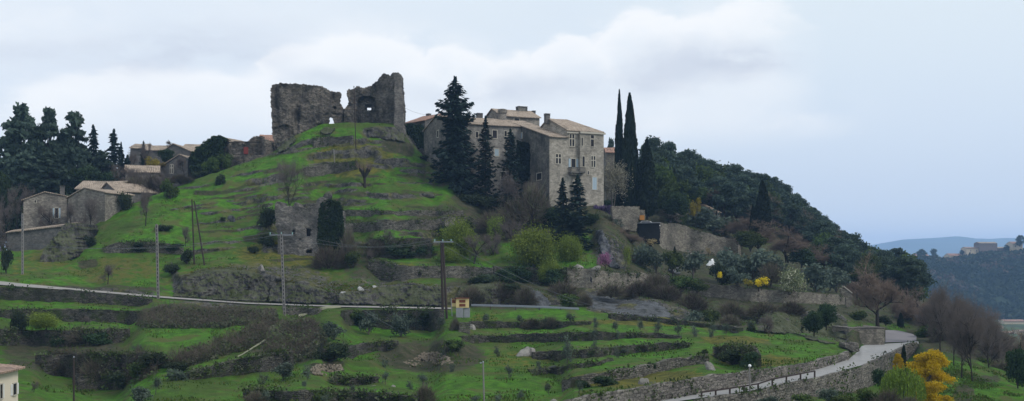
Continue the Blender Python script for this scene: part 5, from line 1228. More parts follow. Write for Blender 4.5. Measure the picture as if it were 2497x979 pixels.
# --- rocks
def rock(u, v, wpx, hpx, label, mat='boulder', seed=0, cat='rock', group=None, squash=.8, D=None, lean=0.0, name='boulder'):
    p = ground(u, v) if D is None else np.array(P(u, v, D)); w, h = wpx / F * p[1], hpx / F * p[1]; nu, nv = 22, 12; r = rs(seed)
    th = np.linspace(0, 2 * math.pi, nu, endpoint=False); ph = np.linspace(0.02, math.pi - .02, nv)
    q = np.stack([np.outer(np.sin(ph), np.cos(th)), np.outer(np.sin(ph), np.sin(th)), np.outer(np.cos(ph), np.ones(nu))], -1).reshape(-1, 3)
    ds = unit(9, r); 
    k = np.ones(len(q))
    for d in ds: k = np.minimum(k, r.uniform(.62, .85) / np.maximum(q @ d, .2))
    q = q * k[:, None] * (1 + .12 * vn(q[:, 0] * 3, q[:, 1] * 3, q[:, 2] * 3, seed)[:, None]); q *= [w / 2 / .85, w / 2 * squash / .85, h / .85]; q[:, 0] += lean * q[:, 2]
    i = (np.arange(nv - 1)[:, None] * nu + np.arange(nu)[None]).ravel(); i2 = (np.arange(nv - 1)[:, None] * nu + (np.arange(nu)[None] + 1) % nu).ravel()
    me = new_mesh(name, q, np.stack([i, i + nu, i2 + nu, i2], 1), M[mat], False, False)
    return link(name, me, None, label, cat, group, None, (p[0], p[1], p[2] + h * .0))
for i, (u, v, w, h, lb, mt, ln) in enumerate([(1279, 868, 42, 20, 'large pale boulder on the terrace grass', 'boulder', .3), (1357, 873, 17, 15, 'small round boulder against the terrace wall', 'boulder', 0), (1343, 906, 26, 14, 'triangular dark rock at a low wall end', 'slab', .3),
        (1568, 936, 26, 15, 'pale pointed rock on the mossy grass above the road wall', 'boulder', 0), (1736, 905, 24, 20, 'leaning pale rock below the broken wall end', 'boulder', -.5), (1150, 806, 18, 13, 'pale boulder beside the stone steps', 'boulder', 0), (564, 536, 18, 10, 'small dark rock alone on the upper green slope', 'slab', 0),
        (1098, 850, 26, 12, 'dark rock in the brown bank above the rubble', 'rock', 0), (958, 947, 14, 7, 'flat pale stone in the lower grass', 'boulder', 0), (912, 945, 14, 6, 'smaller flat pale stone in the lower grass', 'boulder', 0), (1043, 478, 26, 10, 'dark rock on the slope under the firs', 'rock', 0), (800, 484, 22, 14, 'mossy rock on top of the tower ruin terrace', 'rock', 0),
        (638, 664, 16, 16, 'pale lichened rock standing on the mossy bank', 'boulder', 0), (1410, 655, 26, 10, 'pale broken rock above the arched garden wall', 'boulder', 0), (1450, 662, 24, 12, 'leaning pale rock above the arched garden wall', 'boulder', .6), (879, 708, 16, 8, 'white rock on the bank behind the track', 'whiterock', 0), (912, 702, 12, 5, 'smallest white rock on the bank behind the track', 'whiterock', 0), (840, 716, 30, 5, 'long white rock ledge above the track', 'whiterock', 0), (1350, 985, 20, 10, 'pale stone at the bottom edge', 'boulder', 0), (395, 563, 22, 8, 'low rock under the ivy by the bare slope tree', 'rock', 0)]):
    rock(u, v, w, h, lb, mt, 100 + i, lean=ln)
def face(poly, label, mat='rock', key=0, out=.8, thick=4, rough=.5, freq=.5, res=2.0, name='rock_outcrop', cat='rock'):
    dc = lambda U, V: np.array([Dat(float(u), max(float(v), crest(u))) for u, v in zip(np.ravel(U), np.ravel(V))]).reshape(np.shape(U)) - out
    me = slab(poly, [], dc, thick, res, rough, freq, key, mat, False); return link(name, me, None, label, cat)
R6c = lambda pts: crop(pts, 1050, 480, 3.06)
face(R6c([(1140, 735), (1300, 740), (1440, 770), (1540, 770), (1690, 790), (1760, 840), (1800, 900), (1700, 905), (1560, 890), (1440, 880), (1300, 860), (1180, 820)]), 'big smooth blue grey rock slab above the terraces', 'slab', 201, 1.0, 4, .35, .35)
face([(1452, 562), (1466, 560), (1484, 590), (1494, 625), (1512, 655), (1490, 652), (1470, 622), (1458, 590)], 'steep blue grey rock face below the manor house', 'slab', 202, .9, 3, .9, .7)
face([(1290, 708), (1318, 712), (1345, 742), (1335, 752), (1300, 750)], 'dark slanting rock slab behind the guardrail', 'slab', 203, 1.0, 3, .4, .5)
face([(1628, 632), (1640, 630), (1662, 662), (1650, 668), (1632, 660)], 'narrow blue rock slab between garden bushes', 'slab', 204, 1.5, 3, .3, .5)
face([(422, 722), (436, 690), (470, 664), (520, 652), (575, 655), (610, 664), (640, 672), (655, 700), (650, 736), (600, 734), (500, 728)], 'mossy rock hump beside the gravel track', 'rock', 205, 1.0, 6, 1.0, .4)
face([(655, 736), (660, 700), (700, 690), (740, 694), (790, 706), (800, 722), (795, 740), (740, 739), (690, 736)], 'mossy crag behind the tall concrete pole', 'rock', 206, 1.0, 5, .9, .5)
face([(805, 740), (812, 722), (850, 712), (900, 714), (930, 700), (1000, 696), (1080, 700), (1085, 746), (950, 744)], 'long dark crag behind the gravel track', 'rock', 207, 1.0, 5, .9, .5)
face([(1110, 735), (1120, 700), (1190, 690), (1260, 700), (1290, 725), (1280, 742), (1180, 742)], 'dark brown crag behind the cream cabinet', 'rock', 208, 1.2, 4, 1.0, .4)
link('rock_outcrop', slab([(98, 640), (108, 605), (128, 585), (150, 556), (160, 545), (183, 545), (186, 590), (184, 625), (150, 642)], [], lambda u, v: 180 + (642 - v) * .045 + .02 * (u - 140), 10, 2.0, .8, .5, 209, 'rock'), None, 'dark mossy crag beside the tiled garden wall', 'rock')
face([(1850, 806), (1870, 770), (1900, 762), (1950, 770), (1955, 815), (1900, 812)], 'grey crag above the grass near the road bend', 'rock', 210, 1.2, 4, .9, .5)
face([(1960, 822), (1958, 780), (1990, 770), (2050, 782), (2066, 838), (2010, 836)], 'dark crag under the evergreen thicket by the road', 'rock', 211, 1.2, 4, .9, .5)
face([(672, 350), (690, 345), (712, 330), (720, 340), (700, 362), (680, 372)], 'mossy rock foot below the castle curtain wall', 'rock', 212, .8, 3, .5, .6)
face([(895, 318), (915, 309), (935, 312), (960, 318), (985, 330), (990, 346), (950, 340), (900, 334)], 'mossy rocks at the foot of the keep corner', 'rock', 214, .8, 3, .6, .7)
face([(778, 322), (790, 310), (815, 312), (812, 322), (792, 330)], 'small rock step just below the ruin gap', 'rock', 215, .6, 2, .4, .8)
def rubble(poly, n, label, seed, s=.22):
    r = rs(seed); p = np.array(poly); mb_v, mb_f = [], []; k = 0
    while k < n:
        u, v = r.uniform(p[:, 0].min(), p[:, 0].max()), r.uniform(p[:, 1].min(), p[:, 1].max())
        if not inside(poly, np.array([u]), np.array([v]))[0]: continue
        c = ground(u, v) + [0, -.15, .1]; w = s * r.uniform(.5, 1.4); q = np.array([[x, y, z] for x in (-1, 1) for y in (-1, 1) for z in (-1, 1)]) * w / 2 * r.uniform(.6, 1.2, (8, 3))
        a = unit(1, r)[0]; t = r.uniform(0, 3); K = np.array([[0, -a[2], a[1]], [a[2], 0, -a[0]], [-a[1], a[0], 0]]); Rm = np.eye(3) + math.sin(t) * K + (1 - math.cos(t)) * K @ K
        mb_v.append(q @ Rm.T + c); mb_f.append(np.array([(0, 1, 3, 2), (4, 6, 7, 5), (0, 4, 5, 1), (2, 3, 7, 6), (0, 2, 6, 4), (1, 5, 7, 3)]) + 8 * k); k += 1
    link('rubble', new_mesh('rubble', np.concatenate(mb_v), np.concatenate(mb_f), M['rubble'], False, False), label=label, kind='stuff')
M['rubble'] = plain('tumbled pale stones', (0.17, 0.145, 0.11), .9, .6, 2.2)
rubble([(1020, 872), (1030, 863), (1065, 861), (1100, 878), (1105, 888), (1080, 893), (1040, 884)], 300, 'heap of tumbled pale stones below the brown bank', 1, .24)
rubble([(755, 905), (770, 893), (830, 892), (838, 905), (800, 918), (765, 915)], 200, 'scatter of fallen stones under the round dark bush', 2, .2)
rubble([(980, 885), (1020, 875), (1040, 890), (1000, 898)], 60, 'thin scatter of brown stones beside the stone heap', 3, .22)
# steps
st = MB(); 
for i in range(6):
    p = ground(1134, 816) + np.array([-.9 + .02 * i, i * .25, .28 * i - .1]); st.box(p, (1.5, 0, 0), (0, .8, 0), (0, 0, .2))
st.build('stone_steps', M['terrace_pale'], None, label='small flight of stone steps beside the white boulder', cat='steps')
# ---------------------------------------------------------------- poles, wires, cabinet, rails, car
def post(o, u, vb, vt, w0, w1, mat, name='pole', D=None, off=(0, 0, 0)):
    p = ground(u, vb) if D is None else np.array(P(u, vb, D)); p = p + np.array(off); h = (vb - vt) / F * p[1]; return p, h
TOPS = {}
def concrete_pole(key, u, vb, vt, label, arm=0, w=.34, D=None, u2=None):
    p, h = post(None, u, vb, vt, 0, 0, '', D=D); o = empty('utility_pole', label, 'utility pole', 'poles carrying the power line', tuple(p)); q = ((u2 or u) - u) / F * p[1]
    mb = MB(); n = int(h / .55)
    for s in (-1, 1): mb.box((s * w / 2 - (.09 if s > 0 else 0), -w * .35, -.6), (.09, 0, 0), (0, w * .7, 0), (q, 0, h + .6))
    for i in range(n + 1):
        z = h * i / n; x = q * z / h; mb.box((x - w / 2 + .085, -w * .30, z - .14), (w - .17, 0, 0), (0, w * .6, 0), (0, 0, .22))
    mb.build('shaft', M['concrete'], o); mb = MB(); mb.box((-w / 2 + .085, -.05, -.5), (w - .17, 0, 0), (0, .1, 0), (q, 0, h + .4)); mb.build('core', M['concrete_dark'], o)
    if arm:
        mb = MB(); mb.box((q - arm / 2, -.06, h - .15), (arm, 0, 0), (0, .12, 0), (0, 0, .12)); mb.build('crossarm', M['metal'], o)
        for x in (-arm / 2 + .1, 0, arm / 2 - .1):
            mb = MB(); mb.tube([(q + x, 0, h - .03), (q + x, 0, h + .1), (q + x, 0, h + .2), (q + x, 0, h + .32)], [.03, .09, .06, .08], 7); mb.build('insulator', M['insulator'], o)
    TOPS[key] = p + [q, 0, h]; return o
def round_pole(key, u, vb, vt, label, mat='poleswood', r=.13, u2=None, D=None, parent=None):
    p, h = post(None, u, vb, vt, 0, 0, '', D=D); q = ((u2 or u) - u) / F * p[1]; mb = MB()
    pts = [np.array([q * t, 0, -.6 + (h + .6) * t]) for t in np.linspace(0, 1, 5)]; mb.tube([tuple(x) for x in pts], [r, r * .95, r * .9, r * .85, r * .8], 8)
    if parent is not None: 
        me = mb.mesh('leg', M[mat]); return link('leg', me, parent, loc=tuple(p - np.array(parent.location)))
    o = empty('utility_pole', label, 'utility pole', 'poles carrying the power line', tuple(p)); mb.build('shaft', M[mat], o)
    cap = MB(); cap.tube([(q, 0, h), (q, 0, h + .12)], [r * .95, r * .3], 8); cap.build('cap', M['metal'], o); TOPS[key] = p + [q, 0, h]; return o
concrete_pole('A', 55, 672, 522, 'slim grey concrete pole in front of the tiled garden wall', 0, .28)
concrete_pole('B', 386, 728, 548, 'tall grey concrete pole standing at the track before the green slope', 0, .34, u2=382)
concrete_pole('C', 694, 768, 572, 'tall concrete pole with ladder openings and glass insulators in front of the tower ruin', 3.4, .34, u2=686)
o = empty('utility_pole', 'leaning pair of brown timber pole legs on the bare green slope', 'utility pole', 'poles carrying the power line', tuple(ground(476, 645)))
round_pole('D', 474, 645, 487, '', parent=o, u2=468); round_pole('D', 500, 647, 492, '', parent=o, u2=474); TOPS['D'] = ground(474, 645) + [-.3, 0, 9.8]
o = empty('utility_pole', 'thick dark twin timber pole behind the cream electricity cabinet', 'utility pole', 'poles carrying the power line', tuple(ground(1083, 775)))
round_pole('E', 1080, 775, 586, '', parent=o, u2=1076, r=.19); round_pole('E', 1090, 775, 592, '', parent=o, u2=1080, r=.18)
pE = ground(1080, 775); hE = (775 - 586) / F * pE[1]; TOPS['E'] = pE + [-.2, 0, hE]
mb = MB(); mb.box((-1.5, -.08, hE - .35), (2.8, 0, 0), (0, .12, 0), (0, 0, .14)); mb.build('crossarm', M['metal'], o)
for x in (-1.35, -.2, 1.0): mb = MB(); mb.tube([(x, 0, hE - .21), (x, 0, hE - .1), (x, 0, hE + .1)], [.03, .09, .07], 7); mb.build('insulator', M['insulator'], o)
mb = MB(); mb.tube([(1.15, -.25, .2), (1.02, -.25, 2.8)], [.05, .05], 7); mb.build('conduit', M['metal'], o)
round_pole('G', 868, 362, 211, 'thin dark timber pole in front of the castle ruin gap', r=.10, u2=863)
round_pole('H', 817, 424, 366, 'short thin grey pole on the knoll ledges', 'concrete', r=.09, u2=814)
round_pole('I', 180, 985, 872, 'dark thin pole in front of the root covered bank', 'poleswood', r=.10)
round_pole('J', 1181, 985, 884, 'slim grey pole with a small lamp in the lower terraces', 'concrete', r=.08, u2=1178)
# lamp heads
o = bpy.data.objects[[x for x in bpy.data.objects.keys() if x.startswith('utility_pole')][-1]]
h = TOPS['J'] - np.array(o.location); mb = MB(); mb.box((h[0] - .3, -.1, h[2] - .1), (.22, 0, 0), (0, .2, 0), (0, 0, .1)); mb.build('lamp_head', M['metal'], o)
p = ground(1829, 958); lo = empty('street_lamp', 'slim street lamp with a white head at the edge of the asphalt road', 'street lamp', None, tuple(p)); hh = (958 - 895) / F * p[1]
mb = MB(); mb.tube([(0, 0, -.3), (-.05, 0, hh)], [.09, .06], 8); mb.build('post', M['concrete'], lo); mb = MB(); mb.tube([(-.05, 0, hh), (-.02, 0, hh + .12), (.02, 0, hh + .22)], [.12, .15, .07], 8); mb.build('lamp_head', M['white'], lo)
def cable(name, a, b, sag, label, r=.02, group='power line wires'):
    a, b = np.array(a), np.array(b); pts = []
    for t in np.linspace(0, 1, 22): pts.append(tuple(a * (1 - t) + b * t - np.array([0, 0, sag * 4 * t * (1 - t)])))
    mb = MB(); mb.tube(pts, [r] * 22, 4); mb.build(name, M['wire'], None, label=label, cat='cable', group=group)
C_, E_ = TOPS['C'], TOPS['E']
for i, x in enumerate((-1.6, 1.6)):
    which = ('nearer', 'farther')[i]
    cable('power_cable', C_ + [x, 0, .3], E_ + [x * .75, 0, .1], 1.6, 'thin %s wire between the insulator pole and the dark twin timber pole' % which)
    cable('power_cable', C_ + [x, 0, .3], np.array(P(-200, 560, 150)) + [x, 0, 0], 2.5, 'thin %s wire running from the insulator pole out over the track' % which)
    cable('power_cable', E_ + [x * .75, 0, .1], np.array(P(1430, 745, 150)) + [x * .4, 0, 0], .8, 'thin %s wire dropping from the twin timber pole towards the rock slab' % which)
cable('power_cable', C_ + [0, 0, -2.2], np.array(P(960, 800, 138)), .6, 'stay wire slanting from the insulator pole down across the crags')
cable('power_cable', np.array(P(984, 262, 240)), np.array(P(1044, 281, 248)), .3, 'wire from the keep corner to the pink roofed house')
# cable cabinet
p = ground(1127, 772); cab = empty('electricity_cabinet', 'cream electricity cabinet with brown louvres on a grey plinth beside the track', 'electricity cabinet', None, tuple(p)); k = p[1] / F
mb = MB(); mb.box((-15 * k, 0, -.3), (18 * k, 0, 0), (0, 1.0, 0), (0, 0, 21 * k + .3)); mb.box((4.5 * k, 0.1, -.3), (14 * k, 0, 0), (0, .9, 0), (0, 0, 20 * k + .3)); mb.build('plinth', M['block'], cab)
mb = MB(); mb.box((-15 * k, -.05, 21 * k + .01), (31 * k, 0, 0), (0, 1.1, 0), (0, 0, 22 * k)); mb.box((-26 * k, .3, 24 * k), (11 * k - .01, 0, 0), (0, .8, 0), (0, 0, 17 * k)); mb.build('housing', M['cream'], cab)
for (x, z, w, h) in ((-7, 24, 15, 6.5), (-7, 33.5, 15, 7), (-25, 32.5, 9, 7)):
    mb = MB(); y = -.09 if x > -20 else .26
    for j in range(6): mb.box((x * k, y, (z + h * j / 6) * k), (w * k, 0, 0), (0, .035, .02), (0, 0, h / 6 * k * .8))
    mb.box((x * k, y + .036, z * k), (w * k, 0, 0), (0, .003, 0), (0, 0, h * k)); mb.build('louvre', M['louvre'], cab)
mb = MB(); mb.box((-16.5 * k, -.2, 43 * k + .02), (34 * k, 0, 0), (0, 1.4, 0), (0, 0, .08)); mb.box((-27 * k, .2, 41 * k + .02), (10.3 * k, 0, 0), (0, 1.0, 0), (0, 0, .06)); mb.build('roof', M['louvre'], cab)
# guard rail
g0 = [(1149, 743.5), (1196, 744.5), (1257, 746), (1315, 747.8), (1367, 750), (1412, 752.5)]
gr = empty('guardrail', 'galvanised steel guardrail on wooden posts along the track', 'guardrail'); pr = []
for u, v in g0:
    D = Dat(u, 757) - .2; pr.append(np.array(P(u, v, D)))
    if u > 1150: mb = MB(); q = pr[-1]; mb.box((q[0] - .10, q[1] + .06, q[2] - 1.1), (.2, 0, 0), (0, .14, 0), (0, 0, 1.05)); mb.build('post', M['barkg'], gr)
for a, b in zip(pr[:-1], pr[1:]):
    mb = MB()
    for dz, dy in ((0, 0), (-.11, -.04), (-.22, 0)): mb.box(a + [0, dy - .04, dz], b - a - [.02, 0, 0], (0, .05, 0), (0, 0, .10))
    mb.build('rail', M['metal'], gr)
# low rail fence along the road
fu = list(np.arange(1711, 1996, 34.5)); fe = empty('rail_fence', 'low dark rail fence along the outer edge of the asphalt road', 'fence'); pr = []
for u in fu:
    v = en(u) + 1; q = np.array(P(u, v, RZ * F / (en(u) - .5 - VH))); hgt = .62 if u < 1850 else .8; pr.append(q + [0, 0, hgt]); mb = MB(); mb.box(q + [-.07, 0, -.35], (.14, 0, 0), (0, .14, 0), (0, 0, hgt + .35)); mb.build('post', M['poleswood'], fe)
for a, b in zip(pr[:-1], pr[1:]): mb = MB(); mb.box(a + [0, .02, -.1], b - a, (0, .10, 0), (0, 0, .13)); mb.build('rail', M['poleswood'], fe)
# parked car behind the parapet
p = np.array(P(1583, 547, 219)); p[2] -= .85
car = empty('parked_car', 'white car parked on the terrace, its roof and windscreen above the black wall', 'car', None, tuple(p), math.radians(-25))
def sect(mb, prof, w, inset=0.0):
    n = len(prof); V = [(x, -w / 2 + (inset if z > .95 else 0), z) for x, z in prof] + [(x, w / 2 - (inset if z > .95 else 0), z) for x, z in prof]
    mb.add(V, [tuple(range(n)), tuple(range(2 * n - 1, n - 1, -1))] + [(i, i + n, (i + 1) % n + n, (i + 1) % n) for i in range(n)])
mb = MB(); sect(mb, [(-1.95, .35), (1.95, .35), (2.0, .62), (1.9, .80), (1.05, .95), (.35, 1.42), (-.2, 1.48), (-1.3, 1.44), (-1.85, .98), (-1.98, .7)], 1.68, .16); me = fixn(mb.mesh('body', M['white'])); link('body', me, car)
mb = MB(); mb.add([(.98, -.66, 1.0), (.98, .66, 1.0), (.42, .60, 1.39), (.42, -.60, 1.39)], [(0, 1, 2, 3)]); mb.add([(-1.84, -.66, 1.02), (-1.84, .66, 1.02), (-1.38, .6, 1.38), (-1.38, -.6, 1.38)], [(3, 2, 1, 0)])
for s in (-1, 1): mb.add([(.85, s * .80, 1.0), (.3, s * .705, 1.38), (-1.2, s * .705, 1.38), (-1.6, s * .80, 1.0)], [(0, 1, 2, 3)])
gm = mb.mesh('windows', M['glass']); 
for v in gm.vertices: v.co.x *= 1.012; v.co.y *= 1.02; v.co.z += .012
link('windows', gm, car)
for x in (-1.25, 1.25):
    for y in (-.78, .78):
        wh = link('wheel', None, car, loc=(x, y, .31)); mb = MB(); mb.tube([(0, -.09, 0), (0, .09, 0)], [.31, .31], 16); mb.build('tyre', M['darkwall'], wh); mb = MB(); mb.tube([(0, -.095, 0), (0, .095, 0)], [.18, .18], 12); mb.build('rim', M['metal'], wh)
for y in (-.55, .55): mb = MB(); mb.cbox((1.95, y, .62), .08, .3, .14); mb.build('headlight', M['metal'], car)
# white sheets in the garden
for u, v, w, h, lb, sd_ in ((1733, 648, 24, 15, 'bright white sheet draped over a hump in the garden', 1), (1680, 628, 18, 8, 'smaller grey white sheet lying under the high garden wall', 2)):
    rock(u, v, w, h, lb, 'white' if sd_ == 1 else 'boulder', 300 + sd_, 'sheet', None, .6, None, .5, 'draped_sheet')

# ---------------------------------------------------------------- far valley side, village and blue mountain
def far_hill(name, us, crestv, Dc, base, Dn, mat, label, rows=24, bump_=6, seed=0, back=600):
    us = np.array(us, float); V = []; cv = np.array([np.interp(u, *zip(*crestv)) for u in us])
    for k in range(rows + 4):
        if k <= rows: t = k / rows; D = Dn + (Dc - Dn) * t ** .8; zc = (VH - cv) / F * Dc; z = base + (zc - base) * (math.sin(t * math.pi / 2) ** 1.1)
        else: D = Dc + back * (k - rows) / 3; z = zc - (k - rows) ** 2 * (zc.max() + 60) * .08
        x = (us - U0) / F * Dc; x = x * (.75 + .25 * D / Dc) if name != 'mountain' else x
        zz_ = z + bump_ * fbm(x / (bump_ * 12), x * 0 + D / (bump_ * 12), seed=seed) * (1 if k < rows else .2)
        V.append(np.stack([x, x * 0 + D, zz_], -1))
    V = np.array(V); nr, nc = V.shape[:2]; i = (np.arange(nr - 1)[:, None] * nc + np.arange(nc - 1)[None]).ravel()
    return link(name, new_mesh(name, V.reshape(-1, 3), np.stack([i, i + 1, i + nc + 1, i + nc], 1), mat, True, False), label=label, kind='structure'), V
M['farhill'] = foliage('far slope cover', (0.025, 0.04, 0.02), (0.06, 0.07, 0.035)); M['mountain'] = plain('haze tinted mountain cover', (0.18, 0.245, 0.30), .95, .12, .004)  # mountain base colour is bluer to carry distance haze
CV = [(1700, 660), (2000, 640), (2200, 632), (2250, 636), (2300, 642), (2330, 634), (2380, 622), (2440, 618), (2480, 612), (2600, 600), (3000, 560), (3600, 560)]
fh, FV = far_hill('far_hillside', np.arange(1700, 3600, 12), CV, 1260, -49, 1010, M['farhill'], 'wooded valley side below the distant village', 26, 5, 3)
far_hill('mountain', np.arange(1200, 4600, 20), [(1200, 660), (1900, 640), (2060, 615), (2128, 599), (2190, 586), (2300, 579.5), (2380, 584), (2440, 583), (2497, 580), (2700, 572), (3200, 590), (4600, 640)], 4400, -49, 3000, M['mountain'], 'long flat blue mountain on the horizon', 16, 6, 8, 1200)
r = rs(44); k = r.randint(0, FV.shape[0] - 6, 15000); j = r.randint(0, FV.shape[1] - 1, 15000); c0 = FV[k, j] + r.uniform(-5, 5, (15000, 3)) * [1, 1, 0]
cl = c0 + [0, 0, 3]; keepm = vn(cl[:, 0] / 40, cl[:, 1] / 40, seed=5) > -.55; cl = cl[keepm]; m = 5; C = np.repeat(cl, m, 0) + unit(len(cl) * m, r) * [3.5, 3.5, 2.8]
Tn = np.repeat(np.clip(vn(cl[:, 0] / 30, cl[:, 1] / 30, seed=6) * .5 + .5 + r.normal(size=len(cl)) * .15, 0, 1), m); v, f = cards(C, 3.2, r, 1.2)
link('woodland', leafmesh('woodland', v, f, np.repeat(np.clip(Tn, 0, 1), 4), 'farwood'), label='hazy mixed woodland covering the far valley side', kind='stuff')
def vhouse(u0, u1, vt, vb, D, label, wall, tile, vr=None, kind='gable_s', depth=16, wins=0, cat='building', name='village_house'):
    fr = Fr(u0, D, u1, D); o = empty(name, label, cat); wing(o, fr, 0, fr.L, 0, depth, zz(vb, D) - 14, zz(vt, D), kind, zz(vr or vt - 3, D + depth / 2), wall, tile, .6)
    for i in range(wins): q = u0 + (u1 - u0) * (i + .7) / (wins + .4); window(o, fr, 't', 0, (q - .8, vt + 4, q + .8, vt + 8), 'plain')
    return o
M['farplaster'] = plain('pale village plaster', (0.50, 0.42, 0.30), .9, .1, .5); M['farstone'] = plain('brown village stone', (0.16, 0.13, 0.115), .9, .2, .3)
vhouse(2389, 2432, 594, 622, 1240, 'broad brown stone tower house on the far village skyline', 'farstone', 'tile', 591, wins=2)
vhouse(2357, 2392, 606, 624, 1243, 'pale village house beside the brown tower house', 'farplaster', 'farroof' if 'farroof' in M else 'tile_new', 603, wins=2)
vhouse(2316, 2356, 624, 634, 1246, 'long low cream village house on the far skyline', 'farplaster', 'tile_red', 619, wins=3)
vhouse(2469, 2494, 595, 622, 1236, 'tall cream village house below the dark cedar at the far end', 'farplaster', 'tile_red', 590, wins=2)
vhouse(2434, 2470, 606, 624, 1250, 'low brown village wall house between tower house and cream house', 'farstone', 'tile', 603)
vhouse(2233, 2266, 625, 650, 1230, 'pink roofed house under the flat topped cedar on the far hill', 'farstone', 'tile_red', 619.5, wins=2)
vhouse(2450, 2500, 784, 788, 930, 'long building with an orange roof down in the valley', 'farplaster', 'tile_red', 780, depth=12)
vhouse(2448, 2484, 812, 819, 800, 'low pale building down in the valley behind bare trees', 'farstone', 'tile_new', 808, depth=12)
vhouse(2488, 2515, 808, 822, 790, 'small white building at the valley edge', 'farplaster', 'tile_new', 805, depth=12)
vhouse(2436, 2447, 797, 802, 860, 'tiny white hut in the valley', 'farplaster', 'tile_new', 795, depth=8)
# ---------------------------------------------------------------- planting
NAMEMAP = {'conical_fir': 'fir_tree', 'large_evergreen': 'evergreen_tree', 'dark_evergreen': 'evergreen_tree', 'wisteria': 'wisteria', 'reed_clump': 'reed_clump', 'faded_blossom_tree': 'blossom_tree', 'pink_blossom_tree': 'blossom_tree', 'blossom_bush': 'blossom_tree', 'gold_bush': 'flowering_bush', 'olive_bush': 'olive_tree', 'dense_pine': 'pine_tree', 'far_tree': 'cedar_tree', 'coppice_tree': 'bare_tree'}
CATS = {'pine_tree': 'pine tree', 'fir_tree': 'fir tree', 'spruce_tree': 'spruce tree', 'cypress_tree': 'cypress tree', 'olive_tree': 'olive tree', 'bare_tree': 'bare tree', 'willow_tree': 'tree', 'budding_tree': 'tree', 'evergreen_tree': 'tree', 'blossom_tree': 'tree', 'mimosa_tree': 'mimosa tree', 'weeping_willow': 'willow tree', 'pollard_tree': 'tree', 'cedar_tree': 'cedar tree'}
def pl(kind, u, vb, vt, w, label, **kw):
    nm = NAMEMAP.get(kind) or kind.replace('warm_', '').replace('pale_', '').replace('tall_', '').replace('dark_', '').replace('green_', '').replace('brown_', '').replace('ivy_bush', 'bush')
    cat = kw.pop('cat', None) or CATS.get(nm, 'bush'); return plant(kind, u, vb, vt, w, label, cat, kw.pop('group', None), name=nm, **kw)
# the conifers by the manor house
pl('fir_tree', 1110, 484, 188, 146, 'tallest broad dark fir in front of the manor house', D=218, var=0, rot=.4)
pl('spruce_tree', 1184, 478, 284, 70, 'slender dark spruce just beside the tall fir', D=218.5, var=0)
pl('spruce_tree', 1245, 488, 315, 74, 'slender spruce against the patched wall, farther from the fir', D=213, var=1)
pl('spruce_tree', 1372, 640, 434, 80, 'narrow dark spruce below the balcony, the shorter of two', var=0, D=196)
pl('spruce_tree', 1408, 640, 427, 92, 'dark spruce below the balcony, the taller of two', var=1, D=195)
pl('conical_fir', 1395, 650, 520, 130, 'broad dark fir skirt below the two balcony spruces', D=193)
for u, vb, vt, w, lb, D in [(1510, 505, 223, 24, 'tall thin cypress, the slimmer of the tall pair beside the manor house', 228), (1536, 515, 231, 42, 'tall broader cypress of the pair beside the manor house', 226), (1578, 528, 342, 48, 'shorter wide cypress next to the tall pair', 225),
        (1860, 572, 441, 40, 'lone dark cypress in the far garden below the ridge', 238), (1836, 570, 498, 16, 'tiny thin cypress beside the lone one', 238), (2204, 905, 838, 15, 'small dark cypress between the yellow mimosa halves', 118), (1664, 520, 455, 22, 'small dark cypress behind the garden bushes', 240), (1645, 640, 600, 10, 'very small cypress at the foot of the high garden wall', 205), (2196, 808, 762, 18, 'small dark conifer beside the grey lane', 192)]:
    pl('cypress_tree', u, vb, vt, w, lb, D=D)
# pines behind the lowest houses
gp = [(50, 250, 92, 'tallest rounded pine of the dark grove'), (120, 257, 62, 'second tall pine with a narrow split top in the dark grove'), (182, 268, 80, 'third tall pine of the grove with a pointed tiered top'), (228, 308, 56, 'pine between the tall tiered one and the low pointed one'), (277, 318, 64, 'low pointed pine at the end of the grove'), (10, 330, 60, 'pine at the picture edge of the dark grove'), (86, 300, 70, 'pine filling the gap between the two tallest pines'), (150, 320, 66, 'lower pine in front of the third tall pine'), (200, 350, 70, 'low pine in front of the grove middle'), (250, 365, 70, 'dark pine behind the pale tiled roof'), (120, 370, 90, 'broad low pine behind the blue shuttered house'), (60, 370, 90, 'broad low pine nearest the picture edge'), (310, 380, 50, 'smallest pine beside the broken tile roof'), (20, 420, 70, 'short pine low at the picture edge'), (295, 350, 40, 'thin pine at the end of the grove')]
for i, (u, vt, w, lb) in enumerate(gp):
    pl('dense_pine' if i not in (4, 3, 14, 12) else 'conical_fir', u, 560, vt, w * 1.5, lb + ' behind the lowest houses' if len(lb.split()) < 11 else lb, group='dark pines behind the lowest houses', D=232 + (i % 5) * 3 - (8 if i > 8 else 0))
for i, (u, vb, vt, w, D, lb) in enumerate([(20, 610, 470, 80, 207, 'dark bare tree at the picture edge below the pines'), (-10, 640, 500, 90, 196, 'bare tree cut by the picture edge above the track'), (40, 560, 440, 70, 216, 'bare tree behind the blue shuttered house'), (325, 450, 350, 50, 238, 'thin bare tree at the end of the pine grove'), (352, 430, 338, 34, 238, 'upright bare sapling before the distant roofs')]):
    pl('bare_tree', u, vb, vt, w, lb, D=D)
pl('conical_fir', 350, 400, 343, 22, 'tiny dark conifer among the distant roofs', D=245); pl('dark_evergreen', 407, 398, 361, 50, 'round dark evergreen behind the small grey gable', D=238)
pl('gold_bush', 372, 412, 380, 36, 'yellow green bush behind the broken tile roof', D=232); pl('gold_bush', 395, 408, 395, 22, 'small yellow bush beside the grey gable', D=232)
pl('bare_tree', 407, 362, 338, 22, 'faint bare tree on the skyline above the brown gable', D=252)
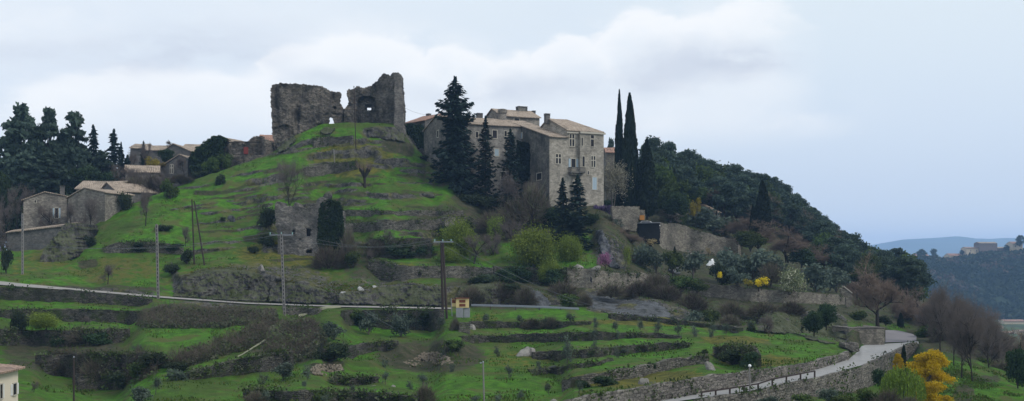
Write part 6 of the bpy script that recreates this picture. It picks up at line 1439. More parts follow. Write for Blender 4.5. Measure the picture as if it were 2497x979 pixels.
# slope trees
pl('bare_tree', 218, 575, 468, 70, 'bare tree in front of the orange roofed stone house', D=197); pl('bare_tree', 355, 553, 440, 62, 'bare tree with an ivy clad trunk on the slope by the dark barn', var=1); pl('bare_tree', 385, 500, 405, 60, 'faint bare tree on the skyline between barn and grey gable', D=214)
pl('green_bush', 415, 486, 436, 44, 'round olive green bush on the crest below the grey gable'); pl('green_bush', 512, 432, 380, 48, 'fresh green bush in front of the great ivy mass', D=223); pl('green_bush', 548, 414, 372, 42, 'grey green bush between ivy mass and ruined house', D=224)
pl('dark_bush', 535, 452, 424, 28, 'small dark bush on the upper green slope'); pl('green_bush', 528, 420, 408, 20, 'tiny bush above the small dark one', D=222); pl('brown_bush', 440, 446, 425, 70, 'brown scrub at the foot of the grey gable', D=215); pl('dark_bush', 486, 430, 415, 40, 'dark scrub under the great ivy mass', D=219)
pl('coppice_tree', 706, 500, 360, 92, 'large multi stemmed bare tree rising above the tower ruin', D=196); 0; 0
pl('pollard_tree', 889, 458, 390, 48, 'old stubby pollard tree on the knoll'); pl('bare_tree', 452, 600, 545, 34, 'small bare bush beside the leaning pole pair'); 
for u, vb, vt, w, lb in [(396, 566, 546, 44, 'dark bush under the ivy clad slope tree'), (650, 562, 505, 52, 'dark bush hiding the side of the tower ruin'), (652, 600, 570, 44, 'low dark bush left'.replace(' left', ' at the foot of the tower ruin')), (456, 645, 604, 34, 'dark bush at the foot of the leaning pole pair'), (15, 668, 605, 30, 'upright dark clipped bush by the track'), (215, 600, 572, 44, 'dark bush on the slope edge above the curved wall'), (420, 668, 640, 46, 'brown dark bush behind the tall grey pole'), (545, 540, 528, 16, 'tiny dark tuft bush on the open slope')]: pl('dark_bush', u, vb, vt, w, lb)
pl('bare_tree', 263, 692, 638, 50, 'small bare tree with pale twigs on the bank above the track'); pl('brown_bush', 800, 655, 600, 80, 'brown thicket at the foot of the ivy clad tower'); pl('brown_bush', 850, 645, 560, 50, 'bare thicket between tower ruin and curved wall'); pl('green_bush', 862, 655, 610, 44, 'green bush beside the brown tower thicket')
pl('bare_tree', 950, 590, 555, 34, 'tiny bare sapling on the narrow green terrace'); pl('bare_tree', 905, 650, 600, 40, 'bare shrub above the curved pale wall'); pl('dark_bush', 1130, 560, 538, 44, 'dark bush above the green willow'); pl('dark_bush', 1085, 582, 548, 50, 'dark bush at the terrace wall end')
# fresh green trees below the manor house
pl('willow_tree', 1122, 640, 522, 96, 'fresh yellow green willow nearest the twin timber pole', D=189); pl('willow_tree', 1305, 668, 528, 110, 'largest fresh yellow green willow below the manor house', D=183); pl('willow_tree', 1390, 655, 560, 66, 'small green leafing tree beside the dark fir skirt', D=186); pl('budding_tree', 1212, 610, 520, 56, 'pale budding tree behind the dark round bare tree', D=196); pl('willow_tree', 1100, 650, 590, 60, 'pale green leafing shrub behind the twin timber pole', D=184); pl('budding_tree', 1524, 664, 594, 42, 'small yellow green tree on the garden lawn', D=188)
pl('willow_tree', 1335, 690, 620, 60, 'low trailing green growth under the largest willow', D=181)
for u, vb, vt, w, D, lb in [(1155, 645, 560, 84, 184, 'round dark bare tree on the lawn before the green willow'), (1205, 650, 560, 70, 190, 'bare tree between the two green willows'), (1225, 520, 405, 84, 207, 'greyish bare tree under the slender spruces'), (1290, 520, 430, 70, 207, 'brown bare tree at the dark side wall of the manor house'), (1250, 600, 530, 80, 196, 'faint bare tree behind the largest willow'), (1330, 560, 480, 50, 205, 'bare tree at the manor house corner')]: pl('bare_tree', u, vb, vt, w, lb, D=D)
for i, (k, u, vb, vt, w, D, lb) in enumerate([('brown_bush', 1300, 545, 450, 90, 204, 'brown thicket at the foot of the dark side wall'), ('dark_bush', 1160, 505, 470, 90, 214, 'dark scrub at the foot of the tall fir'), ('dark_bush', 1220, 520, 480, 80, 210, 'dark scrub under the slender spruces'), ('brown_bush', 1255, 540, 490, 90, 206, 'brown scrub below the patched wall'), ('dark_evergreen', 1350, 560, 500, 70, 203, 'dark evergreen at the foot of the pale facade'), ('dark_evergreen', 1440, 560, 515, 60, 206, 'dark evergreen below the projecting bay'), ('brown_bush', 1200, 560, 515, 70, 203, 'brown scrub above the round bare tree'), ('dark_evergreen', 1270, 700, 640, 90, 181, 'dark evergreen mass below the largest willow'), ('dark_evergreen', 1345, 700, 650, 70, 180, 'dark evergreen mass beside the arched garden wall'), ('brown_bush', 1100, 425, 395, 60, 224, 'brown scrub at the corner of the long wing'), ('dark_bush', 1040, 392, 378, 50, 232, 'dark scrub between keep corner and long wing'), ('brown_bush', 1230, 560, 520, 60, 200, 'grey scrub behind the bare tree pair')]): pl(k, u, vb, vt, w, lb, D=D)
for u, v, lb in ((1462, 528, 'purple wisteria beside the garden bastion'), (1484, 530, 'purple creeper at the edge of the garden bastion')): pl('wisteria', u, v, v - 30, 30, lb, D=214, cat='creeper')
pl('faded_blossom_tree', 1494, 505, 382, 92, 'pale blossoming tree beside the manor house wall', D=223); pl('pink_blossom_tree', 1476, 655, 610, 48, 'small pink blossoming tree above the arched garden wall', D=180); pl('reed_clump', 1588, 600, 577, 30, 'pale dry reeds below the black wall', D=207, cat='reeds'); pl('reed_clump', 1727, 622, 598, 14, 'golden reed clump under the high garden wall', D=203, cat='reeds')
pl('warm_bare_tree', 1530, 610, 545, 90, 'brown bare shrub under the garden bastion', D=206); pl('brown_bush', 1500, 620, 570, 70, 'brown thicket beside the steep rock face', D=203); pl('pale_bare_tree', 1633, 545, 500, 70, 'pale wide bare tree behind the parked white car', D=236)
for i, (k, u, vb, vt, w, D, lb) in enumerate([('bare_tree', 320, 470, 400, 60, 220, 'bare tree in front of the broken tile roof'), ('bare_tree', 350, 480, 405, 56, 219, 'second bare tree in front of the broken tile roof'), ('brown_bush', 330, 470, 432, 70, 217, 'grey scrub between barn roof and broken tile roof'), ('brown_bush', 375, 470, 425, 60, 217, 'grey scrub on the crest beside the barn'), ('bare_tree', 120, 575, 490, 60, 206, 'faint bare tree before the blue shuttered house'), ('bare_tree', 175, 560, 480, 50, 198, 'faint bare tree at the joint of the two lowest houses'), ('bare_tree', 300, 462, 392, 50, 222, 'bare tree at the end of the broken tile roof'), ('dark_bush', 300, 520, 466, 50, 204, 'dark ivy bush against the long barn wall'), ('bare_tree', 450, 430, 370, 44, 228, 'thin bare tree against the grey gable')]): pl(k, u, vb, vt, w, lb, D=D)
for k, u, vb, vt, w, D, lb in [('dark_evergreen', 1515, 525, 470, 60, 238, 'dark evergreen behind the garden bastion'), ('dark_evergreen', 1556, 528, 470, 60, 238, 'dark evergreen behind the orange shuttered bastion end'), ('dark_evergreen', 1480, 520, 485, 40, 236, 'dark evergreen under the pale blossoming tree'), ('warm_bare_tree', 1500, 590, 535, 60, 203, 'brown bare shrub on the bank under the garden bastion'), ('brown_bush', 1465, 565, 535, 50, 205, 'brown thicket on the bank under the purple wisteria'), ('brown_bush', 1525, 640, 600, 60, 196, 'brown thicket behind the yellow green lawn tree'), ('olive_bush', 1500, 560, 530, 40, 207, 'grey shrub hanging on the bank under the bastion')]: pl(k, u, vb, vt, w, lb, D=D)
# garden mass: evergreens, olives and bare trees between manor garden and ridge
GM = [('large_evergreen', 1600, 520, 400, 90, 250, 'tall green evergreen behind the wide cypress'), ('large_evergreen', 1640, 530, 430, 90, 245, 'green evergreen between cypress and ridge pines'), ('dark_evergreen', 1650, 540, 460, 70, 236, 'dark evergreen above the parked car'), ('gold_bush', 1696, 530, 480, 30, 238, 'yellow green tree beside the small dark cypress'), ('olive_bush', 1700, 568, 505, 90, 244, 'grey olive tree above the high garden wall'), ('olive_bush', 1760, 580, 520, 90, 246, 'second grey olive tree above the high garden wall'), ('large_evergreen', 1640, 560, 520, 70, 240, 'green bush on top of the high garden wall'),
      ('large_evergreen', 1690, 500, 440, 80, 262, 'green tree under the ridge pines nearest the cypresses'), ('warm_bare_tree', 1730, 500, 440, 80, 265, 'reddish bare tree under the ridge pines'), ('warm_bare_tree', 1810, 600, 500, 110, 243, 'wide brown bare tree at the end of the high garden wall'), ('warm_bare_tree', 1850, 620, 530, 110, 230, 'brown bare tree under the lone cypress'), ('warm_bare_tree', 1920, 640, 548, 120, 235, 'rounded reddish bare tree below the lone cypress'), ('large_evergreen', 1830, 610, 560, 80, 226, 'green evergreen among the brown bare trees'), ('dark_evergreen', 1955, 650, 600, 70, 232, 'dark evergreen below the rounded reddish tree'), ('warm_bare_tree', 2010, 660, 590, 80, 240, 'brown bare tree on the lower ridge flank'),
      ('olive_bush', 1560, 655, 590, 70, 196, 'grey olive tree beside the lawn budding tree'), ('olive_bush', 1600, 660, 600, 80, 194, 'grey green olive tree below the pale reeds'), ('green_bush', 1640, 670, 610, 60, 192, 'olive green bush above the lawn wall'), ('olive_bush', 1690, 670, 610, 80, 197, 'grey olive tree below the high garden wall'), ('olive_bush', 1780, 680, 600, 90, 199, 'grey olive tree behind the bright white sheet'), ('olive_bush', 1830, 690, 605, 100, 200, 'large grey olive tree behind the forsythia'), ('olive_bush', 1880, 690, 610, 90, 201, 'grey olive tree behind the white blossoming bush'), ('olive_bush', 1990, 720, 640, 90, 202, 'grey olive tree above the end of the long garden wall'), ('dark_bush', 1760, 695, 640, 60, 194, 'dark round bush beside the white sheet'), ('olive_bush', 1800, 700, 650, 60, 192, 'low grey olive tree above the long garden wall'), ('green_bush', 1850, 705, 680, 50, 191, 'green bush under the forsythia'), ('olive_bush', 2040, 715, 650, 80, 206, 'grey olive tree near the small broken gable'),
      ('forsythia_bush', 1857, 702, 672, 33, 189, 'bright yellow forsythia above the long garden wall'), ('gold_bush', 1823, 698, 678, 28, 190, 'dull yellow bush next to the bright forsythia'), ('forsythia_bush', 1753, 680, 660, 18, 190, 'small yellow bush under the dark round one'), ('blossom_bush', 1938, 712, 640, 72, 190, 'round pale green bush in white blossom above the garden wall'),
      ('warm_bare_tree', 2140, 798, 606, 120, 176, 'large bare tree with reddish twigs by the stone wall block'), ('large_evergreen', 2080, 700, 640, 80, 240, 'green tree on the lower flank of the ridge'), ('brown_bush', 1880, 690, 640, 60, 196, 'brown thicket beside the white blossoming bush'), ('warm_bare_tree', 2090, 740, 660, 80, 215, 'bare tree behind the small broken gable'), ('dark_evergreen', 2015, 800, 735, 60, 152, 'dark evergreen thicket above the road crag'), ('dark_evergreen', 1985, 815, 750, 60, 150, 'dark evergreen beside the road crag'), ('green_bush', 2090, 790, 755, 50, 172, 'green bush above the stone wall block'), ('dark_bush', 2160, 790, 770, 40, 180, 'dark bush at the foot of the large bare tree'),
      ('brown_bush', 1560, 722, 684, 90, 175, 'brown thicket above the smooth rock slab'), ('brown_bush', 1490, 722, 692, 70, 172, 'brown thicket over the rock slab end'), ('brown_bush', 1620, 732, 694, 90, 175, 'brown thicket below the garden wall bushes'), ('brown_bush', 1690, 760, 715, 80, 172, 'brown thicket between slab and long garden wall'), ('green_bush', 1660, 715, 670, 80, 184, 'green bush at the start of the long garden wall'), ('green_bush', 1700, 712, 680, 60, 183, 'low green bush leaning on the long garden wall'), ('brown_bush', 1600, 715, 665, 70, 180, 'brown bush on the lawn wall'), ('bare_tree', 1865, 830, 755, 66, 150, 'bare tree at the edge of the bright grass below the crags'), ('dark_bush', 1830, 825, 790, 30, 150, 'round dark bush beside the crag bare tree'), ('brown_bush', 1780, 775, 735, 80, 168, 'grey thicket under the long garden wall'), ('brown_bush', 1860, 770, 735, 90, 165, 'grey brown thicket above the grey crag'), ('brown_bush', 1930, 765, 735, 80, 166, 'thin thicket at the far foot of the garden wall'), ('green_bush', 1730, 800, 752, 60, 162, 'green bush beside the slab end'), ('olive_bush', 1690, 800, 755, 60, 161, 'grey shrub below the slab end'), ('brown_bush', 1780, 805, 765, 60, 158, 'dark thicket above the mossy terrace end'),
      ('brown_bush', 1150, 740, 700, 80, 168, 'brown thicket behind the cream cabinet'), ('brown_bush', 1220, 740, 690, 90, 170, 'brown thicket behind the guardrail start'), ('brown_bush', 1280, 745, 700, 60, 168, 'brown thicket beside the slanting slab'), ('brown_bush', 1370, 735, 685, 90, 172, 'green brown thicket behind the guardrail end'), ('green_bush', 1390, 750, 715, 60, 166, 'moss green bush at the guardrail end'), ('brown_bush', 1425, 745, 715, 40, 166, 'thin thicket between guardrail and slab'), ('dark_bush', 1180, 700, 665, 90, 176, 'dark scrub under the lawn wall')]
for k, u, vb, vt, w, D, lb in GM: pl(k, u, vb, vt, w, lb, D=D)
# ridge pines
sky = [(1492, 342, 30), (1575, 350, 40), (1597, 336, 56), (1630, 350, 50), (1660, 372, 48), (1690, 388, 44), (1718, 391, 46), (1748, 402, 44), (1776, 408, 44), (1804, 422, 40), (1832, 422, 44), (1862, 428, 46), (1888, 433, 44), (1912, 450, 42), (1936, 474, 40), (1958, 488, 40), (1984, 508, 40), (2008, 528, 38), (2034, 546, 38), (2056, 566, 36), (2078, 588, 36), (2102, 598, 34), (2124, 606, 32), (2146, 612, 34), (2170, 616, 34), (2196, 618, 34), (2222, 626, 34), (2246, 640, 34)]
for i, (u, vt, w) in enumerate(sky):
    D = float(ip(DIST[5], u)); vb = max(vt + 52, crest(u) + 8); pl('pine_tree', u, vb, vt, w * 1.35, '%s pine along the ridge skyline, counting downhill from the manor house' % nth(i), group='pines on the ridge skyline', D=D if u > 1560 else 290)
r = rs(77); n = 0
for row in range(7):
    for j in range(22):
        f = (j + r.uniform(.1, .9)) / 22; u = 1570 + f * (2235 - 1570); c = crest(u); v = c + 12 + row * 14 + r.uniform(-6, 6)
        lim = np.interp(u, [1570, 1700, 1800, 1950, 2050, 2150, 2300], [c + 40, 520, 560, 620, 700, 740, 790])
        if v > lim: continue
        k = 'pine_tree' if r.uniform() < .74 else ('large_evergreen' if r.uniform() < .6 else 'warm_bare_tree')
        D = Dat(u, v); hpx = r.uniform(11, 14) * F / D * .78; n += 1
        pl(k, u, v, v - hpx, hpx * r.uniform(.75, 1.0), {'pine_tree': 'dark pine standing in the thick of the wooded ridge slope', 'large_evergreen': 'green broadleaf tree mixed into the wooded ridge slope', 'warm_bare_tree': 'brown bare tree mixed into the wooded ridge slope'}[k], group={'pine_tree': 'pines on the wooded ridge slope', 'large_evergreen': 'broadleaf trees on the wooded ridge slope', 'warm_bare_tree': 'bare trees on the wooded ridge slope'}[k])
# bare wood on the falling ground at the end of the road
for i, (k, u, vb, vt, w, D, lb) in enumerate([('tall_bare_tree', 2293, 860, 672, 88, 140, 'tall bare tree nearest the mimosa beyond the road end'), ('tall_bare_tree', 2325, 898, 690, 80, 133, 'tall bare tree standing on the grass, beside the nearest one'), ('tall_bare_tree', 2345, 925, 700, 96, 126, 'thick dark bare tree in the middle of the grass group'), ('tall_bare_tree', 2372, 935, 715, 100, 124, 'leaning bare tree at the open end of the grass group'), ('tall_bare_tree', 2410, 915, 740, 90, 140, 'bare tree behind the leaning one'), ('warm_bare_tree', 2240, 810, 690, 90, 195, 'brown bare tree beside the grey lane'), ('warm_bare_tree', 2275, 830, 700, 90, 185, 'second brown bare tree beside the grey lane'), ('warm_bare_tree', 2330, 850, 720, 100, 175, 'brown bare tree behind the grass group'), ('warm_bare_tree', 2390, 860, 740, 90, 180, 'far bare tree over the valley edge'), ('warm_bare_tree', 2440, 890, 790, 90, 160, 'low bare thicket tree over the valley edge'), ('warm_bare_tree', 2480, 900, 800, 80, 155, 'bare thicket tree at the picture edge'), ('bare_tree', 2420, 905, 820, 80, 150, 'dark low bare tree on the bank'), ('dark_evergreen', 2482, 945, 840, 60, 122, 'dark evergreen at the picture edge above the grass'), ('warm_bare_tree', 2200, 790, 700, 80, 205, 'faint bare tree behind the small lane conifer'), ('green_bush', 2400, 900, 870, 60, 148, 'small green bush on the grass bank'), ('brown_bush', 2440, 915, 880, 90, 142, 'brown thicket along the upper grass bank'), ('brown_bush', 2310, 850, 800, 90, 160, 'brown undergrowth behind the tall bare trees'), ('large_evergreen', 2265, 835, 790, 60, 175, 'green bush at the road end wall'), ('warm_bare_tree', 2350, 830, 760, 100, 190, 'bare tree low behind the grass group'), ('bare_tree', 2497, 880, 790, 60, 170, 'bare tree cut by the picture edge'), ('tall_bare_tree', 2270, 850, 690, 80, 165, 'bare tree close behind the nearest tall one'), ('tall_bare_tree', 2310, 860, 680, 90, 160, 'bare tree between the two nearest tall ones'), ('tall_bare_tree', 2360, 870, 700, 96, 158, 'tall bare tree behind the thick dark one'), ('tall_bare_tree', 2395, 880, 725, 96, 155, 'tall bare tree in the second row over the valley'), ('tall_bare_tree', 2435, 900, 760, 90, 150, 'lower bare tree in the second row over the valley'), ('warm_bare_tree', 2215, 800, 720, 70, 198, 'low brown tree over the grey lane end'), ('warm_bare_tree', 2300, 800, 730, 90, 200, 'brown tree crown deep in the bare wood'), ('warm_bare_tree', 2370, 850, 770, 90, 178, 'low brown tree deep in the bare wood')]): pl(k, u, vb, vt, w, lb, D=D)
# mimosa, weeping willow and shrubs in the near corner
pl('weeping_willow', 2200, 985, 886, 104, 'yellow green weeping willow in front of the road wall', D=97); pl('mimosa_tree', 2266, 990, 852, 126, 'big mimosa tree covered in yellow blossom beside the weeping willow', D=101); pl('mimosa_tree', 2190, 905, 860, 28, 'small yellow mimosa bough beside the little cypress', D=112)
pl('brown_bush', 2165, 1000, 950, 80, 'purplish bare bush at the bottom edge before the willow', D=92); pl('brown_bush', 2215, 1000, 965, 60, 'second purplish bare bush at the bottom edge', D=91); pl('green_bush', 2120, 985, 945, 60, 'green bush at the foot of the road wall beside the willow', D=98); pl('olive_bush', 2020, 980, 940, 60, 'grey green bush at the foot of the road wall', D=99); pl('green_bush', 1960, 990, 958, 60, 'low green bush under the rail fence end', D=96); pl('ivy_bush', 2150, 945, 895, 50, 'ivy clump hanging on the road retaining wall', D=116); pl('olive_bush', 1870, 995, 962, 60, 'grey bush in front of the lower road wall', D=95); pl('green_bush', 2060, 990, 960, 70, 'low grassy bush before the road wall', D=95)
pl('olive_bush', 1800, 1000, 975, 50, 'small grey bush at the bottom edge under the fence', D=92)
# olives of the lower terraces
OL = [(1190, 795, 762, 28), (1262, 796, 765, 26), (1329, 800, 770, 24), (1389, 795, 758, 30), (1450, 800, 768, 26), (1503, 815, 780, 24), (1560, 815, 778, 22), (1606, 815, 775, 26), (1655, 825, 785, 24), (1692, 825, 790, 24), (1740, 825, 780, 26), (1770, 820, 785, 22), (1383, 888, 810, 30), (1450, 838, 795, 26), (1449, 862, 828, 26), (1503, 875, 840, 16), (1508, 830, 800, 18), (1521, 865, 846, 24), (1660, 845, 833, 22), (1313, 905, 875, 26), (1240, 925, 884, 26), (1212, 870, 840, 22), (1387, 850, 830, 26), (1411, 965, 925, 22), (1340, 965, 930, 26), (1270, 975, 945, 24), (1080, 875, 850, 16), (1103, 910, 880, 24),
      (899, 815, 758, 54), (978, 820, 760, 56), (1010, 805, 762, 36), (1070, 805, 770, 34), (815, 830, 782, 60), (940, 900, 868, 24), (940, 940, 900, 22), (1030, 945, 905, 32), (855, 965, 935, 26), (745, 950, 925, 24), (645, 940, 905, 30), (690, 925, 880, 60), (750, 925, 885, 34), (640, 985, 950, 40), (790, 985, 955, 30), (1000, 950, 925, 26), (1215, 985, 955, 30), (380, 960, 915, 34), (345, 985, 940, 60), (1160, 985, 960, 34), (330, 860, 835, 30), (1640, 790, 765, 26), (1830, 808, 780, 24)]
OT = [('upper terrace under the guardrail', lambda u, v: v < 802 and u > 1150), ('terrace above the long middle wall', lambda u, v: 802 <= v < 832 and u > 1150), ('middle terraces near the pale boulder', lambda u, v: 832 <= v < 900 and u > 1150), ('lowest terraces above the road wall', lambda u, v: v >= 900 and u > 1150), ('terrace under the gravel track wall', lambda u, v: v < 835), ('stony terraces in the lower middle', lambda u, v: v < 935), ('bottom edge terraces', lambda u, v: True)]
seen = {}
for (u, vb, vt, w) in sorted(OL):
    for nm_, fn in OT:
        if fn(u, vb): break
    i = seen.get(nm_, 0); seen[nm_] = i + 1
    pl('olive_tree' if w < 40 else 'olive_bush', u, vb, vt, w, '%s grey green olive tree along the %s' % (nth(i), nm_), group='olive trees planted on the terraces')
# bushes and saplings of the lower terraces
for k, u, vb, vt, w, lb in [('dark_bush', 805, 882, 834, 92, 'big round dark bush above the fallen stones'), ('ivy_bush', 985, 795, 760, 60, 'dark ivy behind the grey olives'), ('ivy_bush', 1045, 800, 758, 60, 'dark ivy at the end of the track wall'), ('ivy_bush', 880, 798, 757, 60, 'dark ivy at the start of the track wall'), ('green_bush', 850, 778, 752, 60, 'moss green bush at the path fork'), ('green_bush', 720, 812, 782, 36, 'green bush below the tall insulator pole'), ('green_bush', 765, 815, 790, 30, 'small green bush beside the hollow'), ('brown_bush', 750, 800, 772, 50, 'brown bush below the short pale wall'),
      ('dark_bush', 40, 840, 757, 48, 'upright dark bush among the dark terrace walls'), ('willow_tree', 112, 810, 748, 76, 'spreading fresh green shrub on the narrow terrace'), ('brown_bush', 200, 832, 795, 66, 'brown bush against the lower ivy wall'), ('bare_tree', 205, 795, 765, 40, 'bare twiggy shrub on the narrow terrace'), ('bare_tree', 82, 958, 925, 26, 'small bare fruit tree on the bright grass above the cream house'), ('ivy_bush', 140, 842, 806, 60, 'dark ivy on the lower wall beside the upright bush'), ('ivy_bush', 240, 842, 806, 70, 'dark ivy on the lower wall near its far end'), ('dark_bush', 300, 948, 905, 70, 'dark bush on the root covered bank'), ('green_bush', 340, 925, 880, 60, 'green bush at the end of the root covered bank'), ('dark_bush', 385, 900, 858, 80, 'dark bush beside the bramble thicket'), ('brown_bush', 150, 910, 868, 70, 'brown scrub at the start of the root covered bank'), ('brown_bush', 230, 925, 870, 70, 'brown scrub in the middle of the root covered bank'),
      ('dark_bush', 436, 905, 880, 60, 'dark bush where the footpath begins'), ('olive_bush', 430, 930, 895, 50, 'pale grey bush below the footpath start'), ('brown_bush', 620, 985, 955, 60, 'brown bush at the bottom edge near the terrace wall'), ('brown_bush', 1035, 985, 935, 60, 'brown bare bush at the bottom edge in the middle'), ('green_bush', 970, 980, 955, 50, 'green bush on the low wall at the bottom edge'), ('dark_bush', 1790, 893, 846, 96, 'broad dark hedge bush above the road bend'), ('ivy_bush', 1826, 900, 855, 50, 'ivy end of the broad dark hedge'), ('dark_bush', 1720, 872, 850, 24, 'small dark bush next to the broad hedge'), ('ivy_bush', 1588, 905, 880, 24, 'dark ivy clump on the broken terrace wall'), ('ivy_bush', 1480, 940, 912, 80, 'ivy over the middle of the broken terrace wall'), ('ivy_bush', 1425, 945, 925, 40, 'ivy over the near end of the broken terrace wall'),
      ('brown_bush', 1300, 798, 775, 60, 'brown bush on the slope below the guardrail'), ('brown_bush', 1340, 798, 772, 60, 'second brown bush on the slope below the guardrail'), ('brown_bush', 1560, 850, 840, 50, 'reddish low bush on the terrace wall'), ('brown_bush', 1110, 806, 775, 30, 'dark brown bush beside the stone steps'), ('green_bush', 1105, 858, 826, 60, 'mossy bush on the brown bank'), ('green_bush', 620, 700, 685, 40, 'mossy bush on the rock hump'), ('dark_bush', 620, 618, 598, 30, 'dark bush beside the tower ruin footing'), ('dark_bush', 1250, 715, 690, 60, 'dark scrub under the overgrown wall'), ('ivy_bush', 1240, 690, 655, 70, 'ivy on the overgrown wall under the willow'), ('ivy_bush', 975, 628, 588, 90, 'ivy on the overgrown bank wall'), ('ivy_bush', 1030, 625, 586, 60, 'ivy at the end of the overgrown bank wall'), ('brown_bush', 920, 620, 585, 60, 'brown bush at the start of the overgrown bank wall'), ('ivy_bush', 420, 612, 592, 60, 'ivy on the end of the curved dry stone wall'), ('ivy_bush', 345, 614, 590, 50, 'ivy on the middle of the curved dry stone wall')]: pl(k, u, vb, vt, w, lb)
# far cedars
for u, vb, vt, w, D, lb in [(2248, 640, 609, 28, 1236, 'flat topped dark cedar above the pink roofed far house'), (2277, 645, 609, 26, 1236, 'dark layered cedar beside the pink roofed far house'), (2490, 612, 575, 30, 1230, 'dark cedar at the far village picture edge'), (2455, 618, 598, 20, 1246, 'small dark tree on the far village skyline'), (2345, 625, 610, 12, 1250, 'tiny tree behind the long cream far house')]:
    pl('pine_tree', u, vb + 6, vt, w, lb, D=D, cat='cedar tree')

for u, vb, vt, w, D, lb in [(5, 620, 400, 110, 222, 'dark evergreen mass under the pines at the picture edge'), (70, 570, 420, 110, 226, 'dark evergreen mass behind the blue shuttered house'), (140, 520, 400, 100, 228, 'dark evergreen mass behind the house chimney'), (215, 490, 400, 100, 230, 'dark evergreen mass behind the taller stone house'), (275, 480, 410, 70, 231, 'dark evergreen mass at the grove end')]: pl('dark_evergreen', u, vb, vt, w, lb, D=D)
# ---------------------------------------------------------------- stuff: brambles and rough grass nobody could count
def carpet(name, poly, n, hgt, leaf, mat, label, seed, stick=False):
    r = rs(seed); p = np.array(poly, float); U = r.uniform(p[:, 0].min(), p[:, 0].max(), n * 3); V = r.uniform(p[:, 1].min(), p[:, 1].max(), n * 3); k = inside(poly, U, V); U, V = U[k][:n], V[k][:n]
    G = np.array([ground(u, v) for u, v in zip(U, V)]); hh = hgt * (.15 + 1.1 * (vn(G[:, 0] * .5, G[:, 1] * .4, seed=seed) * .5 + .5)); G[:, 2] += r.uniform(0, 1, len(G)) * hh
    T = np.clip(.6 * r.uniform(0, 1, len(G)) + .4 * (vn(G[:, 0] * .3, G[:, 1] * .3, seed=seed + 1) * .5 + .5), 0, 1)
    if stick: d = unit(len(G), r) + [0, 0, .4]; v, f = sticks(G, G + d * leaf * 3, .02, .008, 3); t = np.repeat(T, 6)
    else: v, f = cards(G, leaf, r, 1.5); t = np.repeat(T, 4)
    link(name, leafmesh(name, v, f, t, mat), label=label, kind='stuff')
BR = [(330, 797), (350, 772), (390, 757), (480, 757), (600, 761), (676, 766), (665, 778), (610, 795), (540, 803), (440, 805), (360, 803)]
carpet('brambles', BR, 12000, .9, .24, 'bramble', 'wide bramble thicket below the gravel track', 1); carpet('brambles', BR, 2500, 1.1, .28, 'bush_brown', 'bare stems rising out of the wide bramble thicket', 2, True)
BR2 = [(385, 898), (470, 872), (560, 838), (630, 805), (665, 775), (682, 785), (655, 822), (590, 860), (510, 884), (440, 900)]
carpet('brambles', BR2, 6000, 1.5, .26, 'bramble', 'bramble bank running above the footpath', 3); carpet('brambles', BR2, 4000, 1.7, .3, 'bush_brown', 'bare purplish stems on the bramble bank above the footpath', 4, True)
BR3 = [(645, 880), (650, 840), (680, 805), (730, 800), (780, 810), (790, 840), (770, 870), (700, 890)]
carpet('brambles', BR3, 6000, 1.8, .26, 'bramble', 'bramble thicket beside the big round dark bush', 5); carpet('brambles', BR3, 2200, 2.0, .3, 'bush_brown', 'bare stems in the thicket beside the big round dark bush', 6, True)
BR4 = [(100, 900), (110, 868), (200, 866), (370, 868), (400, 880), (380, 920), (300, 945), (200, 930)]
carpet('brambles', BR4, 3500, .9, .3, 'bush_brown', 'hanging roots and stems on the root covered bank', 7, True); carpet('brambles', BR4, 1500, .8, .24, 'bramble', 'bramble leaves on the root covered bank', 8)
carpet('moss_weeds_and_shadow', [(425, 700), (470, 662), (560, 650), (650, 668), (760, 688), (900, 700), (1000, 690), (1080, 700), (1080, 716), (950, 722), (800, 722), (700, 712), (600, 690), (500, 690), (440, 716)], 5200, .45, .17, 'mossy', 'yellow green moss and weeds over the tops of the crags', 11)
carpet('moss_weeds_and_shadow', [(430, 722), (480, 690), (650, 700), (800, 715), (1080, 705), (1080, 744), (950, 742), (700, 736), (500, 728)], 3800, .5, .18, 'bush_dark', 'dark leaves added as shadow on the faces of the crags', 12)  # dark foliage laid over the crag faces in place of shadow
carpet('moss_weeds_and_shadow', [(1440, 706), (1560, 712), (1700, 740), (1800, 765), (1960, 765), (2050, 770), (2050, 800), (1850, 800), (1700, 775), (1640, 745), (1500, 722)], 3000, .6, .2, 'bramble', 'dry weeds and brambles along the foot of the garden walls', 13)
# rough grass and weeds over every slope
r = rs(5); N = 60000; U = r.uniform(0, 2497, N); V = np.array([r.uniform(crest(u) + 2, 985) for u in U]); 
rd = (U > 1380) & (U < 2245) & (V > ip(EDGE_F, U) - 3) & (V < ip(EDGE_N, U) + 4); rd |= (U < 1410) & (np.abs(V - np.interp(U, [0, 200, 400, 700, 1100], [692, 710, 727, 747, 755])) < 9); rd |= (U > 2150) & (U < 2240) & (V > 803) & (V < 845)
U, V = U[~rd], V[~rd]; G = np.array([ground(u, v) for u, v in zip(U, V)]); cl = vn(G[:, 0] * .25, G[:, 1] * .2, seed=31) + .6 * vn(G[:, 0] * .9, G[:, 1] * .7, seed=32); k = cl > .34; G, cl = G[k], cl[k]
G2 = np.repeat(G, 2, 0) + r.normal(size=(len(G) * 2, 3)) * [.25, .25, 0] + [0, 0, .10]; T = np.clip(r.uniform(0, 1, len(G2)) ** 1.5, 0, 1); v, f = cards(G2, .15, r, 1.8, np.repeat([[0, 0, 1.0]], len(G2), 0))
link('rough_grass', leafmesh('rough_grass', v, f, np.repeat(T, 4), 'tuft'), label='rough grass and weeds growing over the terraces', kind='stuff')
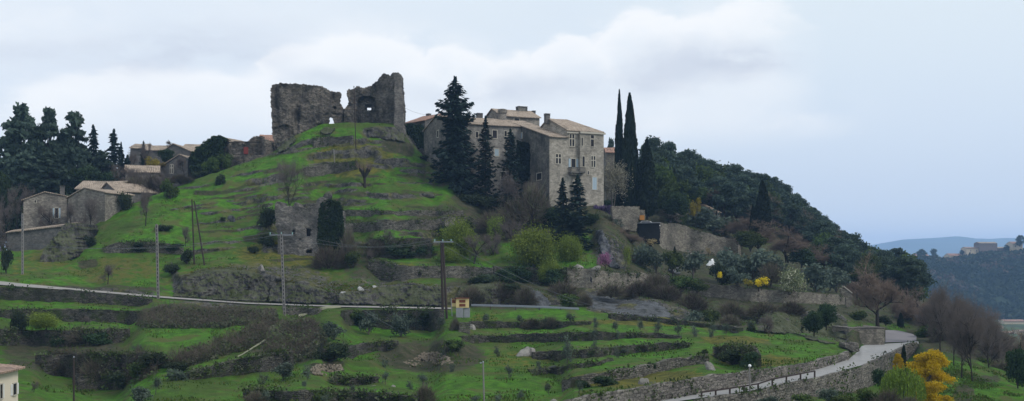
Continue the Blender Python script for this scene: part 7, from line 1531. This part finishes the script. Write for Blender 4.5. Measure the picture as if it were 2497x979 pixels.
# weeds, ivy and brambles rooted in and hanging over the dry stone walls
r = rs(66); Cw_, Tw_ = [], []
for key, (pts, mt) in WALLS.items():
    dens_ = {'GE': 0, 'WU': .06, 'WL': .08, 'GB': .1, 'GD': .12, 'L1': .12, 'C1': .1, 'W1': .12, 'W1b': .1, 'W2': .1, 'W3': .1, 'W4': .1, 'W5': .1, 'L2': .15, 'K3': .15, 'K4': .15}.get(key, .34)
    a = np.array(pts, float); L = a[-1, 0] - a[0, 0]; n = int(L * 2.6 * dens_)
    for _ in range(n):
        u = r.uniform(a[0, 0], a[-1, 0]); vt_, vb_ = np.interp(u, a[:, 0], a[:, 1]), np.interp(u, a[:, 0], a[:, 2])
        if vn(u / 16, a[0, 1], seed=9) + .5 * vn(u / 5, a[0, 1], seed=8) < .05: continue
        top = r.uniform() < .6; v = vt_ + r.normal() * .8 if top else r.uniform(vt_, vb_ + 2); D = min(Dat(u, vt_), Dat(u, vb_)) - .5 - (0 if not top else -.2); m = 9; s_ = .32 if top else .22
        Cw_.append(np.array(P(u, v, D)) + r.normal(size=(m, 3)) * [s_ * 1.2, s_ * .5, s_ * .7] + [0, 0, .12]); Tw_.append(np.clip(r.uniform(0, .8) + r.uniform(-.2, .2, m), 0, 1))
Cw_, Tw_ = np.concatenate(Cw_), np.concatenate(Tw_); h_ = len(Cw_) // 2; od = rs(3).permutation(len(Cw_) // 9)
sel = np.repeat(rs(4).uniform(size=len(Cw_) // 9) < .6, 9)
for nm_, mt_, lb_, sl_ in (('weeds', 'bush', 'green weeds and ivy growing out of the dry stone walls', sel), ('weeds', 'bramble', 'brown dry weeds hanging over the dry stone walls', ~sel)):
    v, f = cards(Cw_[sl_], .19, r, 1.6); link(nm_, leafmesh(nm_, v, f, np.repeat(Tw_[sl_], 4), mt_), label=lb_, kind='stuff')
# ---------------------------------------------------------------- the air
HZ = (-2600, 6500, -30, 5700, -51.0, 152.0)
mb = MB(); mb.box((HZ[0], HZ[2], HZ[4]), (HZ[1] - HZ[0], 0, 0), (0, HZ[3] - HZ[2], 0), (0, 0, HZ[5] - HZ[4]))
hm = bpy.data.materials.new('haze'); hm.use_nodes = True; t = NT(hm.node_tree); t.n.clear(); o_ = t.new('ShaderNodeOutputMaterial'); pv = t.new('ShaderNodeVolumePrincipled')
pv.inputs['Color'].default_value = (0.36, 0.60, 1.0, 1); pv.inputs['Density'].default_value = 0.00019; t.l.new(pv.outputs[0], o_.inputs['Volume'])
if HAZE: link('haze', mb.mesh('haze', hm), label='thin blue haze over the valley', kind='stuff')
scene.cycles.max_bounces = 6; scene.cycles.diffuse_bounces = 3; scene.cycles.glossy_bounces = 2; scene.cycles.transmission_bounces = 3; scene.cycles.volume_bounces = 1
scene.cycles.use_denoising = True
